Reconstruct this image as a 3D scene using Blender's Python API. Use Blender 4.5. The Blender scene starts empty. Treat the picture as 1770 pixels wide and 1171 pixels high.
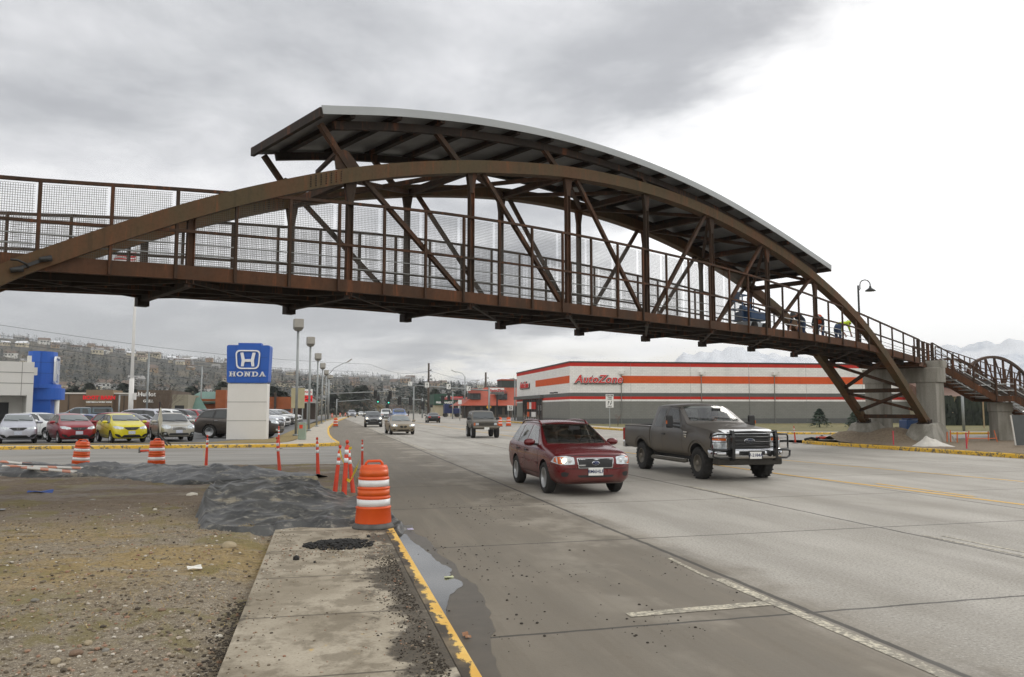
import bpy, bmesh, math, random
from math import sin, cos, pi, radians, sqrt, atan, atan2, tan, floor
from mathutils import Vector, Matrix, noise
from mathutils.bvhtree import BVHTree
from mathutils.geometry import tessellate_polygon
SC = bpy.context.scene
COL = SC.collection
random.seed(7)
V = Vector

# ------------------------------------------------------------------ camera
FPX, EYE, HZN, YAW = 1377.0, 1.78, 709.0, radians(13.3)   # focal length in photo pixels, eye height, horizon row, yaw right of the road
PITCH = atan((HZN-585.5)/FPX)
CAM = V((0, 0, EYE))
cd = bpy.data.cameras.new('camera'); cam = bpy.data.objects.new('camera', cd); COL.objects.link(cam)
cd.sensor_width = 36; cd.lens = 36*FPX/1770; cd.clip_end = 20000; cd.clip_start = .1
cam.location = CAM; cam.rotation_euler = (pi/2+PITCH, 0, -YAW)
SC.camera = cam
fwd = V((sin(YAW)*cos(PITCH), cos(YAW)*cos(PITCH), sin(PITCH)))
rgt = V((cos(YAW), -sin(YAW), 0)); upv = rgt.cross(fwd)

def ray(x, y): return fwd + rgt*((x-885)/FPX) - upv*((y-585.5)/FPX)
def gnd(x, y, z=0.0):                      # where the sight line of a photo pixel meets height z
    d = ray(x, y); return CAM + d*((z-EYE)/d.z)
def aty(x, y, Y):                          # ... meets the plane world Y
    d = ray(x, y); return CAM + d*(Y/d.y)
def onp(x, y, p0, n):                      # ... meets a given plane
    d = ray(x, y); return CAM + d*((V(p0)-CAM).dot(n)/d.dot(n))

# ------------------------------------------------------------------ sky and sun (overcast)
SUN_AZ, SUN_EL = radians(50), radians(34)   # azimuth from +Y towards +X
sdir = V((sin(SUN_AZ)*cos(SUN_EL), cos(SUN_AZ)*cos(SUN_EL), sin(SUN_EL)))
w = bpy.data.worlds.new('World'); SC.world = w; w.use_nodes = True
nt = w.node_tree; nt.nodes.clear()
def wn(t, **k):
    n = nt.nodes.new(t)
    for a, b in k.items(): setattr(n, a, b)
    return n
def wl(a, b): nt.links.new(a, b)
def wmath(op, a, b=None, c=None, clamp=False):
    n = wn('ShaderNodeMath', operation=op, use_clamp=clamp)
    for i, q in enumerate((a, b, c)):
        if q is None: continue
        if isinstance(q, (int, float)): n.inputs[i].default_value = q
        else: wl(q, n.inputs[i])
    return n.outputs[0]
def wsmooth(val, lo, hi):
    n = wn('ShaderNodeMapRange', interpolation_type='SMOOTHSTEP')
    n.inputs['From Min'].default_value = lo; n.inputs['From Max'].default_value = hi
    wl(val, n.inputs['Value']); return n.outputs[0]
def wmix(f, a, b):
    n = wn('ShaderNodeMix', data_type='RGBA')
    if isinstance(f, (int, float)): n.inputs['Factor'].default_value = f
    else: wl(f, n.inputs['Factor'])
    for q, s in ((a, n.inputs[6]), (b, n.inputs[7])):
        if isinstance(q, tuple): s.default_value = (*q, 1)
        else: wl(q, s)
    return n.outputs[2]
tc = wn('ShaderNodeTexCoord'); sx = wn('ShaderNodeSeparateXYZ'); wl(tc.outputs['Generated'], sx.inputs[0])
zc = wmath('ADD', wmath('MAXIMUM', sx.outputs[2], 0.0), 0.16)
uv = wn('ShaderNodeCombineXYZ'); wl(wmath('DIVIDE', sx.outputs[0], zc), uv.inputs[0]); wl(wmath('DIVIDE', sx.outputs[1], zc), uv.inputs[1])
uv.inputs[2].default_value = 3.7
def wnoise(scale, detail, rough, dist, off=(0, 0, 0)):
    mp = wn('ShaderNodeMapping'); mp.inputs['Location'].default_value = off; wl(uv.outputs[0], mp.inputs[0])
    n = wn('ShaderNodeTexNoise'); n.inputs['Scale'].default_value = scale; n.inputs['Detail'].default_value = detail
    n.inputs['Roughness'].default_value = rough; n.inputs['Distortion'].default_value = dist; wl(mp.outputs[0], n.inputs['Vector'])
    return n.outputs['Fac']
n1 = wnoise(.85, 10, .55, .3, (2.6, .4, 0)); n2 = wnoise(2.3, 8, .58, .3, (4, 1, 2)); n3 = wnoise(.3, 3, .5, .2, (7.3, 2.2, 5))
mixn = wmath('ADD', wmath('MULTIPLY', n1, .66), wmath('ADD', wmath('MULTIPLY', n2, .24), wmath('MULTIPLY', n3, .10)))
ramp = wn('ShaderNodeValToRGB'); wl(mixn, ramp.inputs[0]); cr = ramp.color_ramp
cr.elements[0].position = .38; cr.elements[0].color = (.47, .48, .505, 1)
cr.elements[1].position = .58; cr.elements[1].color = (.98, .98, .99, 1)
e = cr.elements.new(.44); e.color = (.54, .55, .575, 1)
e = cr.elements.new(.48); e.color = (.66, .67, .69, 1)
e = cr.elements.new(.525); e.color = (.80, .805, .825, 1)
dv = wn('ShaderNodeVectorMath', operation='DOT_PRODUCT'); wl(tc.outputs['Generated'], dv.inputs[0]); dv.inputs[1].default_value = rgt
gv = wmath('SUBTRACT', dv.outputs['Value'], wmath('MULTIPLY', sx.outputs[2], .66))
glow = wsmooth(wmath('ADD', gv, wmath('MULTIPLY', wmath('SUBTRACT', mixn, .5), 1.3)), -.17, .10)
cl = wmix(glow, ramp.outputs[0], (1.25, 1.25, 1.25))
# broken bright strip low over the hills where the cloud deck ends, towards the road's far end and right of it
az = wn('ShaderNodeVectorMath', operation='DOT_PRODUCT'); wl(tc.outputs['Generated'], az.inputs[0]); az.inputs[1].default_value = ray(1000, 640).normalized()
low = wmath('MULTIPLY', wsmooth(sx.outputs[2], .105, .04), wsmooth(az.outputs['Value'], .955, .99))
low = wmath('MULTIPLY', low, wsmooth(n2, .40, .58))
cl = wmix(wmath('MULTIPLY', low, .85), cl, (1.0, .97, .88))
# the far left low cloud is a darker, smoother grey
lf = wn('ShaderNodeVectorMath', operation='DOT_PRODUCT'); wl(tc.outputs['Generated'], lf.inputs[0]); lf.inputs[1].default_value = ray(120, 560).normalized()
cl = wmix(wmath('MULTIPLY', wmath('MULTIPLY', wsmooth(lf.outputs['Value'], .93, .99), wsmooth(sx.outputs[2], .2, .06)), .6), cl, (.52, .53, .545))
# unseen sky behind the camera, brightened to light the fronts that face it
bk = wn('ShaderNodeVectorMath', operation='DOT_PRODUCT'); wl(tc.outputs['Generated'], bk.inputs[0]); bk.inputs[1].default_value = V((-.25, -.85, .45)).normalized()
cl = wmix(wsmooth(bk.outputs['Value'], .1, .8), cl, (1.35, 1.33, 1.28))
sky = wn('ShaderNodeTexSky', sky_type='NISHITA', sun_disc=False, sun_elevation=SUN_EL, sun_rotation=SUN_AZ)
b1 = wn('ShaderNodeBackground'); wl(sky.outputs[0], b1.inputs[0]); b1.inputs[1].default_value = .1
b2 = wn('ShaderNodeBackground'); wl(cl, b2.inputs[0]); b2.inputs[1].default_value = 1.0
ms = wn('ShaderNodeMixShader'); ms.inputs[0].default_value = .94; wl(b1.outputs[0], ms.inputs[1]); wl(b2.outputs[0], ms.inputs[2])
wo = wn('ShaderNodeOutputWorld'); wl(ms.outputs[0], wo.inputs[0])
sl = bpy.data.lights.new('sun', 'SUN'); sl.energy = .9; sl.angle = radians(24); sl.color = (1, .96, .9)
so = bpy.data.objects.new('sun', sl); COL.objects.link(so); so.rotation_euler = sdir.to_track_quat('Z', 'Y').to_euler()
SC.view_settings.view_transform = 'Standard'; SC.view_settings.look = 'None'; SC.view_settings.exposure = 0; SC.view_settings.gamma = 1

# ------------------------------------------------------------------ helpers
def lin(r, g, b):
    f = lambda c: (c/255/12.92 if c <= 10.31 else ((c/255+.055)/1.055)**2.4)
    return (f(r), f(g), f(b))
class NT:                                  # small node-building helper for a material
    def __init__(s, name):
        s.m = bpy.data.materials.new(name); s.m.use_nodes = True; s.t = s.m.node_tree
        s.b = s.t.nodes['Principled BSDF']; s.co = None
    def n(s, t, **k):
        q = s.t.nodes.new(t)
        for a, b in k.items(): setattr(q, a, b)
        return q
    def l(s, a, b): s.t.links.new(a, b)
    def pos(s, world=False):
        if world: return s.n('ShaderNodeNewGeometry').outputs['Position']
        if not s.co: s.co = s.n('ShaderNodeTexCoord').outputs['Object']
        return s.co
    def sep(s, world=False):
        q = s.n('ShaderNodeSeparateXYZ'); s.l(s.pos(world), q.inputs[0]); return q.outputs
    def mth(s, op, a, b=None, c=None, clamp=False):
        q = s.n('ShaderNodeMath', operation=op, use_clamp=clamp)
        for i, x in enumerate((a, b, c)):
            if x is None: continue
            if isinstance(x, (int, float)): q.inputs[i].default_value = x
            else: s.l(x, q.inputs[i])
        return q.outputs[0]
    def sm(s, v, lo, hi):
        q = s.n('ShaderNodeMapRange', interpolation_type='SMOOTHSTEP'); q.inputs['From Min'].default_value = lo; q.inputs['From Max'].default_value = hi
        s.l(v, q.inputs['Value']); return q.outputs[0]
    def noise(s, scale, detail=4, rough=.55, stretch=None, world=False, dist=0):
        q = s.n('ShaderNodeTexNoise'); q.inputs['Scale'].default_value = scale; q.inputs['Detail'].default_value = detail
        q.inputs['Roughness'].default_value = rough; q.inputs['Distortion'].default_value = dist
        p = s.pos(world)
        if stretch:
            mp = s.n('ShaderNodeMapping'); mp.inputs['Scale'].default_value = stretch; s.l(p, mp.inputs[0]); p = mp.outputs[0]
        s.l(p, q.inputs['Vector']); return q.outputs['Fac']
    def mix(s, f, a, b, blend='MIX'):
        q = s.n('ShaderNodeMix', data_type='RGBA', blend_type=blend)
        if isinstance(f, (int, float)): q.inputs['Factor'].default_value = f
        else: s.l(f, q.inputs['Factor'])
        for x, k in ((a, q.inputs[6]), (b, q.inputs[7])):
            if isinstance(x, tuple): k.default_value = (*x, 1)
            else: s.l(x, k)
        return q.outputs[2]
    def col(s, c):
        if isinstance(c, tuple): s.b.inputs['Base Color'].default_value = (*c, 1)
        else: s.l(c, s.b.inputs['Base Color'])
    def set(s, rough=None, metal=None, coat=None, ior=None, emit=None, es=1):
        if rough is not None:
            if isinstance(rough, (int, float)): s.b.inputs['Roughness'].default_value = rough
            else: s.l(rough, s.b.inputs['Roughness'])
        if metal is not None: s.b.inputs['Metallic'].default_value = metal
        if coat is not None: s.b.inputs['Coat Weight'].default_value = coat; s.b.inputs['Coat Roughness'].default_value = .06
        if ior is not None: s.b.inputs['IOR'].default_value = ior
        if emit is not None: s.b.inputs['Emission Color'].default_value = (*emit, 1); s.b.inputs['Emission Strength'].default_value = es
        return s.m
    def bump(s, h, strength=.4, dist=.02):
        q = s.n('ShaderNodeBump'); q.inputs['Strength'].default_value = strength; q.inputs['Distance'].default_value = dist
        s.l(h, q.inputs['Height']); s.l(q.outputs[0], s.b.inputs['Normal'])
def sc3(c, k): return tuple(min(1, x*k) for x in c)
def mat(name, c, rough=.7, metal=0, var=.18, scale=3, bump=0, bscale=30, coat=None, c2=None, emit=None, es=1, stretch=None, ior=None):
    t = NT(name)
    if var or c2:
        f = t.sm(t.noise(scale, 6, .6, stretch), .3, .7)
        t.col(t.mix(f, sc3(c, 1-var), c2 if c2 else sc3(c, 1+var)))
    else: t.col(c)
    if bump: t.bump(t.noise(bscale, 5, .6), bump, .02)
    return t.set(rough, metal, coat, ior, emit, es)

class MB:                                  # collects shapes, then links them as ONE mesh object
    def __init__(s): s.v = []; s.f = []; s.mi = []; s.sm = []; s.M = Matrix(); s.cur = 0
    def add(s, vs, fs, smooth=False):
        o = len(s.v); s.v += [s.M @ V(p) for p in vs]
        for f in fs: s.f.append([o+i for i in f]); s.mi.append(s.cur); s.sm.append(smooth)
    def box2(s, x0, x1, y0, y1, z0, z1):
        s.add([(x0, y0, z0), (x1, y0, z0), (x1, y1, z0), (x0, y1, z0), (x0, y0, z1), (x1, y0, z1), (x1, y1, z1), (x0, y1, z1)],
              [(3, 2, 1, 0), (4, 5, 6, 7), (0, 1, 5, 4), (1, 2, 6, 5), (2, 3, 7, 6), (3, 0, 4, 7)])
    def box(s, c, d): s.box2(c[0]-d[0]/2, c[0]+d[0]/2, c[1]-d[1]/2, c[1]+d[1]/2, c[2]-d[2]/2, c[2]+d[2]/2)
    def bar(s, p, q, w_, h=None, up=(0, 0, 1)):
        p = V(p); q = V(q); h = w_ if h is None else h; d = (q-p).normalized(); u = V(up)
        if abs(d.dot(u.normalized())) > .98: u = V((1, 0, 0)) if abs(d.x) < .9 else V((0, 1, 0))
        a = d.cross(u).normalized(); b = a.cross(d).normalized(); a = a*w_/2; b = b*h/2
        s.add([p-a-b, p+a-b, p+a+b, p-a+b, q-a-b, q+a-b, q+a+b, q-a+b], [(3, 2, 1, 0), (4, 5, 6, 7), (0, 1, 5, 4), (1, 2, 6, 5), (2, 3, 7, 6), (3, 0, 4, 7)])
    def sweep(s, pts, w_, h, side):        # rectangular section swept along a polyline; 'side' is the fixed width axis
        pts = [V(p) for p in pts]; sd = V(side).normalized(); vs = []; fs = []
        for i, p in enumerate(pts):
            d = (pts[min(i+1, len(pts)-1)]-pts[max(i-1, 0)]).normalized(); n = sd.cross(d).normalized()
            if n.z < 0: n = -n
            a = sd*w_/2; b = n*h/2; vs += [p-a-b, p+a-b, p+a+b, p-a+b]
        for i in range(len(pts)-1):
            o = i*4
            for k in range(4): fs.append((o+k, o+(k+1) % 4, o+4+(k+1) % 4, o+4+k))
        fs += [(3, 2, 1, 0), tuple(len(vs)-4+k for k in range(4))]
        s.add(vs, fs)
    def tube(s, pts, r, seg=8, closed=False):
        pts = [V(p) for p in pts]; n = len(pts); vs = []; fs = []; u = None
        for i, p in enumerate(pts):
            if closed: d = pts[(i+1) % n]-pts[i-1]
            else: d = pts[min(i+1, n-1)]-pts[max(i-1, 0)]
            d = d.normalized() if d.length > 1e-9 else V((0, 0, 1))
            if u is None: u = d.orthogonal().normalized()
            u = (u-d*u.dot(d)); u = u.normalized() if u.length > 1e-6 else d.orthogonal().normalized()
            w2 = d.cross(u); rr = r[i] if isinstance(r, (list, tuple)) else r
            for k in range(seg): a = 2*pi*k/seg; vs.append(p+(u*cos(a)+w2*sin(a))*rr)
        for i in range(n if closed else n-1):
            o = i*seg; o2 = ((i+1) % n)*seg
            for k in range(seg): fs.append((o+k, o+(k+1) % seg, o2+(k+1) % seg, o2+k))
        if not closed: fs += [tuple(range(seg-1, -1, -1)), tuple((n-1)*seg+k for k in range(seg))]
        s.add(vs, fs, seg > 5)
    def lathe(s, prof, seg=16, c=(0, 0, 0), axis='z', smooth=True):
        vs = []; fs = []; c = V(c)
        for r, z in prof:
            for k in range(seg):
                a = 2*pi*k/seg
                p = (r*cos(a), r*sin(a), z) if axis == 'z' else ((r*cos(a), z, r*sin(a)) if axis == 'y' else (z, r*cos(a), r*sin(a)))
                vs.append(c+V(p))
        for i in range(len(prof)-1):
            for k in range(seg): fs.append((i*seg+k, i*seg+(k+1) % seg, (i+1)*seg+(k+1) % seg, (i+1)*seg+k))
        if prof[0][0] > 1e-4: fs.append(tuple(range(seg-1, -1, -1)))
        if prof[-1][0] > 1e-4: fs.append(tuple((len(prof)-1)*seg+k for k in range(seg)))
        s.add(vs, fs, smooth)
    def ext(s, poly, vec):                 # a flat 3-D outline given thickness
        poly = [V(p) for p in poly]; n = len(poly); vec = V(vec); vs = poly+[p+vec for p in poly]
        tr = tessellate_polygon([poly]); fs = [tuple(t) for t in tr]+[tuple(i+n for i in reversed(t)) for t in tr]
        fs += [(i, (i+1) % n, n+(i+1) % n, n+i) for i in range(n)]
        s.add(vs, fs)
    def sheet(s, poly, z=None):
        poly = [V((p[0], p[1], p[2] if z is None else z)) for p in poly]
        tr = tessellate_polygon([poly]); fs = []
        for t in tr:
            a, b, c = (poly[i] for i in t)
            fs.append(tuple(t) if (b-a).cross(c-a).z > 0 else tuple(reversed(t)))
        s.add(poly, fs)
    def grid(s, nx, ny, fn, smooth=True):
        vs = [fn(i/nx, j/ny) for j in range(ny+1) for i in range(nx+1)]
        keep = [p is not None for p in vs]; vs = [p if p is not None else (0, 0, 0) for p in vs]; fs = []
        for j in range(ny):
            for i in range(nx):
                q = (j*(nx+1)+i, j*(nx+1)+i+1, (j+1)*(nx+1)+i+1, (j+1)*(nx+1)+i)
                if all(keep[k] for k in q): fs.append(q)
        s.add(vs, fs, smooth)
    def build(s, name, mats, parent=None, bevel=0, recalc=False):
        me = bpy.data.meshes.new(name); me.from_pydata([tuple(p) for p in s.v], [], s.f)
        for m in (mats if isinstance(mats, (list, tuple)) else [mats]): me.materials.append(m)
        me.polygons.foreach_set('material_index', s.mi); me.polygons.foreach_set('use_smooth', s.sm)
        if recalc:
            bm = bmesh.new(); bm.from_mesh(me); bmesh.ops.recalc_face_normals(bm, faces=bm.faces); bm.to_mesh(me); bm.free()
        me.update()
        return link(name, me, parent, bevel)
def link(name, me, parent=None, bevel=0):
    o = bpy.data.objects.new(name, me); COL.objects.link(o)
    if parent: o.parent = parent
    if bevel:
        b = o.modifiers.new('bevel', 'BEVEL'); b.width = bevel; b.segments = 2; b.limit_method = 'ANGLE'; b.angle_limit = radians(40)
    return o
def tag(o, label=None, cat=None, group=None, kind=None):
    if label: o['label'] = label
    if cat: o['category'] = cat
    if group: o['group'] = group
    if kind: o['kind'] = kind
    return o
def thing(name, label, cat, loc=(0, 0, 0), rz=0, group=None):
    o = bpy.data.objects.new(name, None); COL.objects.link(o); o.empty_display_size = .2
    o.location = loc; o.rotation_euler = (0, 0, rz)
    return tag(o, label, cat, group)
def struct(name, mb, m): return tag(mb.build(name, m), kind='structure')
KIDS = {}
def copy_tree(o, parent=None):
    c = o.copy(); COL.objects.link(c)
    if parent: c.parent = parent
    for ch in list(o.children): copy_tree(ch, c)
    return c
def dup(o, label, loc, rz=0, group=None, s=None):
    c = copy_tree(o); c['label'] = label; c.location = loc; c.rotation_euler = (0, 0, rz)
    if group: c['group'] = group
    if s: c.scale = (s, s, s)
    return c
def text_mesh(s, size, m, parent=None, name='lettering', loc=(0, 0, 0), rot=(pi/2, 0, 0), ext=.01, off=0, shear=0, sp=1.0, align='CENTER', ysc=1.0):
    cu = bpy.data.curves.new('t', 'FONT'); cu.body = s; cu.size = size; cu.extrude = ext; cu.offset = off; cu.shear = shear; cu.space_character = sp
    cu.align_x = align; cu.align_y = 'CENTER'; cu.resolution_u = 3
    t = bpy.data.objects.new('t', cu); COL.objects.link(t)
    me = bpy.data.meshes.new_from_object(t.evaluated_get(bpy.context.evaluated_depsgraph_get()))
    bpy.data.objects.remove(t); bpy.data.curves.remove(cu)
    if ysc != 1: me.transform(Matrix.Diagonal((1, ysc, 1, 1)))
    me.materials.clear(); me.materials.append(m)
    o = link(name, me, parent); o.location = loc; o.rotation_euler = rot
    return o
def fbm(x, y, z=0, oct_=4, lac=2.1, g=.5):
    a = 1; s = 0; n = 0
    for i in range(oct_): s += a*noise.noise(V((x, y, z+i*7.3))); n += a; a *= g; x *= lac; y *= lac
    return s/n
def ridge(x, y, z=0, oct_=3):
    a = 1; s = 0; n = 0
    for i in range(oct_): s += a*(1-abs(noise.noise(V((x, y, z+i*5.1))))*2); n += a; a *= .5; x *= 2; y *= 2
    return s/n
def lerp(a, b, t): return a+(b-a)*t
def sstep(a, b, x): t = min(1, max(0, (x-a)/(b-a))); return t*t*(3-2*t)
def tab(table, x):                         # smooth (monotone enough) interpolation in a table of (x, y)
    if x <= table[0][0]: return table[0][1]
    if x >= table[-1][0]: return table[-1][1]
    for i in range(len(table)-1):
        if table[i][0] <= x <= table[i+1][0]:
            x0, y0 = table[i]; x1, y1 = table[i+1]; t = (x-x0)/(x1-x0)
            ya = table[i-1] if i else (2*x0-x1, 2*y0-y1); yb = table[i+2] if i+2 < len(table) else (2*x1-x0, 2*y1-y0)
            m0 = (y1-ya[1])/(x1-ya[0])*(x1-x0); m1 = (yb[1]-y0)/(yb[0]-x0)*(x1-x0)
            return (2*t**3-3*t*t+1)*y0+(t**3-2*t*t+t)*m0+(-2*t**3+3*t*t)*y1+(t**3-t*t)*m1
# ================================================================== SETTING: ground, road, kerbs, dirt
# ---- concrete highway running along +Y
t = NT('road_concrete'); X, Y, Z = t.sep(True)
f1 = t.noise(.5, 6, .6, (1, .25, 1), True); f2 = t.noise(34, 4, .8, None, True); f3 = t.noise(9, 5, .65, None, True)
base = t.mix(t.sm(f1, .3, .7), lin(148, 143, 134), lin(180, 175, 166))
base = t.mix(t.sm(f2, .40, .75), base, lin(150, 146, 138))
base = t.mix(t.mth('MULTIPLY', t.sm(f2, .53, .64), .6), base, lin(98, 94, 88)); base = t.mix(t.mth('MULTIPLY', t.sm(f2, .46, .36), .5), base, lin(206, 201, 192))
def band(x0, wd):                          # darker wheel or oil band along the lane
    return t.sm(t.mth('ABSOLUTE', t.mth('SUBTRACT', X, x0)), wd, wd*.2)
bands = t.mth('ADD', t.mth('ADD', band(5.4, .5), band(7.2, .5)), t.mth('ADD', t.mth('ADD', band(9.6, .5), band(11.2, .5)), band(8.05, .35)))
f4 = t.noise(.9, 4, .6, (1, .12, 1), True)
base = t.mix(t.mth('MULTIPLY', t.mth('MULTIPLY', bands, .33), t.sm(f4, .35, .65)), base, lin(118, 112, 102))
f5 = t.noise(.22, 6, .62, (1, .5, 1), True, .5); base = t.mix(t.mth('MULTIPLY', t.sm(f5, .50, .68), .4), base, lin(128, 122, 111))
f6 = t.noise(2.6, 5, .7, (1, .5, 1), True, 1.0); base = t.mix(t.mth('MULTIPLY', t.sm(f6, .60, .74), .35), base, lin(146, 139, 126))
sp_ = t.sm(t.noise(1.7, 3, .6, None, True), .70, .76); base = t.mix(t.mth('MULTIPLY', sp_, .5), base, lin(92, 86, 78))
# muddy shoulder left of the longitudinal joint at x = 4.2
fe = t.noise(.8, 6, .65, None, True); fg = t.noise(2.2, 5, .6, (1, .3, 1), True)
edge = t.mth('ADD', X, t.mth('MULTIPLY', t.mth('SUBTRACT', fe, .5), 1.5))
mud = t.mix(t.sm(fg, .3, .7), lin(80, 77, 70), lin(111, 106, 98))
mud = t.mix(t.sm(f3, .5, .8), mud, lin(86, 80, 71))
mud = t.mix(t.mth('MULTIPLY', t.sm(t.mth('ADD', t.mth('MULTIPLY', f2, .5), t.mth('MULTIPLY', f3, .5)), .60, .66), .7), mud, lin(52, 48, 43))
dk = t.noise(1.1, 5, .65, (2.2, .10, 1), True, .3); mud = t.mix(t.mth('MULTIPLY', t.sm(dk, .50, .64), .45), mud, lin(66, 61, 53)); mud = t.mix(t.mth('MULTIPLY', t.sm(dk, .46, .34), .35), mud, lin(136, 128, 114))
patch = t.sm(t.noise(.62, 5, .6, (1, .7, 1), True), .49, .63)
mud = t.mix(t.mth('MULTIPLY', t.mth('MULTIPLY', patch, .75), t.sm(X, 2.0, 3.4)), mud, lin(172, 166, 154))
stk = t.noise(1.6, 5, .65, (1.6, .16, 1), True); shf = t.sm(t.mth('ADD', edge, t.mth('MULTIPLY', t.mth('SUBTRACT', stk, .5), 1.6)), 4.75, 3.85)
col = t.mix(shf, base, mud)
# brown spill just right of the joint
col = t.mix(t.mth('MULTIPLY', t.sm(t.mth('ADD', edge, t.mth('MULTIPLY', f3, .5)), 5.3, 4.3), .5), col, lin(128, 118, 102))
# tyre-dragged mud from the side street, Y 22..40
drag = t.mth('MULTIPLY', t.sm(t.noise(.55, 5, .6, (.45, 1.4, 1), True, .6), .5, .66), t.mth('MULTIPLY', t.sm(X, 8.5, 3), t.mth('MULTIPLY', t.sm(Y, 14, 22), t.sm(Y, 60, 40))))
col = t.mix(t.mth('MULTIPLY', drag, .7), col, lin(112, 105, 94))
# joints
wob = t.mth('MULTIPLY', t.mth('SUBTRACT', t.noise(3, 3, .6, None, True), .5), .05)
def jl(c, x0, wd): return t.sm(t.mth('ABSOLUTE', t.mth('SUBTRACT', t.mth('ADD', c, wob), x0)), wd, wd*.5)
js = jl(X, 4.24, .045)
for x0, wd in ((8.28, .04), (12.35, .035), (16.6, .03), (20.7, .03)): js = t.mth('MAXIMUM', js, jl(X, x0, wd))
ym = t.mth('FRACT', t.mth('DIVIDE', t.mth('ADD', t.mth('SUBTRACT', Y, t.mth('MULTIPLY', X, .04)), -5.25), 4.15))
js = t.mth('MAXIMUM', js, jl(t.mth('MULTIPLY', ym, 4.15), 1.0, .028))
col = t.mix(t.mth('MULTIPLY', js, .8), col, lin(48, 46, 43))
t.col(col); t.bump(f2, .5, .008)
ROADM = t.set(t.mth('ADD', .72, t.mth('MULTIPLY', t.sm(fg, .35, .6), .12)))
# ---- asphalt of the side streets and lots
t = NT('asphalt'); X, Y, Z = t.sep(True)
f1 = t.noise(.6, 6, .6, (.35, 1.5, 1), True); f2 = t.noise(40, 4, .7, None, True)
c = t.mix(t.sm(f1, .3, .7), lin(128, 126, 121), lin(154, 151, 145)); c = t.mix(t.mth('MULTIPLY', t.sm(f2, .4, .7), .5), c, lin(104, 101, 96))
st = t.sm(t.noise(.35, 4, .6, (.3, 2.2, 1), True, .5), .5, .7)
c = t.mix(t.mth('MULTIPLY', st, .55), c, lin(108, 100, 88))
t.col(c); t.bump(f2, .3, .006); ASPH = t.set(.8)
GROUNDM = mat('far_ground', lin(120, 112, 98), .9, 0, .2, .05, c2=lin(142, 134, 118))
LOTM = mat('lot_asphalt', lin(104, 104, 104), .75, 0, .18, .4)
WALKM = mat('sidewalk_concrete_far', lin(176, 168, 154), .85, 0, .12, 1.5, .2, 60)
DRYG = NT('dry_lawn'); fgz = DRYG.noise(1.2, 6, .65, None, True); DRYG.col(DRYG.mix(DRYG.sm(fgz, .3, .7), lin(136, 116, 72), lin(150, 134, 90))); DRYG.bump(DRYG.noise(30, 5, .7, None, True), .8, .05); DRYG = DRYG.set(.95)
t = NT('kerb_paint_yellow'); X, Y, Z = t.sep(True)
fk = t.noise(7, 5, .7, None, True); fk2 = t.noise(1.1, 4, .6, None, True)
c = t.mix(t.sm(fk2, .3, .7), lin(226, 178, 52), lin(238, 196, 82))
c = t.mix(t.sm(t.mth('ADD', fk, t.mth('MULTIPLY', fk2, .35)), .68, .76), c, lin(120, 108, 88)); t.col(c); KERBM = t.set(.75)

mb = MB(); R = 9000; N = 48
mb.add([(0, 0, -.35)]+[(R*cos(2*pi*k/N), R*sin(2*pi*k/N), -.35) for k in range(N)], [(0, 1+k, 1+(k+1) % N) for k in range(N)])
struct('ground', mb, GROUNDM)
# left kerb line of the highway beyond the side street (bows left, then follows the bend)
KL = [(1.0, -12), (1.0, 24.5)]
KF = [(.82, 42.3), (.62, 48), (.5, 56), (.52, 66), (.62, 78), (1.25, 100), (2.05, 122), (6, 200), (16, 330), (34, 480)]
RL = [(x, y) for x, y in KF]; RR = [(25, 24.5), (25, 62), (25.2, 92), (27, 140), (31, 200), (41, 330), (60, 480)]
mb = MB()
left = [(.3, -14), (.3, 19.98), (1.0, 20), (1.0, 40.8)]+RL; right = [(25.15, -14), (25.15, 24.5), (25.15, 43)]+RR[1:]
mb.sheet(left+right[::-1], 0.0)
struct('highway', mb, ROADM)
mb = MB(); mb.sheet([(-75, 20), (1.0, 20), (1.0, 40.8), (-1, 39.95), (-20, 40.6), (-75, 42.4)], 0.0); struct('side_street', mb, ASPH)
mb = MB(); mb.sheet([(25.15, 43), (60, 36), (130, 30), (130, 41), (60, 47), (37, 51), (29, 54.5), (25.3, 62.5)], 0.0); struct('cross_street', mb, ASPH)
# dealer lot
mb = MB(); mb.sheet([(-80, 46), (-1.9, 43.6), (-2.2, 60), (-1.9, 90), (-1.1, 122), (1.6, 170), (2, 230), (-120, 230)], .10); struct('parking_lot', mb, LOTM)

def kerb(name, line, m, wd=.16, top=.15, side=1):
    mb = MB(); n = len(line); vs = []; fs = []
    for i, p in enumerate(line):
        a = V(line[max(i-1, 0)]); b = V(line[min(i+1, n-1)]); d = (b-a).normalized(); nn = V((-d.y, d.x))*side
        p = V(p); q = p+nn*wd
        vs += [(p.x, p.y, -.1), (p.x, p.y, top-.03), (p.x+nn.x*.025, p.y+nn.y*.025, top), (q.x, q.y, top)]
    for i in range(n-1):
        for k in range(3): fs.append((i*4+k, i*4+k+1, i*4+5+k, i*4+4+k))
    fs += [(0, 1, 2, 3), ((n-1)*4+3, (n-1)*4+2, (n-1)*4+1, (n-1)*4)]
    mb.add(vs, fs); o = mb.build(name, m, recalc=True); return tag(o, kind='structure')
def resamp(line, step):
    out = []
    for a, b in zip(line, line[1:]):
        n = max(1, int((V(b)-V(a)).length/step)); out += [tuple(V(a).lerp(V(b), k/n)) for k in range(n)]
    return out+[line[-1]]
# dealer corner: kerb along the side street, rounded corner, then along the highway
corner = [(-75, 42.5), (-20, 40.72), (-8, 40.12), (-2.2, 39.95), (-.9, 40.1), (.1, 40.6), (.7, 41.4), (.86, 42.3)]
kerb('kerb', resamp(corner, 1.5), KERBM)
kerb('kerb', [(.86, 42.3)]+KF[1:], KERBM)
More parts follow.
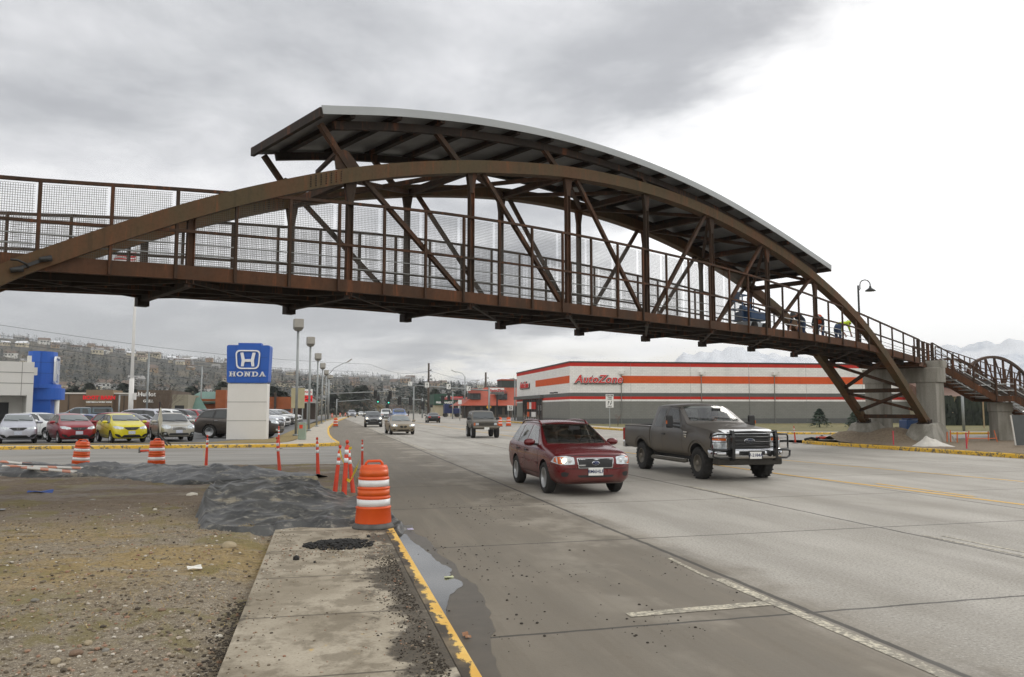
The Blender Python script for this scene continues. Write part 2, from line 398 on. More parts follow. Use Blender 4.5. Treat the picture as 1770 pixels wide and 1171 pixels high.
# sidewalk behind that kerb, lawn strip, then the lot
inner = [(-75, 43.6), (-20, 41.9), (-8, 41.3), (-2.6, 41.3), (-1.75, 42.4), (-1.5, 44.5), (-1.3, 48), (-1.15, 56), (-1.1, 66), (-.95, 78), (-.2, 100), (.6, 122), (4.6, 200)]
outer = [(x-.1, y+.14) for x, y in corner[:4]]+[(-.98, 40.24), (0, 40.73), (.56, 41.5), (.7, 42.3), (.46, 48), (.34, 56), (.36, 66), (.46, 78), (1.1, 100), (1.9, 122), (5.85, 200)]
mb = MB(); mb.sheet(outer+inner[::-1], .148); struct('sidewalk', mb, WALKM)
lawn_in = [(-80, 44.8), (-20, 43.0), (-8, 42.45), (-5.5, 42.6), (-4.6, 45.2), (-2.9, 46.9), (-2.6, 52), (-2.35, 66), (-2.1, 78), (-1.2, 100), (-.2, 122), (3.6, 200)]
mb = MB(); mb.sheet(inner+lawn_in[::-1], .17); struct('lawn_strip', mb, DRYG)

# ---- near sidewalk slab with its kerb
t = NT('near_sidewalk'); X, Y, Z = t.sep(True)
f1 = t.noise(1.1, 6, .6, None, True); f2 = t.noise(45, 4, .7, None, True); f3 = t.noise(3.2, 6, .65, (1.0, .8, 1), True, .2)
c = t.mix(t.sm(f1, .3, .7), lin(136, 126, 108), lin(176, 166, 148)); c = t.mix(t.mth('MULTIPLY', t.sm(f2, .45, .75), .5), c, lin(120, 110, 92))
c = t.mix(t.mth('MULTIPLY', t.sm(t.mth('ADD', f3, t.mth('MULTIPLY', f1, .3)), .60, .74), .62), c, lin(104, 94, 76))
drt = t.mth('ADD', t.mth('MULTIPLY', t.sm(X, -.05, .9), .52), t.mth('MULTIPLY', t.sm(X, -.35, -.68), .30))
drt = t.mth('ADD', drt, t.mth('MULTIPLY', t.mth('SUBTRACT', t.noise(1.0, 3, .5, None, True), .5), .7))
drt = t.sm(t.mth('ADD', drt, t.mth('MULTIPLY', t.mth('SUBTRACT', f3, .5), 1.0)), .30, .44)
c = t.mix(t.mth('MULTIPLY', drt, .85), c, t.mix(t.sm(f2, .45, .65), lin(54, 48, 40), lin(84, 74, 60)))
yp = t.mth('MULTIPLY', t.sm(t.noise(1.35, 5, .7, None, True, .4), .62, .70), t.sm(f2, .35, .6))
c = t.mix(t.mth('MULTIPLY', yp, .75), c, lin(205, 165, 60))
jy = t.mth('MULTIPLY', t.mth('FRACT', t.mth('DIVIDE', t.mth('ADD', Y, .06), 1.52)), 1.52)
c = t.mix(t.mth('MULTIPLY', t.sm(t.mth('ABSOLUTE', t.mth('SUBTRACT', jy, .7)), .02, .007), .75), c, lin(66, 58, 48))
t.col(c); t.bump(t.mth('ADD', f2, t.mth('MULTIPLY', drt, .5)), .35, .012); NWALK = t.set(.85)
t = NT('near_kerb'); X, Y, Z = t.sep(True)
fk = t.noise(9, 6, .7, (1, .5, 1), True); fk2 = t.noise(1.6, 4, .6, None, True)
c = t.mix(t.sm(fk2, .3, .7), lin(214, 166, 72), lin(232, 196, 112))
wear = t.sm(t.mth('ADD', t.mth('ADD', fk, t.mth('MULTIPLY', fk2, .2)), t.mth('MULTIPLY', t.sm(X, .99, .86), .30)), .70, .78)
c = t.mix(wear, c, t.mix(t.sm(fk2, .4, .6), lin(64, 56, 46), lin(120, 106, 84))); t.col(c); NKERB = t.set(.8)
mb = MB(); mb.box2(-.6, .86, -12, 12.2, -.2, .15); struct('sidewalk', mb, NWALK)
o = kerb('kerb', resamp([(1.0, -12), (1.0, 12.2)], .4), NKERB, .137, .153, 1)

# ---- painted lines
t = NT('line_paint_white'); fp = t.noise(18, 5, .7, None, True); fp2 = t.noise(1.4, 4, .6, None, True)
t.col(t.mix(t.sm(t.mth('ADD', fp, t.mth('MULTIPLY', fp2, .5)), .60, .84), lin(206, 198, 176), lin(132, 126, 113))); PWH = t.set(.7)
t = NT('line_paint_yellow'); fp = t.noise(18, 5, .7, None, True); fp2 = t.noise(.8, 4, .6, None, True)
t.col(t.mix(t.sm(t.mth('ADD', fp, t.mth('MULTIPLY', fp2, .4)), .62, .85), lin(214, 164, 40), lin(176, 150, 92))); PYE = t.set(.7)
def stripe(m, x0, x1, y0, y1, wd=.12, z=.004):
    mb = MB(); mb.sheet([(x0-wd/2, y0), (x0+wd/2, y0), (x1+wd/2, y1), (x1-wd/2, y1)], z); struct('lane_marking', mb, m)
stripe(PWH, 4.1, 4.1, -6, 7.9, .12)
stripe(PWH, 4.03, 4.1, 7.95, 9.1, .05)
mb = MB(); mb.sheet([(2.62, 6.62), (4.03, 6.72), (4.03, 6.88), (2.62, 6.76)], .005); struct('lane_marking', mb, PWH)
stripe(PWH, 4.6, 4.3, 31, 60, .1); stripe(PWH, 4.3, 5.6, 60, 122, .12)
for k in range(-2, 12):
    y0 = 14.3+k*12.2
    if 12 < y0 < 100 and k != 1: stripe(PWH, 8.38, 8.38, y0, y0+3.2, .1)
stripe(PWH, 8.40, 8.36, 6.5, 9.9, .05); stripe(PWH, 8.62, 8.58, 6.3, 9.8, .05)
stripe(PYE, 12.9, 12.9, -5, 12.5, .16); stripe(PYE, 12.9, 12.45, 12.5, 20, .16); stripe(PYE, 12.45, 12.5, 20, 150, .16)
stripe(PYE, 17.2, 17.0, 5, 17); stripe(PYE, 17.0, 15.95, 17, 26); stripe(PYE, 15.95, 15.6, 26, 40); stripe(PYE, 15.6, 15.6, 41, 150)
for k in range(7): stripe(PYE, 13.1, 13.1, 14+k*12, 17+k*12)
stripe(PWH, 23.2, 23.0, 10, 36)
# ---- puddle in the gutter
t = NT('puddle_water'); t.col(lin(50, 50, 46)); t.bump(t.noise(4, 3, .5, None, True), .03, .01); PUD = t.set(.04, ior=1.6)
ln, rn = [], []
for i in range(60):
    y = lerp(7.0, 11.7, i/59)
    ln.append((1.012, y)); rn.append((1.05+(.03+.30*sstep(6.95, 8.4, y)*(1-.6*sstep(9.0, 11.7, y)))*(1+.55*fbm(y*1.5, 3.1))+.04*fbm(y*7, 1), y))
mb = MB(); mb.sheet(ln+rn[::-1], .006); struct('puddle', mb, PUD)
t = NT('wet_mud'); t.col(t.mix(t.noise(5, 5, .6, None, True), lin(70, 65, 57), lin(104, 97, 86))); WETM = t.set(.42)
ln = []; rn = []
for i in range(60):
    y = lerp(4.2, 12.6, i/59); ln.append((1.011, y)); rn.append((1.20+.32*sstep(5.4, 7.6, y)*(1-.5*sstep(9, 12, y))+.16*fbm(y*1.3, 9.1)+.06*fbm(y*5, 4), y))
mb = MB(); mb.sheet(ln+rn[::-1], .003); struct('wet_gutter', mb, WETM)

# ---- churned dirt lot, left
t = NT('dirt'); X, Y, Z = t.sep(True)
f1 = t.noise(.45, 6, .6, (.7, 1.6, 1), True, .4); f2 = t.noise(22, 5, .7, None, True); f3 = t.noise(4, 6, .7, (.6, 1.3, 1), True); f4 = t.noise(70, 3, .7, None, True)
gr = t.mix(t.sm(f2, .35, .65), lin(106, 95, 79), lin(148, 136, 116))
gr = t.mix(t.sm(f4, .56, .68), gr, lin(204, 196, 182))
st = t.mix(t.sm(f2, .3, .7), lin(132, 110, 64), lin(172, 147, 92))
strw = t.mth('MULTIPLY', t.sm(t.mth('ADD', t.mth('MULTIPLY', f1, .6), t.mth('MULTIPLY', f3, .4)), .42, .56), t.mth('MULTIPLY', t.sm(Y, 7.0, 9.4), t.sm(Y, 14.5, 11.0)))
c = t.mix(t.mth('MULTIPLY', strw, .72), gr, st)
mudm = t.sm(t.mth('ADD', Y, t.mth('MULTIPLY', t.mth('SUBTRACT', f1, .5), 9)), 12.5, 15.5)
c = t.mix(t.mth('MULTIPLY', mudm, .8), c, t.mix(t.sm(f3, .3, .7), lin(88, 73, 58), lin(124, 108, 90)))
c = t.mix(t.mth('MULTIPLY', t.sm(f3, .56, .70), .7), c, lin(70, 59, 46)); c = t.mix(t.mth('MULTIPLY', t.sm(f3, .44, .34), .5), c, lin(158, 147, 126)); ms_ = t.sm(t.noise(1.3, 5, .65, (1, .7, 1), True), .51, .62); c = t.mix(t.mth('MULTIPLY', ms_, .62), c, lin(118, 108, 58))
t.col(c); t.bump(t.mth('ADD', t.mth('MULTIPLY', f2, .6), t.mth('MULTIPLY', f4, .5)), .9, .03)
DIRT = t.set(t.mth('SUBTRACT', .92, t.mth('MULTIPLY', t.mth('MULTIPLY', mudm, t.sm(f1, .5, .6)), .35)))
def dirt_z(x, y):
    z = .12+.045*fbm(x*.6, y*.6)+.035*ridge(x*.9, y*2.0, 3)+.03*fbm(x*3.1, y*3.1, 2)
    z += .03*fbm(x*9, y*9, 5)
    z -= .07*sstep(-1.0, -.62, x)*(y < 12.4)
    z *= sstep(27.2, 25.0, y+fbm(x*.4, 1)*1.2)
    return z
mb = MB(); mb.grid(150, 330, lambda u, v: ((lambda x, y: (x, y, dirt_z(x, y)))(-.6-13.5*u**1.15, 4+23.4*v)))
struct('dirt_lot', mb, DIRT)
mb = MB(); mb.grid(20, 40, lambda u, v: ((lambda x, y: (x, y, .09*sstep(27, 25, y)+.03*fbm(x, y)))(-14.09-50*u, -6+33.4*v))); struct('dirt_lot', mb, DIRT)
mb = MB(); mb.grid(20, 20, lambda u, v: (-.6-13.5*u, -12+16*v, .1+.03*fbm(u*9, v*9))); struct('dirt_lot', mb, DIRT)
mb = MB(); mb.grid(34, 50, lambda u, v: ((lambda x, y: (x, y, max(.008, (.15+.06*fbm(x*1.6, y*1.6))*sstep(.98, .7, x+.25*fbm(x, y*1.3))*sstep(27, 25, y))))(-.6+1.66*u, 12.21+13.2*v))); struct('dirt_lot', mb, DIRT)
# standing mud water at the left
for x, y, a, b in ((-6.9, 14.9, .8, .16), (-5.4, 14.8, .42, .14), (-6.3, 13.5, .6, .12)):
    mb = MB(); mb.sheet([(x+a*cos(q*pi/14)*(1+.35*noise.noise(V((x+cos(q*pi/14)*2, sin(q*pi/14)*2, y)))), y+b*sin(q*pi/14)*(1+.5*noise.noise(V((x+cos(q*pi/14)*3, sin(q*pi/14)*3, y+9)))), 0) for q in range(28)], dirt_z(x, y)+.012); struct('puddle', mb, PUD)

# ---- island with the bridge footing on the far side of the highway
isl = [(25.0, 5), (25.0, 24.7), (24.9, 34.4), (24.75, 36.6), (25.1, 38.4), (26.2, 39.3), (29, 39.8), (45, 38), (60, 34.5), (80, 30)]
kerb('kerb', resamp(isl[:6], .6), KERBM, .2, .16, -1)
t = NT('island_dirt'); f2 = t.noise(9, 6, .7, None, True); f1 = t.noise(.7, 5, .6, None, True)
t.col(t.mix(t.sm(f2, .3, .7), t.mix(f1, lin(96, 82, 66), lin(124, 108, 88)), lin(140, 126, 106))); t.bump(f2, .9, .06); IDIRT = t.set(.95)
def isl_z(x, y):
    z = .17+.05*fbm(x*1.2, y*1.2)+.03*fbm(x*4, y*4)
    z += .75*math.exp(-(((x-28.6)/1.7)**2+((y-35.6)/1.0)**2))+.5*math.exp(-(((x-26.6)/1.0)**2+((y-36.8)/.8)**2))
    return z
def isl_fn(u, v):
    y = 6+34*v; x0 = 25.18 if y < 34 else 25.18+sstep(34, 40, y)*1.2; x = x0+24*u**1.5
    lim = 39.4-(x-26)*.13; y2 = min(y, lim) if x > 26 else y
    return (x, y2, isl_z(x, y2))
mb = MB(); mb.grid(60, 90, isl_fn); struct('traffic_island', mb, IDIRT)
# ---- far side: walk, lawn and drive in front of the parts store
fk = [(25.3, 62.5), (29, 54.5), (37, 51), (60, 47), (130, 41)]
kerb('kerb', [(27.2, 140), (25.4, 92)]+resamp(fk, 3), KERBM, .2, .15, 1)
mb = MB(); mb.sheet([(25.5, 62.7), (29.2, 54.8), (37.1, 51.3), (60, 47.3), (130, 41.3), (130, 43.2), (60, 49.3), (38, 53.2), (30.5, 56.5), (27.4, 63), (27.6, 92), (29, 140), (27.3, 140), (25.6, 92)], .15); struct('sidewalk', mb, WALKM)
t = NT('winter_lawn'); f1 = t.noise(.8, 6, .65, None, True); t.col(t.mix(t.sm(f1, .3, .7), lin(96, 96, 58), lin(128, 118, 78))); t.bump(t.noise(25, 4, .7, None, True), .8, .05); WLAWN = t.set(.95)
mb = MB(); mb.sheet([(130, 43.2), (60, 49.3), (38, 53.2), (30.5, 56.5), (27.4, 63), (27.6, 88.3), (130, 80)], .17); struct('lawn', mb, WLAWN)
mb = MB(); mb.sheet([(27.6, 88.3), (130, 80), (150, 200), (40, 200), (29, 140)], .16); struct('store_lot', mb, LOTM)
# ================================================================== FOOTBRIDGE
def steel(name, a, b, dark=.6):
    t = NT(name); f1 = t.noise(.8, 6, .65, (1, 1, .5)); f2 = t.noise(14, 5, .7)
    c = t.mix(t.sm(f1, .35, .68), lin(*a), lin(*b)); c = t.mix(t.mth('MULTIPLY', t.sm(f2, .45, .75), .45), c, sc3(lin(*a), dark))
    rs = t.noise(5, 4, .7, (1, 1, .12)); c = t.mix(t.mth('MULTIPLY', t.sm(rs, .54, .72), .55), c, lin(128, 72, 36)); c = t.mix(t.mth('MULTIPLY', t.sm(rs, .46, .32), .4), c, sc3(lin(*a), .5))
    t.col(c); t.bump(f2, .15, .005); return t.set(t.mth('ADD', .6, t.mth('MULTIPLY', f2, .3)), .1)
ARCHM = steel('weathered_arch_steel', (80, 67, 42), (94, 63, 37), .62)
STEEL = steel('rusty_steel', (52, 38, 24), (78, 48, 26))
CHORD = steel('rusty_chord_steel', (88, 54, 28), (62, 42, 24))
DKST = steel('dark_rusty_steel', (36, 28, 21), (50, 36, 25))
GALV = mat('galvanised_pipe', lin(158, 160, 158), .35, .7, .08)
WIRE = mat('mesh_wire', lin(96, 92, 86), .6, .3, .1)
ROOFU = mat('roof_underside', lin(118, 120, 122), .5, .2, .2, 1.5, .1, 8)
FASC = mat('roof_fascia_metal', lin(164, 167, 167), .45, .2, .06, .6)
CONC = NT('cast_concrete'); z_ = CONC.noise(.9, 6, .6, (2.2, 2.2, .35)); z2 = CONC.noise(20, 4, .7)
CONC.col(CONC.mix(CONC.mth('MULTIPLY', CONC.sm(z2, .4, .8), .35), CONC.mix(CONC.sm(z_, .32, .68), lin(118, 114, 104), lin(158, 155, 146)), lin(92, 88, 80))); CONC.bump(z2, .2, .01); CONC = CONC.set(.85)
PLASTIC_BK = mat('black_plastic', (.02, .02, .02), .45, 0, .1)

BP0 = V((-2.747, 17.399, 0)); BE = V((.88343, .46855, 0)); BF = V((-.46855, .88343, 0)); BL = 3.7014; BW = 3.1
def B(n, t_, z): return BP0+BE*(BL*n)+BF*t_+V((0, 0, z))
def bn(x, y, t_=0):                        # photo pixel -> (bay number, height) on the vertical plane at offset t_
    p = onp(x, y, BP0+BF*t_, BF); return (p-BP0).dot(BE)/BL, p.z
ATOP = [(-2.02, 1.2), (-.91, 4.32), (-.67, 4.83), (-.4, 5.36), (-.09, 5.93), (.2, 6.42), (.38, 6.70), (.74, 7.22), (1.03, 7.59), (1.39, 7.98), (1.68, 8.25), (2.16, 8.63), (3.04, 9.11), (4, 9.27), (5.01, 9.04), (6.08, 8.37), (6.95, 7.52), (7.96, 6.08), (8.81, 4.26), (9.97, 1.2)]
def arch_z(n): return tab(ATOP, n)
CHT = [(-3, 4.45), (-.9, 4.59), (0, 4.74), (1.26, 4.87), (2, 4.91), (3.6, 4.96), (6, 4.95), (7, 4.93), (8.1, 4.82), (9.7, 4.42), (10.3, 4.2)]
def ch_t(n): return tab(CHT, n)
FNT = [(-3, 5.3), (-.92, 5.94), (0, 6.33), (1, 6.69), (2, 6.95), (3.3, 7.06), (4.2, 7.04), (5, 6.98), (6.2, 6.75), (7.56, 6.31), (8.1, 6.1), (9.84, 5.26)]
def fn_t(n): return tab(FNT, n)
RFT = [(.73, 8.74), (1.34, 9.23), (2.11, 9.66), (2.98, 9.90), (3.93, 9.86), (4.92, 9.53), (5.98, 8.86), (7.17, 7.90)]
def rf_t(n): return tab(RFT, n)
def rng(a, b, st): k = int(round((b-a)/st)); return [a+(b-a)*i/k for i in range(k+1)]

br = thing('footbridge', 'long rusty steel arch truss footbridge with metal canopy crossing over the road', 'bridge', B(4, 1.5, 0))
def part(name, mb, m, parent=br, bevel=0, **k):
    o = mb.build(name, m, None, bevel); o.parent = parent
    o.matrix_parent_inverse = parent.matrix_world.inverted() if parent.name != br.name else Matrix.Translation(-V(br.location))
    return o
SIDES = ((0, BF), (BW, BF))
for t_ in (0, BW):
    mb = MB(); mb.sweep([B(n, t_, arch_z(n)-.17) for n in rng(-2.02, 9.97, .11)], .34, .34, BF); ar = part('arch', mb, ARCHM)
    # bolted splice
    n0, z0 = (.84, 0) if t_ == 0 else (.84, 0)
    mb = MB(); s_ = -1
    for tt in (t_-.175, t_+.175):
        for i in range(7):
            for j in range(5):
                n = .70+.035*i; mb.lathe([(.018, -.012), (.018, .012)], 6, B(n, tt, arch_z(n)-.06-.055*j), 'y', False)
    o = part('splice_bolts', mb, DKST); o['kind'] = 'stuff'
    mb = MB(); mb.sweep([B(n, t_, ch_t(n)-.14) for n in rng(-3, 9.75, .25)], .14, .29, BF); part('bottom_chord', mb, CHORD)
    for n in range(-1, 9):
        if n < 0: continue
        zt = arch_z(n)-.33; zb = ch_t(n)-.36; mb = MB()
        for dn in (-.018, .018):
            mb.bar(B(n+dn, t_, zb), B(n+dn, t_, zt+.1), .12, .022, BE)
        mb.bar(B(n, t_, zb), B(n, t_, zt), .115, .02, BF)
        if 0 < n < 8: mb.ext([B(n-.018, t_-.056, zt-.55), B(n+.018, t_-.056, zt-.55), B(n+.048, t_-.056, zt+.1), B(n-.048, t_-.056, zt+.1)], BF*.112)
        part('truss_vertical', mb, STEEL)
    for a, b in ((1, 2), (2, 3), (3, 4), (5, 4), (6, 5), (7, 6)):
        mb = MB(); sgn = 1 if b > a else -1
        mb.bar(B(a+sgn*.1, t_, arch_z(a+sgn*.1)-.3), B(b-sgn*.07, t_, ch_t(b)-.05), .11, .11, BF); part('truss_diagonal', mb, STEEL)
# big canopy gusset plates standing on the arches at their first splice
for t_ in (0, BW):
    mb = MB(); pts = [bn(x, y) for x, y in ((581, 293), (579, 276), (583, 264), (592, 259), (602, 263), (622, 291))]
    mb.ext([B(n, t_-.03, z) for n, z in pts], BF*.06); part('gusset_plate', mb, STEEL)
# floor beams, under-deck bracing, deck
for n in range(-2, 10):
    mb = MB(); zb = ch_t(n)-.32
    mb.bar(B(n, .03, zb), B(n, BW+.1, zb), .16, .22); mb.bar(B(n, BW-.12, zb-.10), B(n, BW+.14, zb-.10), .26, .22)
    part('floor_beam', mb, DKST)
for n in range(-2, 9):
    mb = MB()
    for a, b in ((0, BW), (BW, 0)):
        mb.bar(B(n, a, ch_t(n)-.30), B(n+1, b, ch_t(n+1)-.30), .09, .09)
    part('deck_brace', mb, DKST)
mb = MB()
for t_ in (.75, 1.55, 2.35): mb.sweep([B(n, t_, ch_t(n)-.24) for n in rng(-3, 9.75, .25)], .1, .2, BF)
part('deck_stringers', mb, DKST)
mb = MB()
ns = rng(-3, 9.78, .25)
for i in range(len(ns)-1):
    a, b = ns[i]+.006, ns[i+1]
    mb.add([B(a, .08, ch_t(a)-.13), B(b, .08, ch_t(b)-.13), B(b, BW-.08, ch_t(b)-.13), B(a, BW-.08, ch_t(a)-.13), B(a, .08, ch_t(a)-.09), B(b, .08, ch_t(b)-.09), B(b, BW-.08, ch_t(b)-.09), B(a, BW-.08, ch_t(a)-.09)],
           [(3, 2, 1, 0), (4, 5, 6, 7), (0, 1, 5, 4), (1, 2, 6, 5), (2, 3, 7, 6), (3, 0, 4, 7)])
part('deck', mb, mat('deck_planks', lin(120, 112, 102), .8, 0, .2, 6))
# top lateral bracing between the arches
for n in range(1, 8):
    z = arch_z(n)-.24; mb = MB(); mb.bar(B(n, 0, z), B(n, BW, z), .16, .18); part('top_strut', mb, STEEL)
    if n < 7:
        mb = MB(); z2 = arch_z(n+1)-.24
        mb.bar(B(n, .1, z), B(n+1, BW-.1, z2), .11, .11); mb.bar(B(n, BW-.1, z), B(n+1, .1, z2), .11, .11); part('top_brace', mb, STEEL)
        # knee plates where braces meet the arch
# legs: bracing between the two arch legs below the deck, at both ends
def leg_n(z, right=True):
    a, b = (8.0, 9.97) if right else (0.0, -2.02)
    for _ in range(30):
        m = (a+b)/2
        if arch_z(m)-.17 > z: a = m
        else: b = m
    return (a+b)/2
for right in (True, False):
    def lb(t_, z): return B(leg_n(z, right), t_, z)
    for z in (1.45, 2.75):
        mb = MB(); mb.bar(lb(.1, z), lb(BW-.1, z), .16, .2); part('leg_strut', mb, STEEL)
    for a, b in ((1.75, 2.65), (2.9, 4.15)):
        mb = MB(); mb.bar(lb(.1, a), lb(BW-.1, b), .13, .14); mb.bar(lb(BW-.1, a), lb(.1, b), .13, .14); part('leg_brace', mb, STEEL)
# railing fence on both sides
def fence(t_, tin):
    post = [k/3-.085 for k in range(-8, 30)]
    for n in post:
        if n > 9.75: continue
        mb = MB(); mb.bar(B(n, t_, ch_t(n)-.28), B(n, t_, fn_t(n)), .06, .06, BE); part('fence_post', mb, STEEL)
    mb = MB(); mb.sweep([B(n, t_, fn_t(n)) for n in rng(-3, 9.75, .25)], .065, .065, BF); part('top_rail', mb, STEEL)
    mb = MB(); mb.sweep([B(n, t_, lerp(ch_t(n), fn_t(n), .45)) for n in rng(-3, 9.75, .25)], .05, .06, BF); part('mid_rail', mb, STEEL)
    for k in (.17, .31):
        mb = MB(); mb.tube([B(n, tin, lerp(ch_t(n), fn_t(n), k)) for n in rng(-3, 9.7, .3)], .014, 6); part('handrail', mb, GALV)
    for i in range(len(post)-1):
        a, b = post[i]+.009, post[i+1]-.009
        if b > 5.75: continue
        mb = MB(); w_ = .0072; m = 29
        for k in range(1, m):
            n = lerp(a, b, k/m); p0 = B(n, tin-.0, ch_t(n)+.0); p1 = B(n, tin, fn_t(n)-.03)
            mb.add([p0-BE*w_/2, p0+BE*w_/2, p1+BE*w_/2, p1-BE*w_/2], [(0, 1, 2, 3)])
        h = fn_t(a)-ch_t(a); q = int(h/.043)
        for k in range(q):
            f_ = (k+.5)/q; p0 = B(a, tin, lerp(ch_t(a), fn_t(a), f_)); p1 = B(b, tin, lerp(ch_t(b), fn_t(b), f_)); u = V((0, 0, w_/2))
            mb.add([p0-u, p1-u, p1+u, p0+u], [(0, 1, 2, 3)])
        part('mesh_panel', mb, WIRE)
fence(-.1, .13); fence(BW+.1, BW-.12)
# canopy
rn_ = rng(.73, 7.17, .14)
T0, T1 = -.42, BW+.32
cp = part('canopy_roof', (lambda mb: ([mb.add([B(a, T0, rf_t(a)-.10), B(b, T0, rf_t(b)-.10), B(b, T1, rf_t(b)-.10), B(a, T1, rf_t(a)-.10), B(a, T0, rf_t(a)-.02), B(b, T0, rf_t(b)-.02), B(b, T1, rf_t(b)-.02), B(a, T1, rf_t(a)-.02)],
    [(3, 2, 1, 0), (4, 5, 6, 7), (0, 1, 5, 4), (2, 3, 7, 6)]+([(3, 0, 4, 7)] if i == 0 else [])+([(1, 2, 6, 5)] if i == len(rn_)-2 else [])) for i, (a, b) in enumerate(zip(rn_, rn_[1:]))], mb)[1])(MB()), ROOFU)
for tt in (T0-.02, T1+.02):
    mb = MB(); mb.sweep([B(n, tt, rf_t(n)-.09) for n in rn_], .03, .2, BF); o = part('fascia', mb, FASC)
for nn in (.73, 7.17): mb = MB(); mb.bar(B(nn, T0, rf_t(nn)-.14), B(nn, T1, rf_t(nn)-.14), .1, .22); part('roof_end_beam', mb, DKST)
for n in rng(.95, 7.0, .355):
    mb = MB(); mb.bar(B(n, T0+.03, rf_t(n)-.17), B(n, T1-.03, rf_t(n)-.17), .15, .15); part('roof_purlin', mb, DKST)
for t_ in (0, BW):
    mb = MB(); mb.sweep([B(n, t_, rf_t(n)-.34) for n in rn_[1:-1]], .14, .2, BF); part('roof_beam', mb, DKST)
posts = [((606, 270), (553, 214)), ((794, 284), (749, 222)), ((962, 290), (935, 250))]
pp = []
for a, b in posts:
    na, za = bn(*a); nb, zb = bn(*b); pp.append((na, nb))
pp += [(4.0, 3.93), (8-pp[2][0]-.2, 8-pp[2][1]-.2), (8-pp[1][0]-.15, 8-pp[1][1]-.15), (6.75, 7.0)]
for t_ in (0, BW):
    for na, nb in pp:
        mb = MB(); mb.bar(B(na, t_, arch_z(na)-.05), B(nb, t_, rf_t(nb)-.3), .13, .13, BF); part('canopy_post', mb, STEEL)
gn, gz = bn(583, 264); hn, hz_ = bn(548, 298, BW); mb = MB(); mb.bar(B(gn, 0, gz), B(hn, BW, hz_), .09, .09); part('canopy_strut', mb, STEEL)
# snow-guard prongs on the roof's upper edge
for nn in (.88, 2.0, 4.9):
    mb = MB()
    for k in range(2): mb.bar(B(nn+.02*k, T0+.15+.12*k, rf_t(nn)-.02), B(nn+.10+.02*k, T0+.35+.12*k, rf_t(nn)+.16), .012)
    part('roof_prong', mb, GALV)
# landing beyond the arch
def bpart(mb, name, m): return part(name, mb, m)
# ---- concrete piers and skewed footings (each its own thing)
def local(o, fn): pass
for t_, lab in ((0, 'sloped concrete footing under the near rusty bridge leg beside the sand pile'), (BW, 'sloped concrete footing under the far rusty bridge leg beside the dirt mound')):
    mb = MB(); n0 = 9.95; prof = [(-1.35, 0), (-.62, 1.02), (.35, 1.12), (.62, 1.05), (1.75, 0)]
    outer = [(s_, z, -.75-.0*z) for s_, z in prof]
    vs = []; 
    for sg in (-1, 1):
        for s_, z in prof: vs.append(B(n0, t_+sg*(.85-.32*z), .05+z)+BE*s_)
    k = len(prof); mb.add(vs, [tuple(range(k)), tuple(2*k-1-i for i in range(k))]+[(i, k+i, k+(i+1) % k, (i+1) % k) for i in range(k)])
    f_ = mb.build('bridge_footing', CONC, None, .03, True); tag(f_, lab, 'footing')
    mb = MB()
    mb.bar(B(n0-.08, t_, 1.02), B(n0-.08, t_, 1.16)-BE*.05, .6, .5)
    for i in (-1, 1):
        for j in (-1, 1): mb.tube([B(n0-.05, t_+i*.24, 1.05)+BE*(j*.2), B(n0-.05, t_+i*.24, 1.30)+BE*(j*.2-.06)], .035, 6)
    part('base_plate', mb, DKST)
mb = MB()
pr = thing('bridge_pier', 'concrete bridge pier of two columns under a cap beam at the deck end', 'pier', B(10.3, 1.5, .1))
def tpart(root, name, mb, m, bevel=0):
    o = mb.build(name, m, None, bevel, True); o.parent = root; o.matrix_parent_inverse = (Matrix.Translation(V(root.location)) @ Matrix.Rotation(root.rotation_euler.z, 4, 'Z')).inverted(); return o
def block(mb, n, dn, t0, t1, z0, z1):
    vs = [B(n, t, z)+BE*s_ for z in (z0, z1) for s_, t in ((-dn, t0), (dn, t0), (dn, t1), (-dn, t1))]
    mb.add(vs, [(3, 2, 1, 0), (4, 5, 6, 7), (0, 1, 5, 4), (1, 2, 6, 5), (2, 3, 7, 6), (3, 0, 4, 7)])
for t_ in (.3, BW-.1): mb = MB(); block(mb, 10.32, .52, t_-.5, t_+.5, 0, 3.2); tpart(pr, 'column', mb, CONC, .03)
mb = MB(); block(mb, 10.32, .55, -.3, BW+.5, 3.2, 3.98); tpart(pr, 'cap_beam', mb, CONC, .03)
mb = MB(); block(mb, 10.42, .4, -.3, .6, 3.98, 4.35); tpart(pr, 'bearing_block', mb, CONC, .02)
# ---- staircase down to the right of the deck end
def atd(x, y, d): r = ray(x, y); return CAM+r*(d/(r.x*sin(YAW)+r.y*cos(YAW)))
S0 = atd(1612, 626, 43.2); S1 = atd(1722, 690, 42.2); sd = (S1-S0); away = V((sin(YAW), cos(YAW), 0))*2.0
stt = thing('staircase', 'rusty steel staircase with pale open treads descending right from the bridge deck', 'stairs', (S0.x, S0.y, 0))
S2 = S1+V((sd.x, sd.y, 0)).normalized()*.9; S3 = S2+sd*.82
for w_ in (0, 1):
    mb = MB(); a = away*w_; mb.bar(S0+a, S1+a, .1, .32); mb.bar(S1+a+V((0, 0, .02)), S2+a+V((0, 0, .02)), .1, .3); mb.bar(S2+a, S3+a, .1, .32); tpart(stt, 'stringer', mb, CHORD)
for a, b, n in ((S0, S1, 11), (S2, S3, 10)):
    for k in range(n):
        p = a.lerp(b, (k+.5)/n)+V((0, 0, .05)); mb = MB(); mb.bar(p+away*.03, p+away*.97, .26, .035); tpart(stt, 'tread', mb, GALV)
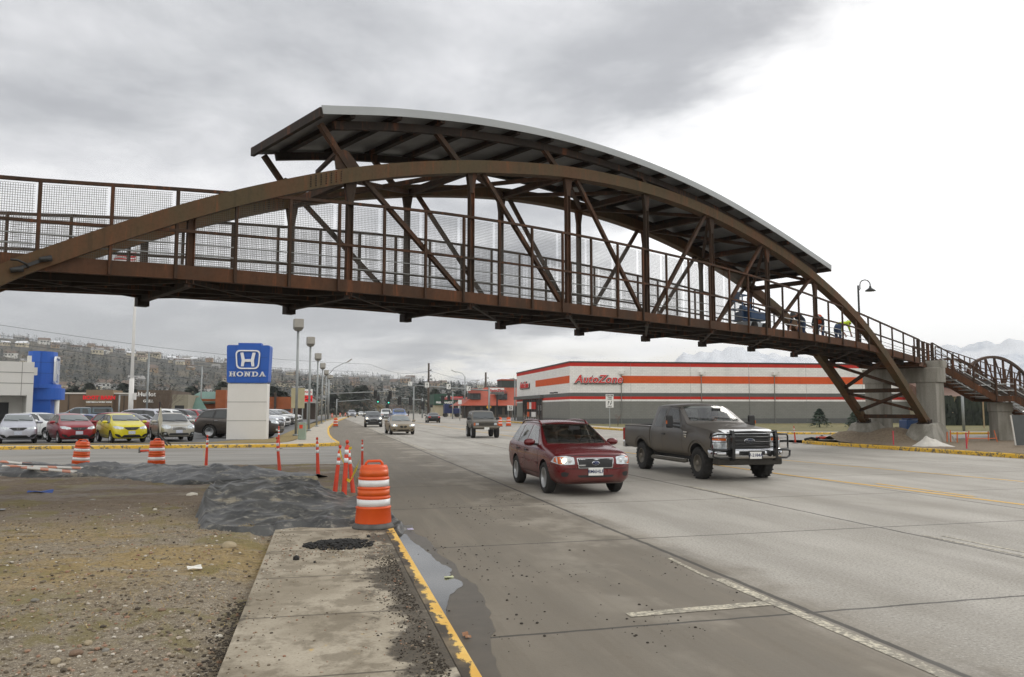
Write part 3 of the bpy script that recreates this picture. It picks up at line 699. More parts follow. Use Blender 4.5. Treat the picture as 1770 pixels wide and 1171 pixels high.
for w_ in (0, 1):
    a = away*w_; u = V((0, 0, 1))
    for p in (S0, S0.lerp(S1, .33), S0.lerp(S1, .66), S1, S2, S2.lerp(S3, .33), S2.lerp(S3, .66), S3):
        mb = MB(); mb.bar(p+a-u*.1, p+a+u*1.05, .09 if p not in (S1,) else .16, .09); tpart(stt, 'rail_post', mb, STEEL)
    for h, m, r in ((1.05, STEEL, .035), (.78, GALV, .025), (.45, GALV, .022), (.25, STEEL, .02)):
        mb = MB(); mb.tube([S0+a+u*h, S1+a+u*h, S2+a+u*h, S3+a+u*h], r, 6); tpart(stt, 'rail', mb, m)
mb = MB(); mb.add([S1+V((0, 0, .1)), S2+V((0, 0, .1)), S2+away+V((0, 0, .1)), S1+away+V((0, 0, .1)), S1+V((0, 0, .05)), S2+V((0, 0, .05)), S2+away+V((0, 0, .05)), S1+away+V((0, 0, .05))], [(0, 1, 2, 3), (7, 6, 5, 4), (0, 4, 5, 1), (1, 5, 6, 2), (2, 6, 7, 3), (3, 7, 4, 0)]); tpart(stt, 'landing', mb, GALV)
pc = atd(1728, 700, 43.0)
p2 = thing('bridge_pier', 'square concrete pier holding up the staircase landing', 'pier', (pc.x, pc.y, 0))
sdir_ = V((sd.x, sd.y, 0)).normalized(); aw = away.normalized()
def sblock(mb, a, b, z0, z1):
    vs = [pc.xy.to_3d()+sdir_*i*a+aw*j*b+V((0, 0, z)) for z in (z0, z1) for i, j in ((-1, -1), (1, -1), (1, 1), (-1, 1))]
    mb.add(vs, [(3, 2, 1, 0), (4, 5, 6, 7), (0, 1, 5, 4), (1, 2, 6, 5), (2, 3, 7, 6), (3, 0, 4, 7)])
zl = S1.z-.17
mb = MB(); sblock(mb, .34, .42, -.1, zl-.5); tpart(p2, 'column', mb, CONC, .03)
mb = MB(); sblock(mb, .38, .46, zl-.5, zl); tpart(p2, 'cap_beam', mb, CONC, .03)
# landing deck joining arch end and stairs
mb = MB(); q0 = B(9.78, 0, 4.22); q1 = B(9.78, BW, 4.22); q2 = S0+away+V((0, 0, -.02)); q3 = S0+V((0, 0, -.02)); q2.z = q3.z = 4.22
mb.ext([q0, q3, q2+(q1-q0)*.5, q1], (0, 0, -.22)); part('end_landing', mb, CHORD)
mb = MB(); u = V((0, 0, 1))
for a, b in ((B(9.78, 0, 4.22), S0.xy.to_3d()+u*4.22), (B(9.78, BW, 4.22), S0.xy.to_3d()+away+(q1-q0)*.5+u*4.22)):
    for k in range(4): p = a.lerp(b, k/3); mb.bar(p-u*.15, p+u*1.1, .12, .12)
    for h in (1.08, .7, .35): mb.bar(a+u*h, b+u*h, .05, .05)
part('landing_railing', mb, STEEL)
# ---- second, farther approach truss
A0 = atd(1618, 634, 45.5); A1 = atd(1800, 690, 56); A0.z -= .1
ab = thing('approach_bridge', 'smaller rusty arched truss bridge beyond the staircase at the right edge', 'bridge', (A0.x, A0.y, 0))
ad = (A1-A0); adx = ad.xy.to_3d().normalized(); aside = V((-adx.y, adx.x, 0))
for w_ in (0, 2.6):
    o_ = aside*w_; mb = MB(); mb.bar(A0+o_, A1+o_, .12, .35); tpart(ab, 'bottom_chord', mb, DKST)
    mb = MB(); pts = []
    for k in range(25):
        f_ = .26+.68*k/24; p = A0+o_+ad*f_; pts.append(p+V((0, 0, .3+1.6*sin(pi*k/24)**.62)))
    mb.sweep(pts, .16, .16, aside); tpart(ab, 'arch', mb, STEEL)
    for k in range(3, 24, 3):
        f_ = .26+.68*k/24; p = A0+o_+ad*f_; mb = MB(); mb.bar(p, pts[k], .1, .1); tpart(ab, 'truss_vertical', mb, STEEL)
        if k < 21:
            mb = MB(); f2 = .26+.68*(k+3)/24
            if k < 12: mb.bar(pts[k], A0+o_+ad*f2, .07, .07)
            else: mb.bar(p, pts[k+3], .07, .07)
            tpart(ab, 'truss_diagonal', mb, STEEL)
    mb = MB()
    for h in (1.25, .85, .5): mb.bar(A0+o_+V((0, 0, h)), A1+o_+V((0, 0, h)), .045, .045)
    for k in range(22): p = A0+o_+ad*(k/21); mb.bar(p, p+V((0, 0, 1.25)), .05, .05)
    tpart(ab, 'railing', mb, STEEL)
mb = MB(); mb.add([A0+V((0, 0, .05)), A1+V((0, 0, .05)), A1+aside*2.6+V((0, 0, .05)), A0+aside*2.6+V((0, 0, .05)), A0-V((0, 0, .1)), A1-V((0, 0, .1)), A1+aside*2.6-V((0, 0, .1)), A0+aside*2.6-V((0, 0, .1))], [(0, 1, 2, 3), (7, 6, 5, 4), (0, 4, 5, 1), (1, 5, 6, 2), (2, 6, 7, 3), (3, 7, 4, 0)]); tpart(ab, 'deck', mb, DKST)

# ---- floodlights clamped on the arch at left
FL = thing('floodlight', 'pair of small black floodlights clamped on the bridge arch at the left edge', 'light', B(-.8, -.2, arch_z(-.8)-.2))
for n in (-.86, -.74):
    mb = MB(); c = B(n, -.24, arch_z(n)-.19); mb.tube([c-BE*.02, c+BE*.17+V((0, 0, .05))], [.045, .06], 10); tpart(FL, 'lamp_head', mb, PLASTIC_BK)
mb = MB(); mb.tube([B(-.87, -.3, arch_z(-.87)+.02), B(-.84, -.32, arch_z(-.84)-.05), B(-.8, -.25, arch_z(-.8)-.18), B(-.79, -.2, arch_z(-.79)-.25)], .02, 6); mb.bar(B(-.84, -.21, arch_z(-.84)-.2), B(-.72, -.21, arch_z(-.72)-.2), .04, .06); tpart(FL, 'cable_bracket', mb, PLASTIC_BK)
# ---- goose-neck lamp at the deck's far end
LP = B(9.98, BW+.2, 4.1)
lampp = thing('street_lamp', 'black goose-neck lamp post with bell shade above the far bridge end', 'lamp', LP)
topz = atd(1507, 498, 44).z; rr = rgt
mb = MB(); mb.tube([LP, V((LP.x, LP.y, topz))], [.07, .05], 10); tpart(lampp, 'pole', mb, PLASTIC_BK)
mb = MB(); c0 = V((LP.x, LP.y, topz-.25)); mb.tube([c0+rr*.04, c0+rr*.1+u*.05, c0+rr*.1+u*.3]+[c0+rr*(.1+.28-.28*cos(a))+u*(.3+.26*sin(a)) for a in (.5, 1, 1.57, 2.1, 2.7, 3.14)]+[c0+rr*.66+u*.12], .028, 8); tpart(lampp, 'arm', mb, PLASTIC_BK)
mb = MB(); mb.lathe([(.05, .12), (.07, .02), (.13, -.02), (.27, -.13), (.27, -.16), (.02, -.12)], 16, c0+rr*.66+u*.1); tpart(lampp, 'shade', mb, PLASTIC_BK)
# ================================================================== VEHICLES
BLK = mat('black_trim', (.018, .018, .019), .5, 0, .1)
TYRE = mat('tyre_rubber', lin(44, 43, 42), .85, 0, .2, 6, .1, 60)
RIM = mat('alloy_rim', lin(206, 208, 210), .3, .35, .08)
RIMD = mat('dusty_rim', lin(122, 116, 106), .65, .2, .15, 8)
CHROME = mat('chrome', lin(205, 207, 210), .12, 1, .03)
def glassm(name, c, ior=1.75): return mat(name, c, .04, 0, .1, .8, ior=ior)
GLS = glassm('side_glass', (.025, .03, .032), 1.6)
WSG = glassm('windshield_glass', (.05, .058, .06), 1.9)
WSL = glassm('pale_windshield_glass', (.15, .17, .17), 1.8)  # pale base colour stands in for reflected cloud
LAMP = mat('headlamp_glass', lin(196, 202, 206), .12, .35, .3, 14, coat=.5)
LAMPON = mat('lit_headlamp', lin(255, 240, 205), .2, 0, 0, emit=(1, .86, .62), es=2.2)
AMB = mat('amber_lens', lin(196, 92, 24), .25, 0, .15, coat=.3)
REDL = mat('red_lens', lin(168, 22, 20), .25, 0, .15, coat=.3)
PLATE = mat('number_plate', lin(226, 226, 222), .4, 0, .05)
INK = mat('plate_ink', lin(40, 52, 96), .6, 0, 0)
BLUEP = mat('dealer_plate', lin(196, 202, 216), .4, 0, .12, 20)
def paint(name, c, rough=.34, metal=.25, dirt=0, coat=.6, dz=.75):
    t = NT(name); P = t.sep(); f = t.noise(2.2, 5, .6)
    b = t.mix(t.sm(f, .3, .7), sc3(c, .92), sc3(c, 1.08))
    if dirt:
        d = t.mth('MULTIPLY', t.sm(t.mth('ADD', P[2], t.mth('MULTIPLY', t.mth('SUBTRACT', f, .5), .9)), dz+.35, dz-.35), dirt)
        b = t.mix(d, b, lin(112, 104, 92)); t.set(t.mth('ADD', rough, t.mth('MULTIPLY', d, .35)))
        t.col(b); t.b.inputs['Metallic'].default_value = metal*.5; t.b.inputs['Coat Weight'].default_value = coat*.4; return t.m
    t.col(b); return t.set(rough, metal, coat)

def loft(name, st, mats, cr=.05, cuts=(), boxes=(), lvl=2, crease=.35, tuck=.95, prisms=()):
    vs, fs, ek = [], [], {}; K = 16
    for x, w_, zb, zs, zt, wt in st:
        h = [(0, zb), (w_*.78, zb), (w_*tuck, zb+.07), (w_, lerp(zb, zs, .52)), (w_*.988, zs-.08), (w_*.955, zs), (wt, zt-cr), (wt*.6, zt-cr*.3), (0, zt)]
        vs += [(x, y, z) for y, z in h]+[(x, -y, z) for y, z in h[-2:0:-1]]
    n = len(st)
    for i in range(n-1):
        for k in range(K): fs.append((i*K+k, i*K+(k+1) % K, (i+1)*K+(k+1) % K, (i+1)*K+k))
    fs += [tuple(range(K-1, -1, -1)), tuple((n-1)*K+k for k in range(K))]
    bm = bmesh.new(); bv = [bm.verts.new(v) for v in vs]; [bm.faces.new([bv[i] for i in f]) for f in fs]
    bmesh.ops.recalc_face_normals(bm, faces=bm.faces)
    cl = bm.edges.layers.float.get('crease_edge') or bm.edges.layers.float.new('crease_edge')
    bm.verts.index_update()
    for e_ in bm.edges:
        a, b = e_.verts[0].index, e_.verts[1].index; ka, kb = a % K, b % K
        if ka == kb and ka in (5, 11): e_[cl] = crease
        elif ka == kb and ka in (6, 10): e_[cl] = crease*1.2
        elif ka == kb and ka in (1, 15): e_[cl] = .6
        elif (a//K == b//K) and a//K in (0, n-1): e_[cl] = .45
    me = bpy.data.meshes.new(name); bm.to_mesh(me); bm.free()
    for m in mats: me.materials.append(m)
    o = bpy.data.objects.new('tmp', me); COL.objects.link(o)
    sb = o.modifiers.new('s', 'SUBSURF'); sb.levels = lvl; sb.render_levels = lvl
    tmp = []
    for c in list(cuts)+list(boxes):
        mb = MB(); mb.cur = 1
        if len(c) == 5: mb.lathe([(c[2], c[3]), (c[2], c[4])], 36, (c[0], 0, c[1]), 'y', False)
        else: mb.box2(*c)
        q = mb.build('cut', mats, None, 0, True); tmp.append(q)
        bo = o.modifiers.new('b', 'BOOLEAN'); bo.operation = 'DIFFERENCE'; bo.object = q; bo.solver = 'EXACT'
    for poly, vec in prisms:
        mb = MB(); mb.cur = 2; mb.ext(poly, vec); q = mb.build('cut', mats, None, 0, True); tmp.append(q)
        bo = o.modifiers.new('b', 'BOOLEAN'); bo.operation = 'DIFFERENCE'; bo.object = q; bo.solver = 'EXACT'
    bpy.context.view_layer.update()
    m2 = bpy.data.meshes.new_from_object(o.evaluated_get(bpy.context.evaluated_depsgraph_get()))
    for q in tmp+[o]: bpy.data.objects.remove(q)
    for p in m2.polygons: p.use_smooth = True
    m2.set_sharp_from_angle(angle=radians(38)); m2.name = name
    return m2
def bvh_of(me): return BVHTree.FromPolygons([v.co.copy() for v in me.vertices], [tuple(p.vertices) for p in me.polygons])
def roundp(poly, r, n=3):                  # round an outline's corners
    out = []; k = len(poly)
    for i in range(k):
        p = V(poly[i]); a = V(poly[i-1]); b = V(poly[(i+1) % k]); ra = min(r, (a-p).length*.45); rb = min(r, (b-p).length*.45)
        A = p+(a-p).normalized()*ra; Bq = p+(b-p).normalized()*rb
        for j in range(n+1): t = j/n; out.append(tuple((1-t)**2*A+2*t*(1-t)*p+t*t*Bq))
    return out
def patch(bvh, poly, plane, m, off=.006, name='panel', parent=None, step=.07, r=.03, flip=False, thick=0):
    """a panel of the given outline, laid on the car's skin as seen from the front, rear, left or right side"""
    poly = [((-a if flip else a), b) for a, b in poly]
    if r: poly = roundp(poly, r)
    bm = bmesh.new(); vs = [bm.verts.new((a, b, 0)) for a, b in poly]; bm.faces.new(vs)
    for ax in (0, 1):
        lo = min(p[ax] for p in poly); hi = max(p[ax] for p in poly); q = lo+step
        while q < hi-1e-4:
            co = [0, 0, 0]; co[ax] = q; no = [0, 0, 0]; no[ax] = 1
            bmesh.ops.bisect_plane(bm, geom=bm.verts[:]+bm.edges[:]+bm.faces[:], plane_co=co, plane_no=no); q += step
    d = {'front': V((-1, 0, 0)), 'rear': V((1, 0, 0)), 'left': V((0, -1, 0)), 'right': V((0, 1, 0)), 'top': V((0, 0, -1))}[plane]
    bad = []; last = None
    for v in bm.verts:
        a, b = v.co.x, v.co.y
        o = {'front': V((6, a, b)), 'rear': V((-6, a, b)), 'left': V((a, 4, b)), 'right': V((a, -4, b)), 'top': V((a, b, 6))}[plane]
        h, n, i, _ = bvh.ray_cast(o, d)
        if h is None: h, n, i, _ = bvh.find_nearest(o+d*(4.2 if plane in ('front', 'rear') else 3.1)) if False else bvh.find_nearest(V((o.x if plane != 'front' and plane != 'rear' else (2 if plane == 'front' else -2), o.y if plane in ('front', 'rear', 'top') else (.8 if plane == 'left' else -.8), o.z if plane != 'top' else 1)))
        if n.dot(d) > 0: n = -n
        v.co = h+n*off
    bm.normal_update()
    for f in bm.faces:
        if f.normal.dot(d) > 0: f.normal_flip()
    if thick: pass
    for f in bm.faces: f.smooth = True
    me = bpy.data.meshes.new(name); bm.to_mesh(me); bm.free(); me.materials.append(m)
    return link(name, me, parent)
def strip(bvh, pts, wd, plane, m, name, parent, off=.005):   # thin seam or trim along a polyline on the skin
    mb = MB(); d = {'left': V((0, -1, 0)), 'right': V((0, 1, 0)), 'front': V((-1, 0, 0))}[plane]; vs = []; fs = []; P = []
    for (a, b), (a2, b2) in zip(pts, pts[1:]):
        n = max(1, int(V((a2-a, b2-b)).length/.08)); P += [(lerp(a, a2, k/n), lerp(b, b2, k/n)) for k in range(n)]
    P.append(pts[-1])
    for i, (a, b) in enumerate(P):
        q0 = V(P[max(i-1, 0)]); q1 = V(P[min(i+1, len(P)-1)]); t = (q1-q0).normalized(); nn = V((-t.y, t.x))*wd/2
        for sg in (-1, 1):
            aa, bb = a+nn.x*sg, b+nn.y*sg
            o = {'left': V((aa, 4, bb)), 'right': V((aa, -4, bb)), 'front': V((6, aa, bb))}[plane]; h, n_, _, _ = bvh.ray_cast(o, d)
            if h is None: h, n_, _, _ = bvh.find_nearest(V((aa, .8 if plane == 'left' else -.8, bb)))
            if n_.dot(d) > 0: n_ = -n_
            vs.append(h+n_*off)
    fs = [(i*2, i*2+1, i*2+3, i*2+2) for i in range(len(P)-1)]
    mb.add(vs, fs, True); return mb.build(name, m, parent)
WH = {}
def wheel_mesh(style, R, W):
    key = (style, R, W)
    if key in WH: return WH[key]
    mb = MB(); rr = R*(.66 if style != 'steel' else .56)
    mb.lathe([(rr, -W/2+.02), (R*.86, -W/2), (R*.97, -W/2+.025), (R, -W/2+.05), (R, W/2-.05), (R*.97, W/2-.025), (R*.86, W/2), (rr, W/2-.02), (rr*.97, W/2-.05), (rr*.97, -W/2+.05), (rr, -W/2+.02)], 36, (0, 0, 0), 'y')
    if style == 'steel':
        for k in range(44):
            a = 2*pi*k/44; s_ = 1 if k % 2 else -1
            mb.M = Matrix.Rotation(-a, 4, 'Y'); mb.box((R+.002, s_*W*.26, 0), (.018, W*.4, .03))
        mb.M = Matrix()
    ty = mb.build('tyre', TYRE); tm = ty.data; bpy.data.objects.remove(ty)
    mb = MB(); y0 = W/2-.035
    mb.lathe([(rr*.98, y0+.02), (rr*.93, y0+.022), (rr*.89, y0-.02), (rr*.86, -W/2+.04)], 32, (0, 0, 0), 'y')
    if style in ('five', 'seven', 'multi'):
        n = {'five': 5, 'seven': 7, 'multi': 10}[style]
        for k in range(n):
            a = 2*pi*k/n; mb.M = Matrix.Rotation(-a, 4, 'Y'); hw = rr*(.16 if n == 5 else (.12 if n == 7 else .085))
            vs = [(rr*.16, y0-.005, -hw), (rr*.92, y0+.01, -hw*.62), (rr*.92, y0+.01, hw*.62), (rr*.16, y0-.005, hw)]
            vs += [(x, y-.04, z*1.3) for x, y, z in vs]; mb.add(vs, [(0, 1, 2, 3), (7, 6, 5, 4), (0, 4, 5, 1), (1, 5, 6, 2), (2, 6, 7, 3), (3, 7, 4, 0)])
        mb.M = Matrix(); mb.lathe([(rr*.26, y0-.03), (rr*.24, y0+.012), (rr*.1, y0+.02), (0.0, y0+.02)], 20, (0, 0, 0), 'y')
    else:
        mb.lathe([(rr*.9, y0-.05), (rr*.72, y0-.085), (rr*.5, y0-.035), (rr*.36, y0-.03), (rr*.3, y0+.03), (rr*.14, y0+.045), (0, y0+.045)], 28, (0, 0, 0), 'y')
    mm = RIM if style != 'steel' else RIMD; ri = mb.build('rim', mm); rm = ri.data; bpy.data.objects.remove(ri)
    mb = MB(); yb = y0-.075; mb.lathe([(rr*.9, yb-.02), (rr*.4, yb-.02), (0, yb-.02)], 24, (0, 0, 0), 'y')
    if style == 'steel':
        mb = MB()
        for k in range(8):
            a = 2*pi*k/8; mb.lathe([(rr*.085, y0-.055), (rr*.085, y0-.03), (0, y0-.03)], 10, (rr*.6*cos(a), 0, rr*.6*sin(a)), 'y', False)
    hb = mb.build('brake', BLK); hm = hb.data; bpy.data.objects.remove(hb)
    WH[key] = (tm, rm, hm); return WH[key]
def wheels(root, ax, yc, R, W, style):
    for x in ax:
        for sg in (1, -1):
            tm, rm, hm = wheel_mesh(style, R, W)
            wo_ = bpy.data.objects.new('wheel', None); COL.objects.link(wo_); wo_.parent = root; wo_.location = (x, sg*yc, R); wo_.rotation_euler = (0, 0, 0 if sg > 0 else pi)
            link('tyre', tm, wo_); link('rim', rm, wo_); link('brake_disc', hm, wo_)
def ring_slice(o): pass
def mirror_part(root, x, y, z, m, sx=.2, sy=.24, sz=.16, arm=True):
    for sg in (1, -1):
        mb = MB(); mb.grid(12, 8, lambda u, v, sg=sg: (x-.02+sx*.5*cos(2*pi*u)*sin(pi*v)*(1 if cos(2*pi*u) > 0 else .55), sg*(y+sy*.5)+sy*.55*(-cos(pi*v)), z+sz*.5*sin(2*pi*u)*sin(pi*v)**.7))
        o = mb.build('mirror', m, root, 0, True)
        if arm: mb = MB(); mb.bar((x, sg*(y-.12), z-.05), (x, sg*(y+.06), z-.04), .07, .05); mb.build('bracket', BLK, o)
def finish_car(root, bvh, S, pm):
    """lamps, grille, glass, seams, handles, plates and mirrors common to all cars, from the outlines in S"""
    for pl, fl in (('left', False), ('right', False)):
        for i, p in enumerate(S.get('win', ())):
            patch(bvh, p, pl, S.get('glass', GLS), .006, 'side_window', root, .12, .04)
        if 'winframe' in S: patch(bvh, S['winframe'], pl, BLK, .003, 'window_trim', root, .12, .05)
        for p in S.get('seams', ()): strip(bvh, p, .014, pl, BLK, 'door_seam', root)
        for p in S.get('trim', ()): strip(bvh, p[0], p[1], pl, p[2], 'trim', root, .012)
        for x, z in S.get('handles', ()):
            sg = 1 if pl == 'left' else -1; h, n, _, _ = bvh.ray_cast(V((x, 4*sg, z)), V((0, -sg, 0)))
            if h: mb = MB(); mb.box((x, h.y+sg*.018, z), (.2, .03, .035)); mb.build('door_handle', S.get('handle_mat', pm), root, .008)
    patch(bvh, S['ws'], 'front', S.get('wsm', WSG), .007, 'windshield', root, .1, .06)
    if 'rw' in S: patch(bvh, S['rw'], 'rear', S.get('rwm', GLS), .007, 'rear_window', root, .1, .06)
    for p, m, nm, of in S.get('front', ()): patch(bvh, p, 'front', m, of, nm, root, .06, .02)
    for p, m, nm, of in S.get('front2', ()):
        for fl in (False, True): patch(bvh, p, 'front', m, of, nm, root, .06, .02, fl)
    for p, m, nm, of in S.get('rear2', ()):
        for fl in (False, True): patch(bvh, p, 'rear', m, of, nm, root, .06, .02, fl)
    for p, m, nm, of in S.get('rear', ()): patch(bvh, p, 'rear', m, of, nm, root, .06, .02)
    for p, m, nm, of in S.get('side2', ()):
        for pl in ('left', 'right'): patch(bvh, p, pl, m, of, nm, root, .06, .02)
    for x0, x1 in ((-.62, -.02), (.02, .62)):
        if S.get('wipers', True):
            pts = []
            for k in range(6):
                y = lerp(x0, x1, k/5)*S.get('wsc', 1); z = S['ws'][0][1]+.015+.05*(1-k/5); h, n, _, _ = bvh.ray_cast(V((6, y, z)), V((-1, 0, 0)))
                if h: pts.append(h+n*.025)
            if len(pts) > 2: mb = MB(); mb.tube(pts, .011, 5); mb.build('wiper', BLK, root)
    if 'mirror' in S: mirror_part(root, *S['mirror'], S.get('mirror_mat', pm))
def plate(root, x, z, w_=.31, h=.155, txt=None, m=None, tilt=0):
    mb = MB(); mb.box((0, 0, 0), (.012, w_, h)); o = mb.build('number_plate', m or PLATE, root, .004); o.location = (x, 0, z)
    if txt: text_mesh(txt, h*.62, INK, o, 'lettering', (.008 if x > 0 else -.008, 0, 0), (pi/2, 0, pi/2 if x > 0 else -pi/2), .001, .002)
    return o

def cabin_cuts(win, ws, rw, xs, cav):
    pr = [([(x, -hw, z) for x, z in poly], (0, 2*hw, 0)) for poly, hw in cav]
    for p in win: pr.append(([(x, -1.5, z) for x, z in roundp(p, .05)], (0, 3, 0)))
    pr.append(([(xs[0], y, z) for y, z in roundp(ws, .06)], (xs[1]-xs[0], 0, 0)))
    if rw: pr.append(([(xs[2], y, z) for y, z in roundp(rw, .06)], (xs[3]-xs[2], 0, 0)))
    return pr
def clear_glass(name, tint, refl, base=0.0):
    t = NT(name); tr = t.n('ShaderNodeBsdfTransparent'); tr.inputs[0].default_value = (*tint, 1); gl = t.n('ShaderNodeBsdfGlossy'); gl.inputs['Roughness'].default_value = .03; fr = t.n('ShaderNodeFresnel'); fr.inputs[0].default_value = refl
    ms = t.n('ShaderNodeMixShader'); t.l(t.mth('ADD', t.mth('MULTIPLY', fr.outputs[0], .9), base), ms.inputs[0]); t.l(tr.outputs[0], ms.inputs[1]); t.l(gl.outputs[0], ms.inputs[2]); t.l(ms.outputs[0], t.t.nodes['Material Output'].inputs[0]); return t.m
CGL = clear_glass('clear_car_glass', (.86, .90, .88), 2.0, .12); CGLT = clear_glass('tinted_car_glass', (.30, .33, .33), 1.7); CGW = clear_glass('clear_windshield', (.88, .92, .90), 2.3, .26)
INTM = mat('grey_interior', lin(202, 202, 196), .8, 0, .1); SEATM = mat('grey_seat', lin(150, 150, 146), .9, 0, .12)
def interior(root, xd, hw, zf, rear=True, hmax=1.3):
    rows = [(xd-.55, 1)]+([(xd-1.42, 0)] if rear else [])
    for x, fr in rows:
        for sg in (1, -1):
            mb = MB(); mb.box2(x-.02, x+.46, sg*.36-.23, sg*.36+.23, zf, zf+.2); mb.add([(x, sg*.36-.23, zf+.15), (x+.13, sg*.36-.23, zf+.15), (x-.10, sg*.36-.2, zf+.66), (x-.2, sg*.36-.2, zf+.66), (x, sg*.36+.23, zf+.15), (x+.13, sg*.36+.23, zf+.15), (x-.10, sg*.36+.2, zf+.66), (x-.2, sg*.36+.2, zf+.66)], [(0, 1, 2, 3), (7, 6, 5, 4), (0, 4, 5, 1), (1, 5, 6, 2), (2, 6, 7, 3), (3, 7, 4, 0)])
            st_ = mb.build('seat', SEATM, root, .03, True); mb = MB(); mb.box2(x-.22, x-.12, sg*.36-.13, sg*.36+.13, zf+.70, zf+.88); mb.build('headrest', SEATM, st_, .04)
    mb = MB(); mb.box2(xd+.18, xd+.55, -hw, hw, zf+.12, zf+.42); mb.build('dashboard', SEATM, root, .05)
    mb = MB(); c = V((xd+.10, .36, zf+.42)); mb.tube([c+V((.07*sin(a), .18*cos(a), .17*sin(a))) for a in [2*pi*k/20 for k in range(20)]], .014, 6, True); mb.build('steering_wheel', BLK, root)
    mb = MB(); mb.box2(xd+.25, xd+.3, -.12, .12, hmax-.1, hmax-.02); mb.build('rear_view_mirror', BLK, root)
def make_car(name, label, cat, S, pm, group=None):
    root = thing(name, label, cat, group=group)
    cuts = []
    for x in S['axles']:
        for sg in (1, -1):
            y = S['yc']; a, b = sorted((sg*(y-.2), sg*(y+.6))); cuts.append((x, S['R']+S.get('lift', .01), S['R']*1.0+S.get('gap', .055), a, b))
    me = loft('body', S['st'], [pm, BLK], S.get('cr', .05), cuts, (), 2, S.get('crease', .35), S.get('tuck', .95)); bvh = bvh_of(me)
    if 'prisms' in S: me = loft('body', S['st'], [pm, BLK, INTM], S.get('cr', .05), cuts, (), 2, S.get('crease', .35), S.get('tuck', .95), S['prisms'])
    link('body', me, root)
    finish_car(root, bvh, S, pm)
    wheels(root, S['axles'], S['yc'], S['R'], S.get('W', .22), S.get('style', 'five'))
    # dark underside pan so that no light shows through under the car
    return root, bvh
def recolor(root, pm, old):
    for o in [root]+list(root.children_recursive):
        if o.type == 'MESH':
            for s_ in o.material_slots:
                if s_.material == old: s_.link = 'OBJECT'; s_.material = pm
def place(root, x, y, hd, z=0, s=1):        # hd: direction the nose points, degrees clockwise from -Y (towards the camera) seen from above ... 0 = towards camera, 90 = +X
    root.location = (x, y, z); root.rotation_euler = (0, 0, radians(hd-90)); root.scale = (s, s, s)

# ---- outlines per kind --------------------------------------------------------------------------
SUV = dict(st=[(2.25, .60, .36, .66, .76, .52), (2.17, .77, .27, .78, .87, .66), (1.98, .845, .24, .87, .95, .74), (1.40, .865, .24, .93, 1.01, .78), (1.02, .868, .24, .96, 1.05, .79),
     (.30, .868, .24, .97, 1.46, .61), (.08, .868, .24, .97, 1.52, .60), (-.6, .868, .24, .98, 1.55, .60), (-1.3, .868, .24, .99, 1.54, .595), (-1.78, .86, .25, 1.0, 1.50, .585), (-2.08, .84, .29, 1.0, 1.14, .70), (-2.2, .80, .33, .9, 1.0, .68), (-2.26, .70, .40, .75, .86, .60)],
    axles=(1.30, -1.23), yc=.755, R=.335, W=.22, style='five', gap=.05,
    win=[[(.70, 1.01), (.16, 1.40), (-.30, 1.435), (-.32, 1.01)], [(-.38, 1.01), (-.37, 1.435), (-1.05, 1.43), (-1.10, 1.02)], [(-1.16, 1.02), (-1.12, 1.43), (-1.68, 1.39), (-1.90, 1.07)]],
    winframe=[(.80, .99), (.18, 1.43), (-.3, 1.46), (-1.1, 1.455), (-1.73, 1.41), (-1.97, 1.04), (-1.1, .995)],
    ws=[(-.69, 1.05), (.69, 1.05), (.575, 1.455), (-.575, 1.455)], rw=[(-.62, 1.08), (.62, 1.08), (.54, 1.42), (-.54, 1.42)],
    seams=[[(.86, .98), (.84, .62), (.80, .40)], [(-.35, .99), (-.36, .40)], [(-1.12, .99), (-1.10, .80), (-.88, .62), (-.80, .40)], [(.80, .40), (-.80, .40)]],
    trim=[([(.82, .56), (-.84, .58)], .035, None)], handles=[(-.18, .86), (-.95, .87)], handle_mat=BLK, mirror=(.62, .86, 1.06), wsm=WSL, glass=WSG)
SUV['trim'] = []
# ---- the maroon wagon-SUV in the near lane
MAR = paint('maroon_paint', lin(98, 17, 22), .26, .3, .32, .8, .42)
MARF = lin(112, 20, 26)
S = dict(SUV)
S['front2'] = [([(.45, .665), (.455, .80), (.60, .825), (.80, .815), (.84, .70), (.74, .655)], LAMP, 'headlight', .012), ([(.66, .67), (.66, .80), (.73, .81), (.80, .80), (.82, .71), (.74, .665)], AMB, 'turn_signal', .0135),
    ([(.56, .50), (.60, .44), (.68, .44), (.70, .50), (.66, .53)], BLK, 'fog_lamp_hole', .008)]
S['front'] = [([(-.37, .585), (.37, .585), (.40, .79), (-.40, .79)], CHROME, 'grille_frame', .010), ([(-.355, .598), (.355, .598), (.385, .777), (-.385, .777)], BLK, 'grille', .013),
    ([(-.36, .40), (.36, .40), (.40, .445), (-.40, .445)], BLK, 'air_intake', .008), ([(-.72, .30), (.72, .30), (.66, .25), (-.66, .25)], BLK, 'under_bumper', .006)]
S['rear2'] = [([(.62, .72), (.62, .98), (.79, 1.0), (.82, .72)], REDL, 'taillight', .008)]
S['prisms'] = cabin_cuts(S['win'], S['ws'], S['rw'], (1.6, .15, -2.5, -1.6), [([(.80, .66), (.86, 1.02), (.25, 1.05), (-1.95, 1.05), (-1.95, .66)], .74), ([(.82, 1.0), (.20, 1.42), (-1.70, 1.42), (-1.95, 1.0)], .60)])
S['glass'] = CGL; S['wsm'] = CGW; S['rwm'] = CGL; S.pop('winframe')
suv, bvh = make_car('suv', 'maroon compact suv driving toward the camera in the near lane', 'car', S, MAR)
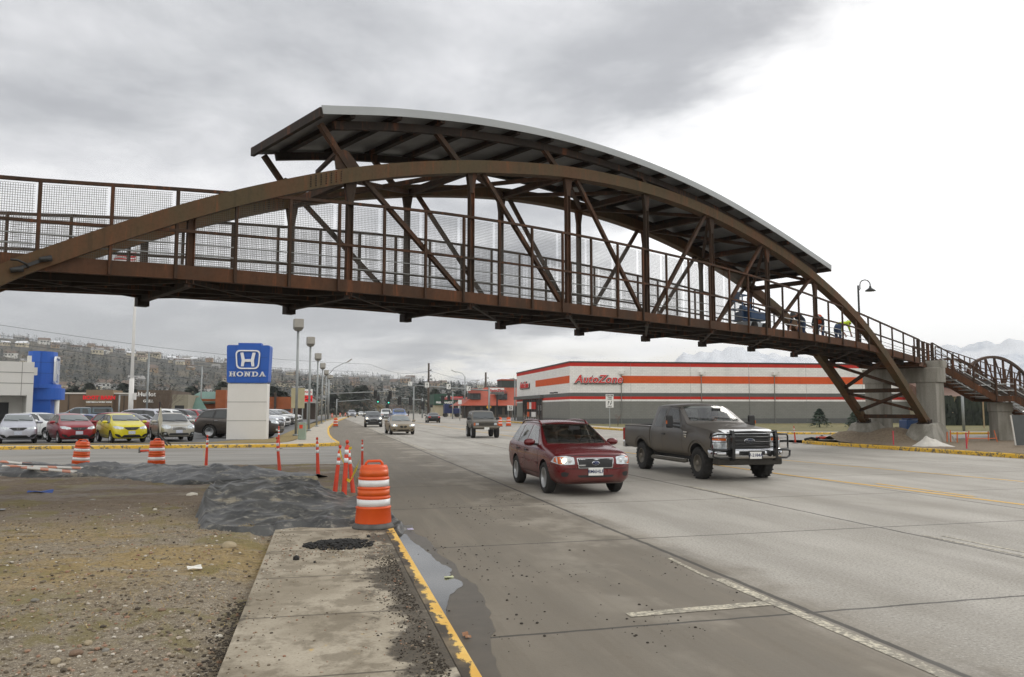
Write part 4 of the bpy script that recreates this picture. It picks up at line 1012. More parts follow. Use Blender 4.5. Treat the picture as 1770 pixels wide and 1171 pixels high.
for sg in (1, -1):
    h, n, _, _ = bvh.ray_cast(V((6, sg*.66, .735)), V((-1, 0, 0)))
    mb = MB(); mb.lathe([(.062, 0), (.05, .012), (0, .018)], 16, h+V((.012, 0, 0)), 'x'); mb.build('headlamp_bulb', LAMPON if sg < 0 else RIM, suv)
    h, n, _, _ = bvh.ray_cast(V((6, sg*.54, .735)), V((-1, 0, 0)))
    mb = MB(); mb.lathe([(.05, 0), (.04, .008), (0, .01)], 16, h+V((.012, 0, 0)), 'x'); mb.build('headlamp_bulb', RIM, suv)
    pts = []
    for k in range(9):
        x = lerp(.12, -1.75, k/8); h, n, _, _ = bvh.ray_cast(V((x, sg*.56, 6)), V((0, 0, -1))); pts.append(h+V((0, 0, .055 if 0 < k < 8 else .0)))
    mb = MB(); mb.tube(pts, .022, 8); mb.build('roof_rail', MAR if sg else RIM, suv)
for sg in (False, True): patch(bvh, [(.50, .345), (.84, .36), (.85, .53), (.53, .535)], 'front', MAR, .012, 'bumper_corner', suv, .06, .05, sg); patch(bvh, [(.57, .49), (.60, .42), (.70, .42), (.72, .49), (.67, .52)], 'front', BLK, .016, 'fog_lamp_hole', suv, .06, .02, sg)
strip(bvh, [(-.86, .575), (-.4, .575), (.4, .575), (.86, .575)], .012, 'front', BLK, 'bumper_seam', suv); strip(bvh, [(-.80, .83), (-.40, .84), (0, .85), (.40, .84), (.80, .83)], .010, 'front', BLK, 'hood_seam', suv)
for pl in ('left', 'right'): strip(bvh, [(.80, .60), (.2, .615), (-.8, .63)], .05, pl, MAR, 'side_moulding', suv, .012)
h, n, _, _ = bvh.ray_cast(V((6, 0, .69)), V((-1, 0, 0)))
mb = MB(); mb.lathe([(.075, 0), (.07, .012), (0, .014)], 20, (0, 0, 0), 'x'); o = mb.build('oval_badge', CHROME, suv); o.location = h+V((.012, 0, 0)); o.scale = (1, 1.15, .62)
mb = MB(); mb.lathe([(.06, .013), (0, .016)], 20, (0, 0, 0), 'x'); q = mb.build('badge_field', mat('badge_blue', lin(34, 48, 92), .3, 0, 0), o)
mb = MB()
for y, z, r in ((-.03, .015, .012), (.0, -.02, .009), (.02, .02, .009), (.035, -.01, .009), (.01, .0, .008), (-.01, -.015, .008)): mb.lathe([(r, .016), (0, .0185)], 8, (0, y, z), 'x')
mb.build('badge_stars', CHROME, o)
mb = MB(); mb.box((h.x+.02, -.3, .645), (.006, .16, .03)); mb.build('grille_badge', CHROME, suv)
h, n, _, _ = bvh.ray_cast(V((6, 0, .515)), V((-1, 0, 0))); plate(suv, h.x+.02, .515, .32, .16, '8M6HLF')
# hood scoop crease lines
place(suv, 5.5, 18.02, 0); interior(suv, .55, .7, .62, True, 1.44)
# interior seen through the glass: head of the driver and headrests are hidden behind reflections

# ---- the dusty dark grey pickup with a black brush guard
TRK = paint('dusty_dark_grey_paint', lin(80, 76, 71), .42, .15, .95, .4, .9)
TRB = paint('black_grey_paint', lin(50, 49, 48), .3, .3)
TS = dict(st=[(2.66, .86, .66, 1.04, 1.20, .80), (2.58, .96, .60, 1.10, 1.27, .87), (2.3, 1.0, .56, 1.16, 1.33, .88), (1.5, 1.01, .54, 1.21, 1.40, .89), (1.12, 1.01, .54, 1.24, 1.44, .89), (1.0, 1.01, .54, 1.25, 1.46, .88),
     (.36, 1.0, .54, 1.26, 1.89, .73), (.12, 1.0, .54, 1.26, 1.955, .72), (-.5, 1.0, .54, 1.26, 1.975, .72), (-1.0, 1.0, .54, 1.26, 1.96, .715), (-1.16, 1.0, .54, 1.26, 1.93, .71), (-1.20, .98, .56, 1.25, 1.88, .70)],
    axles=(1.80, -1.84), yc=.86, R=.405, W=.27, style='steel', cr=.055, crease=.5, tuck=.965,
    win=[[(.80, 1.29), (.30, 1.78), (-.22, 1.82), (-.24, 1.29)], [(-.42, 1.29), (-.41, 1.82), (-.86, 1.81), (-.98, 1.31)]],
    winframe=None, ws=[(-.73, 1.48), (.73, 1.48), (.62, 1.875), (-.62, 1.875)], rw=[(-.6, 1.38), (.6, 1.38), (.56, 1.80), (-.56, 1.80)],
    seams=[[(.96, 1.26), (.95, .60)], [(-.31, 1.26), (-.32, .60)], [(.95, .60), (-1.1, .60)], [(-1.0, 1.28), (-1.05, .95), (-1.06, .60)], [(.9, 1.30), (.28, 1.84), (-.28, 1.87), (-.32, 1.27)]], trim=[], handles=[(-.2, 1.10)], handle_mat=BLK, glass=glassm('dark_truck_glass', (.03, .034, .036), 1.6), wsc=1.15)
TS.pop('winframe')
def make_truck(name, label, pm, hero=True, group=None):
    root = thing(name, label, 'pickup truck', group=group)
    R = TS['R']; cuts = []
    for sg in (1, -1): a, b = sorted((sg*.62, sg*1.5)); cuts.append((1.80, R+.03, R+.085, a, b))
    me = loft('cab', TS['st'], [pm, BLK], .055, cuts, (), 2, .5, .965); bvh = bvh_of(me)
    if hero: me = loft('cab', TS['st'], [pm, BLK, INTM], .055, cuts, (), 2, .5, .965, cabin_cuts(TS['win'], TS['ws'], TS['rw'], (1.9, .3, -1.6, -.9), [([(.95, .85), (1.0, 1.40), (-1.05, 1.40), (-1.05, .85)], .86), ([(.95, 1.36), (.34, 1.83), (-.98, 1.83), (-1.05, 1.36)], .70)]))
    link('cab', me, root)
    if hero: interior(root, .75, .84, .82, False, 1.84)
    cuts = []
    for sg in (1, -1): a, b = sorted((sg*.62, sg*1.5)); cuts.append((-1.84, R+.03, R+.085, a, b))
    bs = [(-1.235, .99, .62, 1.24, 1.31, .95), (-1.26, 1.0, .60, 1.27, 1.335, .96), (-2.2, 1.005, .60, 1.27, 1.335, .965), (-3.1, 1.0, .60, 1.27, 1.335, .96), (-3.22, .985, .62, 1.26, 1.33, .95), (-3.24, .97, .64, 1.24, 1.31, .93)]
    bd = loft('bed', bs, [pm, BLK], .02, cuts, [(-3.13, -1.33, -.80, .80, .82, 2.0)], 2, .7, .965); link('bed', bd, root); bvb = bvh_of(bd)
    # fender flares
    for bv_, x in ((bvh, 1.80), (bvb, -1.84)):
        for pl in ('left', 'right'):
            pts = [(x+(R+.115)*cos(a), R+.03+(R+.115)*sin(a)) for a in [radians(q) for q in range(8, 173, 12)]]; strip(bv_, pts, .075, pl, pm, 'fender_flare', root, .025)
    S = dict(TS)
    if hero: S['glass'] = CGLT; S['wsm'] = clear_glass('truck_windshield', (.70, .75, .73), 1.6, .06); S['rwm'] = CGLT
    S['front2'] = [([(.60, .98), (.62, 1.20), (.90, 1.20), (.955, 1.08), (.94, .80), (.60, .80)], CHROME, 'headlight_frame', .006), ([(.615, .81), (.635, 1.19), (.88, 1.19), (.94, 1.07), (.925, .815)], LAMP, 'headlight', .010),
        ([(.625, 1.00), (.63, 1.08), (.935, 1.08), (.935, 1.01)], AMB, 'turn_signal', .014)]
    S['front'] = [([(-.575, .80), (.575, .80), (.59, 1.20), (-.59, 1.20)], GRB if hero else CHROME, 'grille_frame', .02), ([(-.53, .83), (.53, .83), (.545, 1.175), (-.545, 1.175)], BLK, 'grille', .024)]
    finish_car(root, bvh, S, pm)
    for z in (.92, 1.01, 1.10):
        mb = MB(); h, n, _, _ = bvh.ray_cast(V((6, 0, z)), V((-1, 0, 0))); mb.box((h.x+.035, 0, z), (.03, 1.08, .035)); mb.build('grille_bar', GRB if hero else CHROME, root, .008)
    h, n, _, _ = bvh.ray_cast(V((6, 0, 1.0)), V((-1, 0, 0)))
    mb = MB(); mb.lathe([(.13, 0), (.12, .015), (0, .017)], 24, (0, 0, 0), 'x'); o = mb.build('oval_badge', CHROME, root); o.location = (h.x+.05, 0, 1.0); o.scale = (1, 1.2, .5)
    mb = MB(); mb.lathe([(.112, .016), (0, .019)], 24, (0, 0, 0), 'x'); mb.build('badge_field', mat('badge_dark_blue', lin(28, 38, 66), .3, 0, 0), o)
    text_mesh('Ford', .1, CHROME, o, 'lettering', (.02, 0, 0), (pi/2, 0, pi/2), .002, .001, .25, 1, 'CENTER', 1.6)
    # chrome bumper: swept section with wrapped ends
    mb = MB(); pts = [(2.42, -1.0), (2.62, -.99), (2.76, -.86), (2.82, -.5), (2.83, 0), (2.82, .5), (2.76, .86), (2.62, .99), (2.42, 1.0)]
    vs = []; fs = []
    for x, y in pts:
        n = V((1, 0)) if abs(y) < .9 else V((.5, .86 if y > 0 else -.86))
        for dz, dx in ((.56, -.10), (.58, -.02), (.66, .0), (.76, .0), (.80, -.03), (.82, -.12)): vs.append((x+n.x*dx, y+n.y*dx, dz))
    for i in range(len(pts)-1):
        for k in range(5): fs.append((i*6+k, (i+1)*6+k, (i+1)*6+k+1, i*6+k+1))
    mb.add(vs, fs, True); bp = mb.build('front_bumper', CHROME, root, 0, True)
    mb = MB(); mb.box((2.828, 0, .70), (.02, .70, .10)); mb.build('bumper_slot', BLK, bp)
    for sg in (1, -1): mb = MB(); mb.box((2.826, sg*.60, .69), (.02, .2, .09)); mb.build('bumper_slot', BLK, bp)
    mb = MB(); mb.box2(2.45, 2.74, -.9, .9, .40, .57); mb.build('air_dam', mat('dusty_black_plastic', lin(62, 59, 54), .8, 0, .2), root, .04)
    mb = MB(); mb.box2(-3.38, -3.24, -.96, .96, .60, .80); mb.build('rear_bumper', CHROME, root, .03)
    mb = MB(); mb.box2(-3.1, 2.3, -.55, .55, .42, .62); mb.build('chassis', BLK, root)
    for sg in (1, -1):
        mb = MB(); mb.tube([(1.15, sg*.93, .44), (1.08, sg*1.0, .42), (-.95, sg*1.0, .42), (-1.02, sg*.93, .44)], .055, 8); mb.build('running_board', TRKD if hero else BLK, root)
        # tow mirrors
        mb = MB(); mb.box((.72, sg*1.24, 1.46), (.09, .20, .34)); m_ = mb.build('mirror', BLK, root, .035)
        mb = MB(); mb.bar((.76, sg*.96, 1.40), (.74, sg*1.2, 1.42), .05); mb.bar((.76, sg*.96, 1.30), (.74, sg*1.2, 1.34), .05); mb.build('bracket', BLK, m_)
        mb = MB(); mb.box((.745, sg*1.335, 1.44), (.07, .012, .09)); mb.build('signal', AMB, m_)
        h, n, _, _ = bvh.ray_cast(V((1.18, 4*sg, 1.12)), V((0, -sg, 0)))
        mb = MB(); mb.ext([(1.30, h.y+.004*sg, 1.20), (1.08, h.y+.004*sg, 1.20), (1.12, h.y+.004*sg, 1.06), (1.22, h.y+.004*sg, 1.04)], (0, sg*.014, 0)); v_ = mb.build('fender_vent', CHROME, root)
        mb = MB(); mb.box((1.185, h.y+.020*sg, 1.155), (.16, .004, .035)); mb.box((1.175, h.y+.020*sg, 1.10), (.10, .004, .025)); mb.build('vent_slot', BLK, v_)
        mb = MB(); mb.box((-3.2, sg*.985, 1.02), (.12, .03, .38)); mb.build('taillight', REDL, root, .01)
    wheels(root, (1.80, -1.84), .86, R, .27, 'steel' if hero else 'five')
    return root, bvh
GRB = mat('dark_grille_bar', lin(70, 70, 70), .4, .3, .1)
TRKD = mat('dusty_step', lin(92, 88, 80), .7, .2, .15)
trk, bvh = make_truck('pickup_truck', 'dusty dark grey extended cab pickup truck with a black brush guard', TRK)
# hood protector (strip on the hood's nose, its chrome shine painted as pale colour)
patch(bvh, [(-.66, 1.175), (.66, 1.175), (.74, 1.262), (-.74, 1.262)], 'front', mat('bug_shield_painted_shine', lin(222, 224, 226), .25, 0, .03, coat=.6), .022, 'hood_shield', trk, .08, .04)
gd = MB()
BG = mat('brush_guard_black', (.014, .014, .014), .35, .2, .1, coat=.3)
bg = thing('brush_guard', None, None); bg.parent = trk
def gpart(nm, *tubes):
    mb = MB()
    for pts, r in tubes: mb.tube(pts, r, 8)
    return mb.build(nm, BG, bg)
for sg in (1, -1):
    mb = MB(); mb.ext([(2.84, sg*.56, .52), (2.98, sg*.56, .56), (3.0, sg*.56, 1.1), (2.94, sg*.56, 1.26), (2.84, sg*.56, 1.26), (2.90, sg*.56, 1.1), (2.89, sg*.56, .8)], (0, sg*.06, 0)); mb.build('upright', BG, bg, .012)
    gpart('headlight_hoop', ([(2.92, sg*.6, 1.17), (2.86, sg*.95, 1.17), (2.74, sg*1.06, 1.12), (2.72, sg*1.07, .88), (2.74, sg*1.06, .80), (2.9, sg*.6, .78)], .022))
    gpart('bumper_hoop', ([(2.92, sg*.6, .78), (2.90, sg*.92, .78), (2.82, sg*1.06, .76), (2.80, sg*1.06, .62), (2.88, sg*.92, .585), (2.93, sg*.6, .585)], .026))
    for z in (.97, 1.07): gpart('headlight_bar', ([(2.92, sg*.6, z), (2.85, sg*.95, z), (2.73, sg*1.065, z)], .007))
gpart('top_bar', ([(2.94, -.58, 1.22), (2.96, 0, 1.235), (2.94, .58, 1.22)], .024))
for z in (.86, .98, 1.10): gpart('cross_bar', ([(2.97, -.58, z), (2.97, .58, z)], .014))
mb = MB(); mb.box((2.97, 0, .60), (.02, 1.14, .04)); mb.build('lower_bar', RIMD, bg)
o = plate(trk, 2.99, .655, .32, .17, '7-2184A'); 
mb = MB(); mb.box((2.975, 0, .655), (.02, .38, .22)); mb.build('plate_frame', BLK, trk, .01)
place(trk, 10.46, 21.05, .6, 0, 1.005)
# load in the truck bed
mb = MB(); mb.add([], []); 
for p, q in (((-.5, -.2, 0), (.4, .1, .12)), ((-.3, .2, .02), (.6, .3, .16)), ((.1, -.3, .0), (.2, .35, .2))): mb.bar(p, q, .14, .05)
o = mb.build('scrap_wood', mat('scrap_wood', lin(124, 96, 66), .85, 0, .25, 5)); o.location = (10.5, 23.2, 1.33); tag(o, 'pile of brown scrap boards lying in the bed of the dusty pickup', 'boards')

# ---- smaller kinds -----------------------------------------------------------------------------
HATCH = dict(st=[(2.0, .55, .34, .60, .72, .48), (1.94, .74, .24, .70, .84, .62), (1.78, .82, .21, .80, .94, .70), (1.35, .845, .20, .90, 1.04, .74), (1.05, .848, .20, .93, 1.10, .74), (.35, .848, .20, .97, 1.42, .60), (.05, .848, .20, .98, 1.49, .58), (-.5, .848, .20, 1.0, 1.525, .575), (-1.1, .845, .21, 1.03, 1.50, .56), (-1.6, .83, .24, 1.06, 1.40, .54), (-1.9, .80, .30, .98, 1.12, .62), (-2.02, .70, .38, .78, .92, .56)],
    axles=(1.22, -1.31), yc=.745, R=.30, W=.19, style='seven', gap=.045,
    win=[[(.78, 1.03), (.28, 1.34), (-.12, 1.39), (-.14, 1.04)], [(-.2, 1.04), (-.18, 1.395), (-.78, 1.40), (-.86, 1.09)], [(-.92, 1.1), (-.86, 1.39), (-1.2, 1.36), (-1.38, 1.19)]], winframe=[(.86, 1.01), (.28, 1.37), (-.15, 1.42), (-.8, 1.425), (-1.24, 1.385), (-1.46, 1.17), (-.8, 1.05)],
    ws=[(-.66, 1.11), (.66, 1.11), (.56, 1.42), (-.56, 1.42)], rw=[(-.54, 1.12), (.54, 1.12), (.46, 1.38), (-.46, 1.38)], wsm=WSL,
    seams=[[(.86, 1.0), (.83, .40)], [(-.16, 1.02), (-.17, .36)], [(-.9, 1.08), (-.9, .8), (-.76, .40)], [(.83, .37), (-.76, .37)]], trim=[([(.8, .72), (.1, .80), (-.9, .92)], .012, BLK)], handles=[(-.02, .94), (-.72, .98)], mirror=(.66, .84, 1.06),
    front2=[([(.36, .72), (.40, .80), (.70, .87), (.80, .84), (.76, .74), (.55, .70)], LAMP, 'headlight', .012), ([(.46, .30), (.62, .30), (.76, .42), (.75, .48), (.58, .44)], BLK, 'fog_lamp_hole', .010)],
    front=[([(-.40, .78), (-.20, .66), (.20, .66), (.40, .78), (.3, .80), (-.3, .80)], BLK, 'grille', .012), ([(-.52, .28), (.52, .28), (.36, .42), (-.36, .42)], BLK, 'air_intake', .010)],
    rear2=[([(.52, .88), (.52, 1.2), (.66, 1.22), (.76, .92)], REDL, 'taillight', .008)])
YEL = paint('yellow_paint', lin(214, 200, 16), .3, .05)
CP = {'yellow': YEL, 'red': paint('red_paint', lin(142, 22, 34), .3, .2), 'silver': paint('silver_paint', lin(186, 188, 198), .3, .45), 'white': paint('white_paint', lin(226, 228, 228), .35, 0), 'black': paint('black_paint', lin(24, 25, 28), .25, .2),
      'grey': paint('grey_paint', lin(88, 90, 94), .3, .4), 'dkgrey': paint('dark_grey_paint', lin(54, 55, 58), .3, .4), 'brown': paint('bronze_brown_paint', lin(74, 68, 64), .3, .4), 'tan': paint('tan_silver_paint', lin(172, 168, 156), .33, .4), 'ltblue': paint('light_blue_paint', lin(116, 142, 164), .3, .4),
      'blue': paint('blue_paint', lin(40, 62, 130), .3, .3), 'gold': paint('gold_tan_paint', lin(136, 124, 104), .33, .4, .35, .5, .5), 'teal': paint('grey_teal_paint', lin(72, 88, 96), .35, .3), 'bluepk': paint('sky_blue_paint', lin(74, 104, 160), .35, .2)}
G_H = 'new hatchbacks lined up along the dealership lawn'
hat, hb = make_car('hatchback', 'yellow hatchback parked third in line at the dealership lawn', 'car', HATCH, YEL, G_H)
mb = MB(); h, n, _, _ = hb.ray_cast(V((6, 0, .73)), V((-1, 0, 0)))
mb.bar((h.x+.02, -.045, .69), (h.x+.02, -.055, .78), .014); mb.bar((h.x+.02, .045, .69), (h.x+.02, .055, .78), .014); mb.bar((h.x+.02, -.045, .73), (h.x+.02, .045, .73), .014); mb.build('badge', CHROME, hat)
h, n, _, _ = hb.ray_cast(V((6, 0, .50)), V((-1, 0, 0))); plate(hat, h.x+.02, .53, .33, .16, None, BLUEP)
WAG = dict(SUV); WAG.update(style='five', wsm=WSG,
    front2=[([(.40, .70), (.40, .82), (.66, .90), (.82, .86), (.80, .72), (.6, .68)], LAMP, 'headlight', .012), ([(.50, .30), (.84, .34), (.84, .52), (.60, .52)], BLK, 'bumper_cladding', .010), ([(.62, .40), (.62, .48), (.72, .48), (.72, .40)], LAMP, 'fog_lamp', .016)],
    front=[([(-.33, .62), (.33, .62), (.37, .80), (-.37, .80)], CHROME, 'grille_frame', .012), ([(-.31, .635), (.31, .635), (.345, .785), (-.345, .785)], mat('grille_mesh', lin(120, 118, 112), .4, .6, .3, 40), 'grille', .015), ([(-.5, .36), (.5, .36), (.46, .46), (-.46, .46)], BLK, 'air_intake', .010)],
    rear2=[([(.62, .72), (.62, .98), (.79, 1.0), (.82, .72)], REDL, 'taillight', .008)])
wag, wb_ = make_car('wagon', 'pale tan suv wagon with dark bumper corners parked beside the yellow hatchback', 'car', WAG, CP['tan'])
h, n, _, _ = wb_.ray_cast(V((6, 0, .52)), V((-1, 0, 0))); plate(wag, h.x+.03, .54, .33, .16, None, BLUEP)
CROSS = dict(SUV); CROSS.update(st=[(2.52, .62, .38, .78, .92, .55), (2.44, .84, .28, .92, 1.04, .74), (2.2, .95, .25, 1.02, 1.12, .84), (1.6, .985, .25, 1.08, 1.18, .88), (1.15, .99, .25, 1.10, 1.22, .88), (.4, .99, .25, 1.12, 1.66, .70), (.1, .99, .25, 1.12, 1.76, .68), (-.7, .99, .25, 1.15, 1.80, .68), (-1.5, .985, .26, 1.18, 1.77, .66), (-2.05, .97, .28, 1.20, 1.68, .64), (-2.36, .94, .32, 1.14, 1.30, .74), (-2.5, .86, .38, .95, 1.1, .68), (-2.55, .74, .44, .8, .95, .6)],
    axles=(1.52, -1.50), yc=.86, R=.385, W=.25, style='multi', gap=.06,
    win=[[(.78, 1.17), (.24, 1.58), (-.3, 1.64), (-.32, 1.18)], [(-.4, 1.18), (-.38, 1.645), (-1.16, 1.64), (-1.24, 1.21)], [(-1.36, 1.22), (-1.3, 1.63), (-1.86, 1.57), (-2.12, 1.28)]], winframe=[(.9, 1.14), (.24, 1.62), (-.3, 1.675), (-1.2, 1.67), (-1.92, 1.60), (-2.22, 1.24), (-1.2, 1.16)],
    ws=[(-.78, 1.23), (.78, 1.23), (.66, 1.67), (-.66, 1.67)], rw=[(-.66, 1.24), (.66, 1.24), (.58, 1.60), (-.58, 1.60)], wsm=WSG, glass=GLS,
    seams=[[(.92, 1.12), (.9, .42)], [(-.36, 1.14), (-.37, .40)], [(-1.28, 1.18), (-1.26, .9), (-1.0, .42)], [(.9, .42), (-1.0, .42)]], handles=[(-.2, 1.02), (-1.1, 1.05)], handle_mat=CHROME, mirror=(.7, .98, 1.22),
    front2=[([(.50, .86), (.52, 1.0), (.72, 1.08), (.88, 1.06), (.92, .9), (.74, .84)], LAMP, 'headlight', .012), ([(.6, .44), (.6, .54), (.8, .56), (.8, .46)], LAMP, 'fog_lamp', .012)],
    front=[([(-.40, .66), (.40, .66), (.46, .98), (-.46, .98)], CHROME, 'grille_frame', .012), ([(-.37, .69), (.37, .69), (.43, .95), (-.43, .95)], BLK, 'grille', .016), ([(-.6, .40), (.6, .40), (.56, .52), (-.56, .52)], BLK, 'air_intake', .010), ([(-.9, .36), (.9, .36), (.88, .29), (-.88, .29)], BLK, 'under_bumper', .008)],
    rear2=[([(.66, .98), (.66, 1.2), (.86, 1.24), (.93, 1.0)], REDL, 'taillight', .008)])
G_R = 'cars for sale in the row beside the lamp posts'
crs, cb_ = make_car('suv', 'bronze brown large suv parked sideways right behind the white sign pylon', 'car', CROSS, CP['brown'])
SEDAN = dict(st=[(2.42, .56, .34, .58, .68, .5), (2.34, .78, .25, .66, .76, .66), (2.12, .88, .21, .75, .83, .76), (1.5, .91, .20, .83, .91, .80), (1.0, .915, .20, .87, .97, .80), (.2, .915, .20, .90, 1.33, .62), (-.1, .915, .20, .90, 1.41, .60), (-.6, .915, .20, .91, 1.43, .60), (-1.1, .91, .20, .92, 1.36, .59), (-1.75, .90, .22, .93, 1.04, .72), (-2.2, .87, .28, .92, 1.0, .74), (-2.38, .80, .34, .82, .92, .68), (-2.44, .66, .42, .7, .82, .58)],
    axles=(1.45, -1.36), yc=.79, R=.325, W=.21, style='five', gap=.05,
    win=[[(.66, .95), (.08, 1.27), (-.32, 1.325), (-.34, .95)], [(-.4, .95), (-.38, 1.325), (-.95, 1.28), (-1.3, .99)]], winframe=[(.76, .93), (.08, 1.30), (-.34, 1.355), (-1.0, 1.31), (-1.42, .97)],
    ws=[(-.70, .97), (.70, .97), (.57, 1.33), (-.57, 1.33)], rw=[(-.66, 1.04), (.66, 1.04), (.56, 1.32), (-.56, 1.32)], wsm=WSL,
    seams=[[(.8, .9), (.78, .36)], [(-.37, .93), (-.38, .34)], [(-1.28, .93), (-1.14, .7), (-1.0, .36)]], trim=[], handles=[(-.2, .82), (-1.02, .84)], mirror=(.56, .9, .98),
    front2=[([(.42, .60), (.44, .70), (.70, .76), (.84, .72), (.80, .60)], LAMP, 'headlight', .012), ([(.04, .50), (.04, .62), (.16, .66), (.26, .62), (.20, .51)], BLK, 'grille', .012), ([(.56, .34), (.56, .42), (.7, .44), (.72, .36)], BLK, 'fog_lamp_hole', .010)],
    front=[([(-.44, .30), (.44, .30), (.40, .38), (-.40, .38)], BLK, 'air_intake', .010)],
    rear2=[([(.50, .72), (.50, .88), (.80, .90), (.84, .74)], REDL, 'taillight', .008)])
sed, sb_ = make_car('sedan', 'gold tan sedan with lit headlights driving toward the camera', 'car', SEDAN, CP['gold'])
def lights_on(root, bvh, y, z, r=.07):
    for sg in (1, -1):
        h, n, _, _ = bvh.ray_cast(V((6, sg*y, z)), V((-1, 0, 0))); mb = MB(); mb.lathe([(r, 0), (r*.8, .015), (0, .02)], 14, h+V((.012, 0, 0)), 'x'); mb.build('headlamp_bulb', LAMPON, root)
# boxy older utility wagon
OLD = dict(st=[(2.12, .78, .62, .98, 1.04, .74), (2.06, .82, .58, 1.02, 1.09, .78), (1.9, .835, .55, 1.05, 1.12, .79), (1.0, .84, .54, 1.10, 1.17, .79), (.72, .84, .54, 1.11, 1.19, .79), (.28, .84, .54, 1.12, 1.66, .68), (.12, .84, .54, 1.12, 1.73, .67), (-.6, .84, .54, 1.12, 1.75, .67), (-1.6, .84, .54, 1.12, 1.75, .67), (-2.05, .84, .54, 1.12, 1.73, .67), (-2.18, .83, .56, 1.1, 1.66, .67), (-2.22, .82, .58, 1.08, 1.6, .66)],
    axles=(1.33, -1.33), yc=.76, R=.385, W=.28, style='five', lift=.06, gap=.09, cr=.04, crease=.75, tuck=.97,
    win=[[(.56, 1.16), (.22, 1.58), (-.3, 1.62), (-.32, 1.16)], [(-.62, 1.18), (-.62, 1.62), (-1.95, 1.60), (-1.97, 1.18)]], ws=[(-.7, 1.2), (.7, 1.2), (.62, 1.63), (-.62, 1.63)], rw=[(-.6, 1.2), (.6, 1.2), (.56, 1.6), (-.56, 1.6)], wsm=WSG,
    seams=[[(.66, 1.1), (.64, .6)], [(-.4, 1.1), (-.42, .6)], [(-.5, 1.7), (-.52, .6)]], trim=[], handles=[(-.25, 1.0)], handle_mat=BLK, mirror=(.5, .84, 1.22), mirror_mat=BLK,
    front2=[([(.48, .82), (.48, .96), (.68, .96), (.68, .82)], LAMP, 'headlight', .012), ([(.70, .80), (.70, .97), (.79, .97), (.79, .80)], AMB, 'turn_signal', .012)],
    front=[([(-.46, .82), (.46, .82), (.46, .97), (-.46, .97)], BLK, 'grille', .012)],
    rear2=[([(.66, .8), (.66, 1.05), (.78, 1.05), (.78, .8)], REDL, 'taillight', .008)])
OLDP = paint('faded_grey_paint', lin(92, 88, 80), .5, .2, .4, .3, .8)
old, ob_ = make_car('utility_wagon', 'boxy faded grey older utility wagon on raised tyres in the middle lane', 'car', OLD, OLDP)
mb = MB(); mb.box2(2.12, 2.30, -.84, .84, .64, .76); mb.build('front_bumper', RIMD, old, .03)
for z in (.86, .90, .94): mb = MB(); mb.box((2.155, 0, z), (.02, .9, .012)); mb.build('grille_bar', RIMD, old)
plate(old, 2.32, .62, .32, .15)
place(old, 10.25, 51.9, -4)
# ---------------------------------------------------------------- placing the cars
LOTZ = .1
def carcopy(src, old, kind, x, Y, hd, col, label, group=None, z=LOTZ, s=1.0, first=False, X=None):
    r = src if first else copy_tree(src)
    r['label'] = label
    if group: r['group'] = group
    elif 'group' in r: del r['group']
    p = aty(x, 720, Y) if X is None else V((X, Y, 0))
    place(r, p.x, Y, hd, z, s)
    if col is not None: recolor(r, CP[col], old)
    return r
place(hat, aty(208, 760, 46).x, 46.1, 27, LOTZ)
carcopy(hat, YEL, 'h', 123, 46.2, 27, 'red', 'red hatchback parked between the silver and yellow hatchbacks', G_H)
carcopy(hat, YEL, 'h', 32, 46.3, 19, 'silver', 'silver hatchback parked at the left edge below the white dealership wall', G_H)
place(wag, aty(294, 760, 47.4).x, 47.6, 20, LOTZ)
place(crs, -4.9, 51.3, 77, LOTZ)
TAN, BRN, GLD = CP['tan'], CP['brown'], CP['gold']
carcopy(wag, TAN, 'w', 76, 51.5, 55, 'white', 'white wagon half hidden between the silver and red hatchbacks')
carcopy(sed, GLD, 's', 166, 57, 70, 'blue', 'blue sedan roof showing between the red and yellow hatchbacks')
carcopy(wag, TAN, 'w', 224, 54.5, 75, 'red', 'dark red wagon roof showing behind the yellow hatchback')
carcopy(sed, GLD, 's', 150, 62, 80, 'white', 'white sedan roof showing above the red hatchback')
carcopy(sed, GLD, 's', 262, 61, 70, 'silver', 'silver sedan roof showing left of the tan wagon')
G_M = 'cars in the middle of the dealer lot'
for x, Y, hd, c, src, old_, lb in ((172, 92, 200, 'white', crs, BRN, 'white suv facing away beside the teal canopy pickup'), (190, 98, 30, 'dkgrey', sed, GLD, 'dark sedan right of the white suv near the brown store'),
        (207, 92, 40, 'silver', sed, GLD, 'silver sedan left of the flagpole base'), (243, 96, 60, 'grey', sed, GLD, 'grey sedan right of the flagpole base'), (262, 84, 70, 'white', wag, TAN, 'white wagon behind the double headed lot lamp'),
        (308, 68, 58, 'black', sed, GLD, 'black sedan nearest behind the tan wagon'), (316, 75, 58, 'dkgrey', sed, GLD, 'dark grey sedan second in the row behind the tan wagon'), (330, 80, 58, 'ltblue', sed, GLD, 'light blue sedan in the row behind the tan wagon'),
        (302, 88, 60, 'white', crs, BRN, 'white suv roof at the back of the row behind the tan wagon'), (372, 96, -90, 'black', crs, BRN, 'black suv behind the bronze suv near the brick building'), (336, 100, -80, 'white', crs, BRN, 'white suv below the green roofed building'), (318, 104, -70, 'red', wag, TAN, 'red wagon below the tan building')):
    carcopy(src, old_, 'm', x, Y, hd, c, lb, G_M)
cols = ['black', 'silver', 'white', 'dkgrey', 'silver', 'white', 'black', 'white', 'grey', 'black', 'white', 'silver', 'white', 'dkgrey', 'white']
kinds = [(sed, GLD), (crs, BRN), (wag, TAN), (sed, GLD), (crs, BRN), (sed, GLD), (wag, TAN), (crs, BRN), (sed, GLD), (crs, BRN), (crs, BRN), (wag, TAN), (crs, BRN), (sed, GLD), (crs, BRN)]
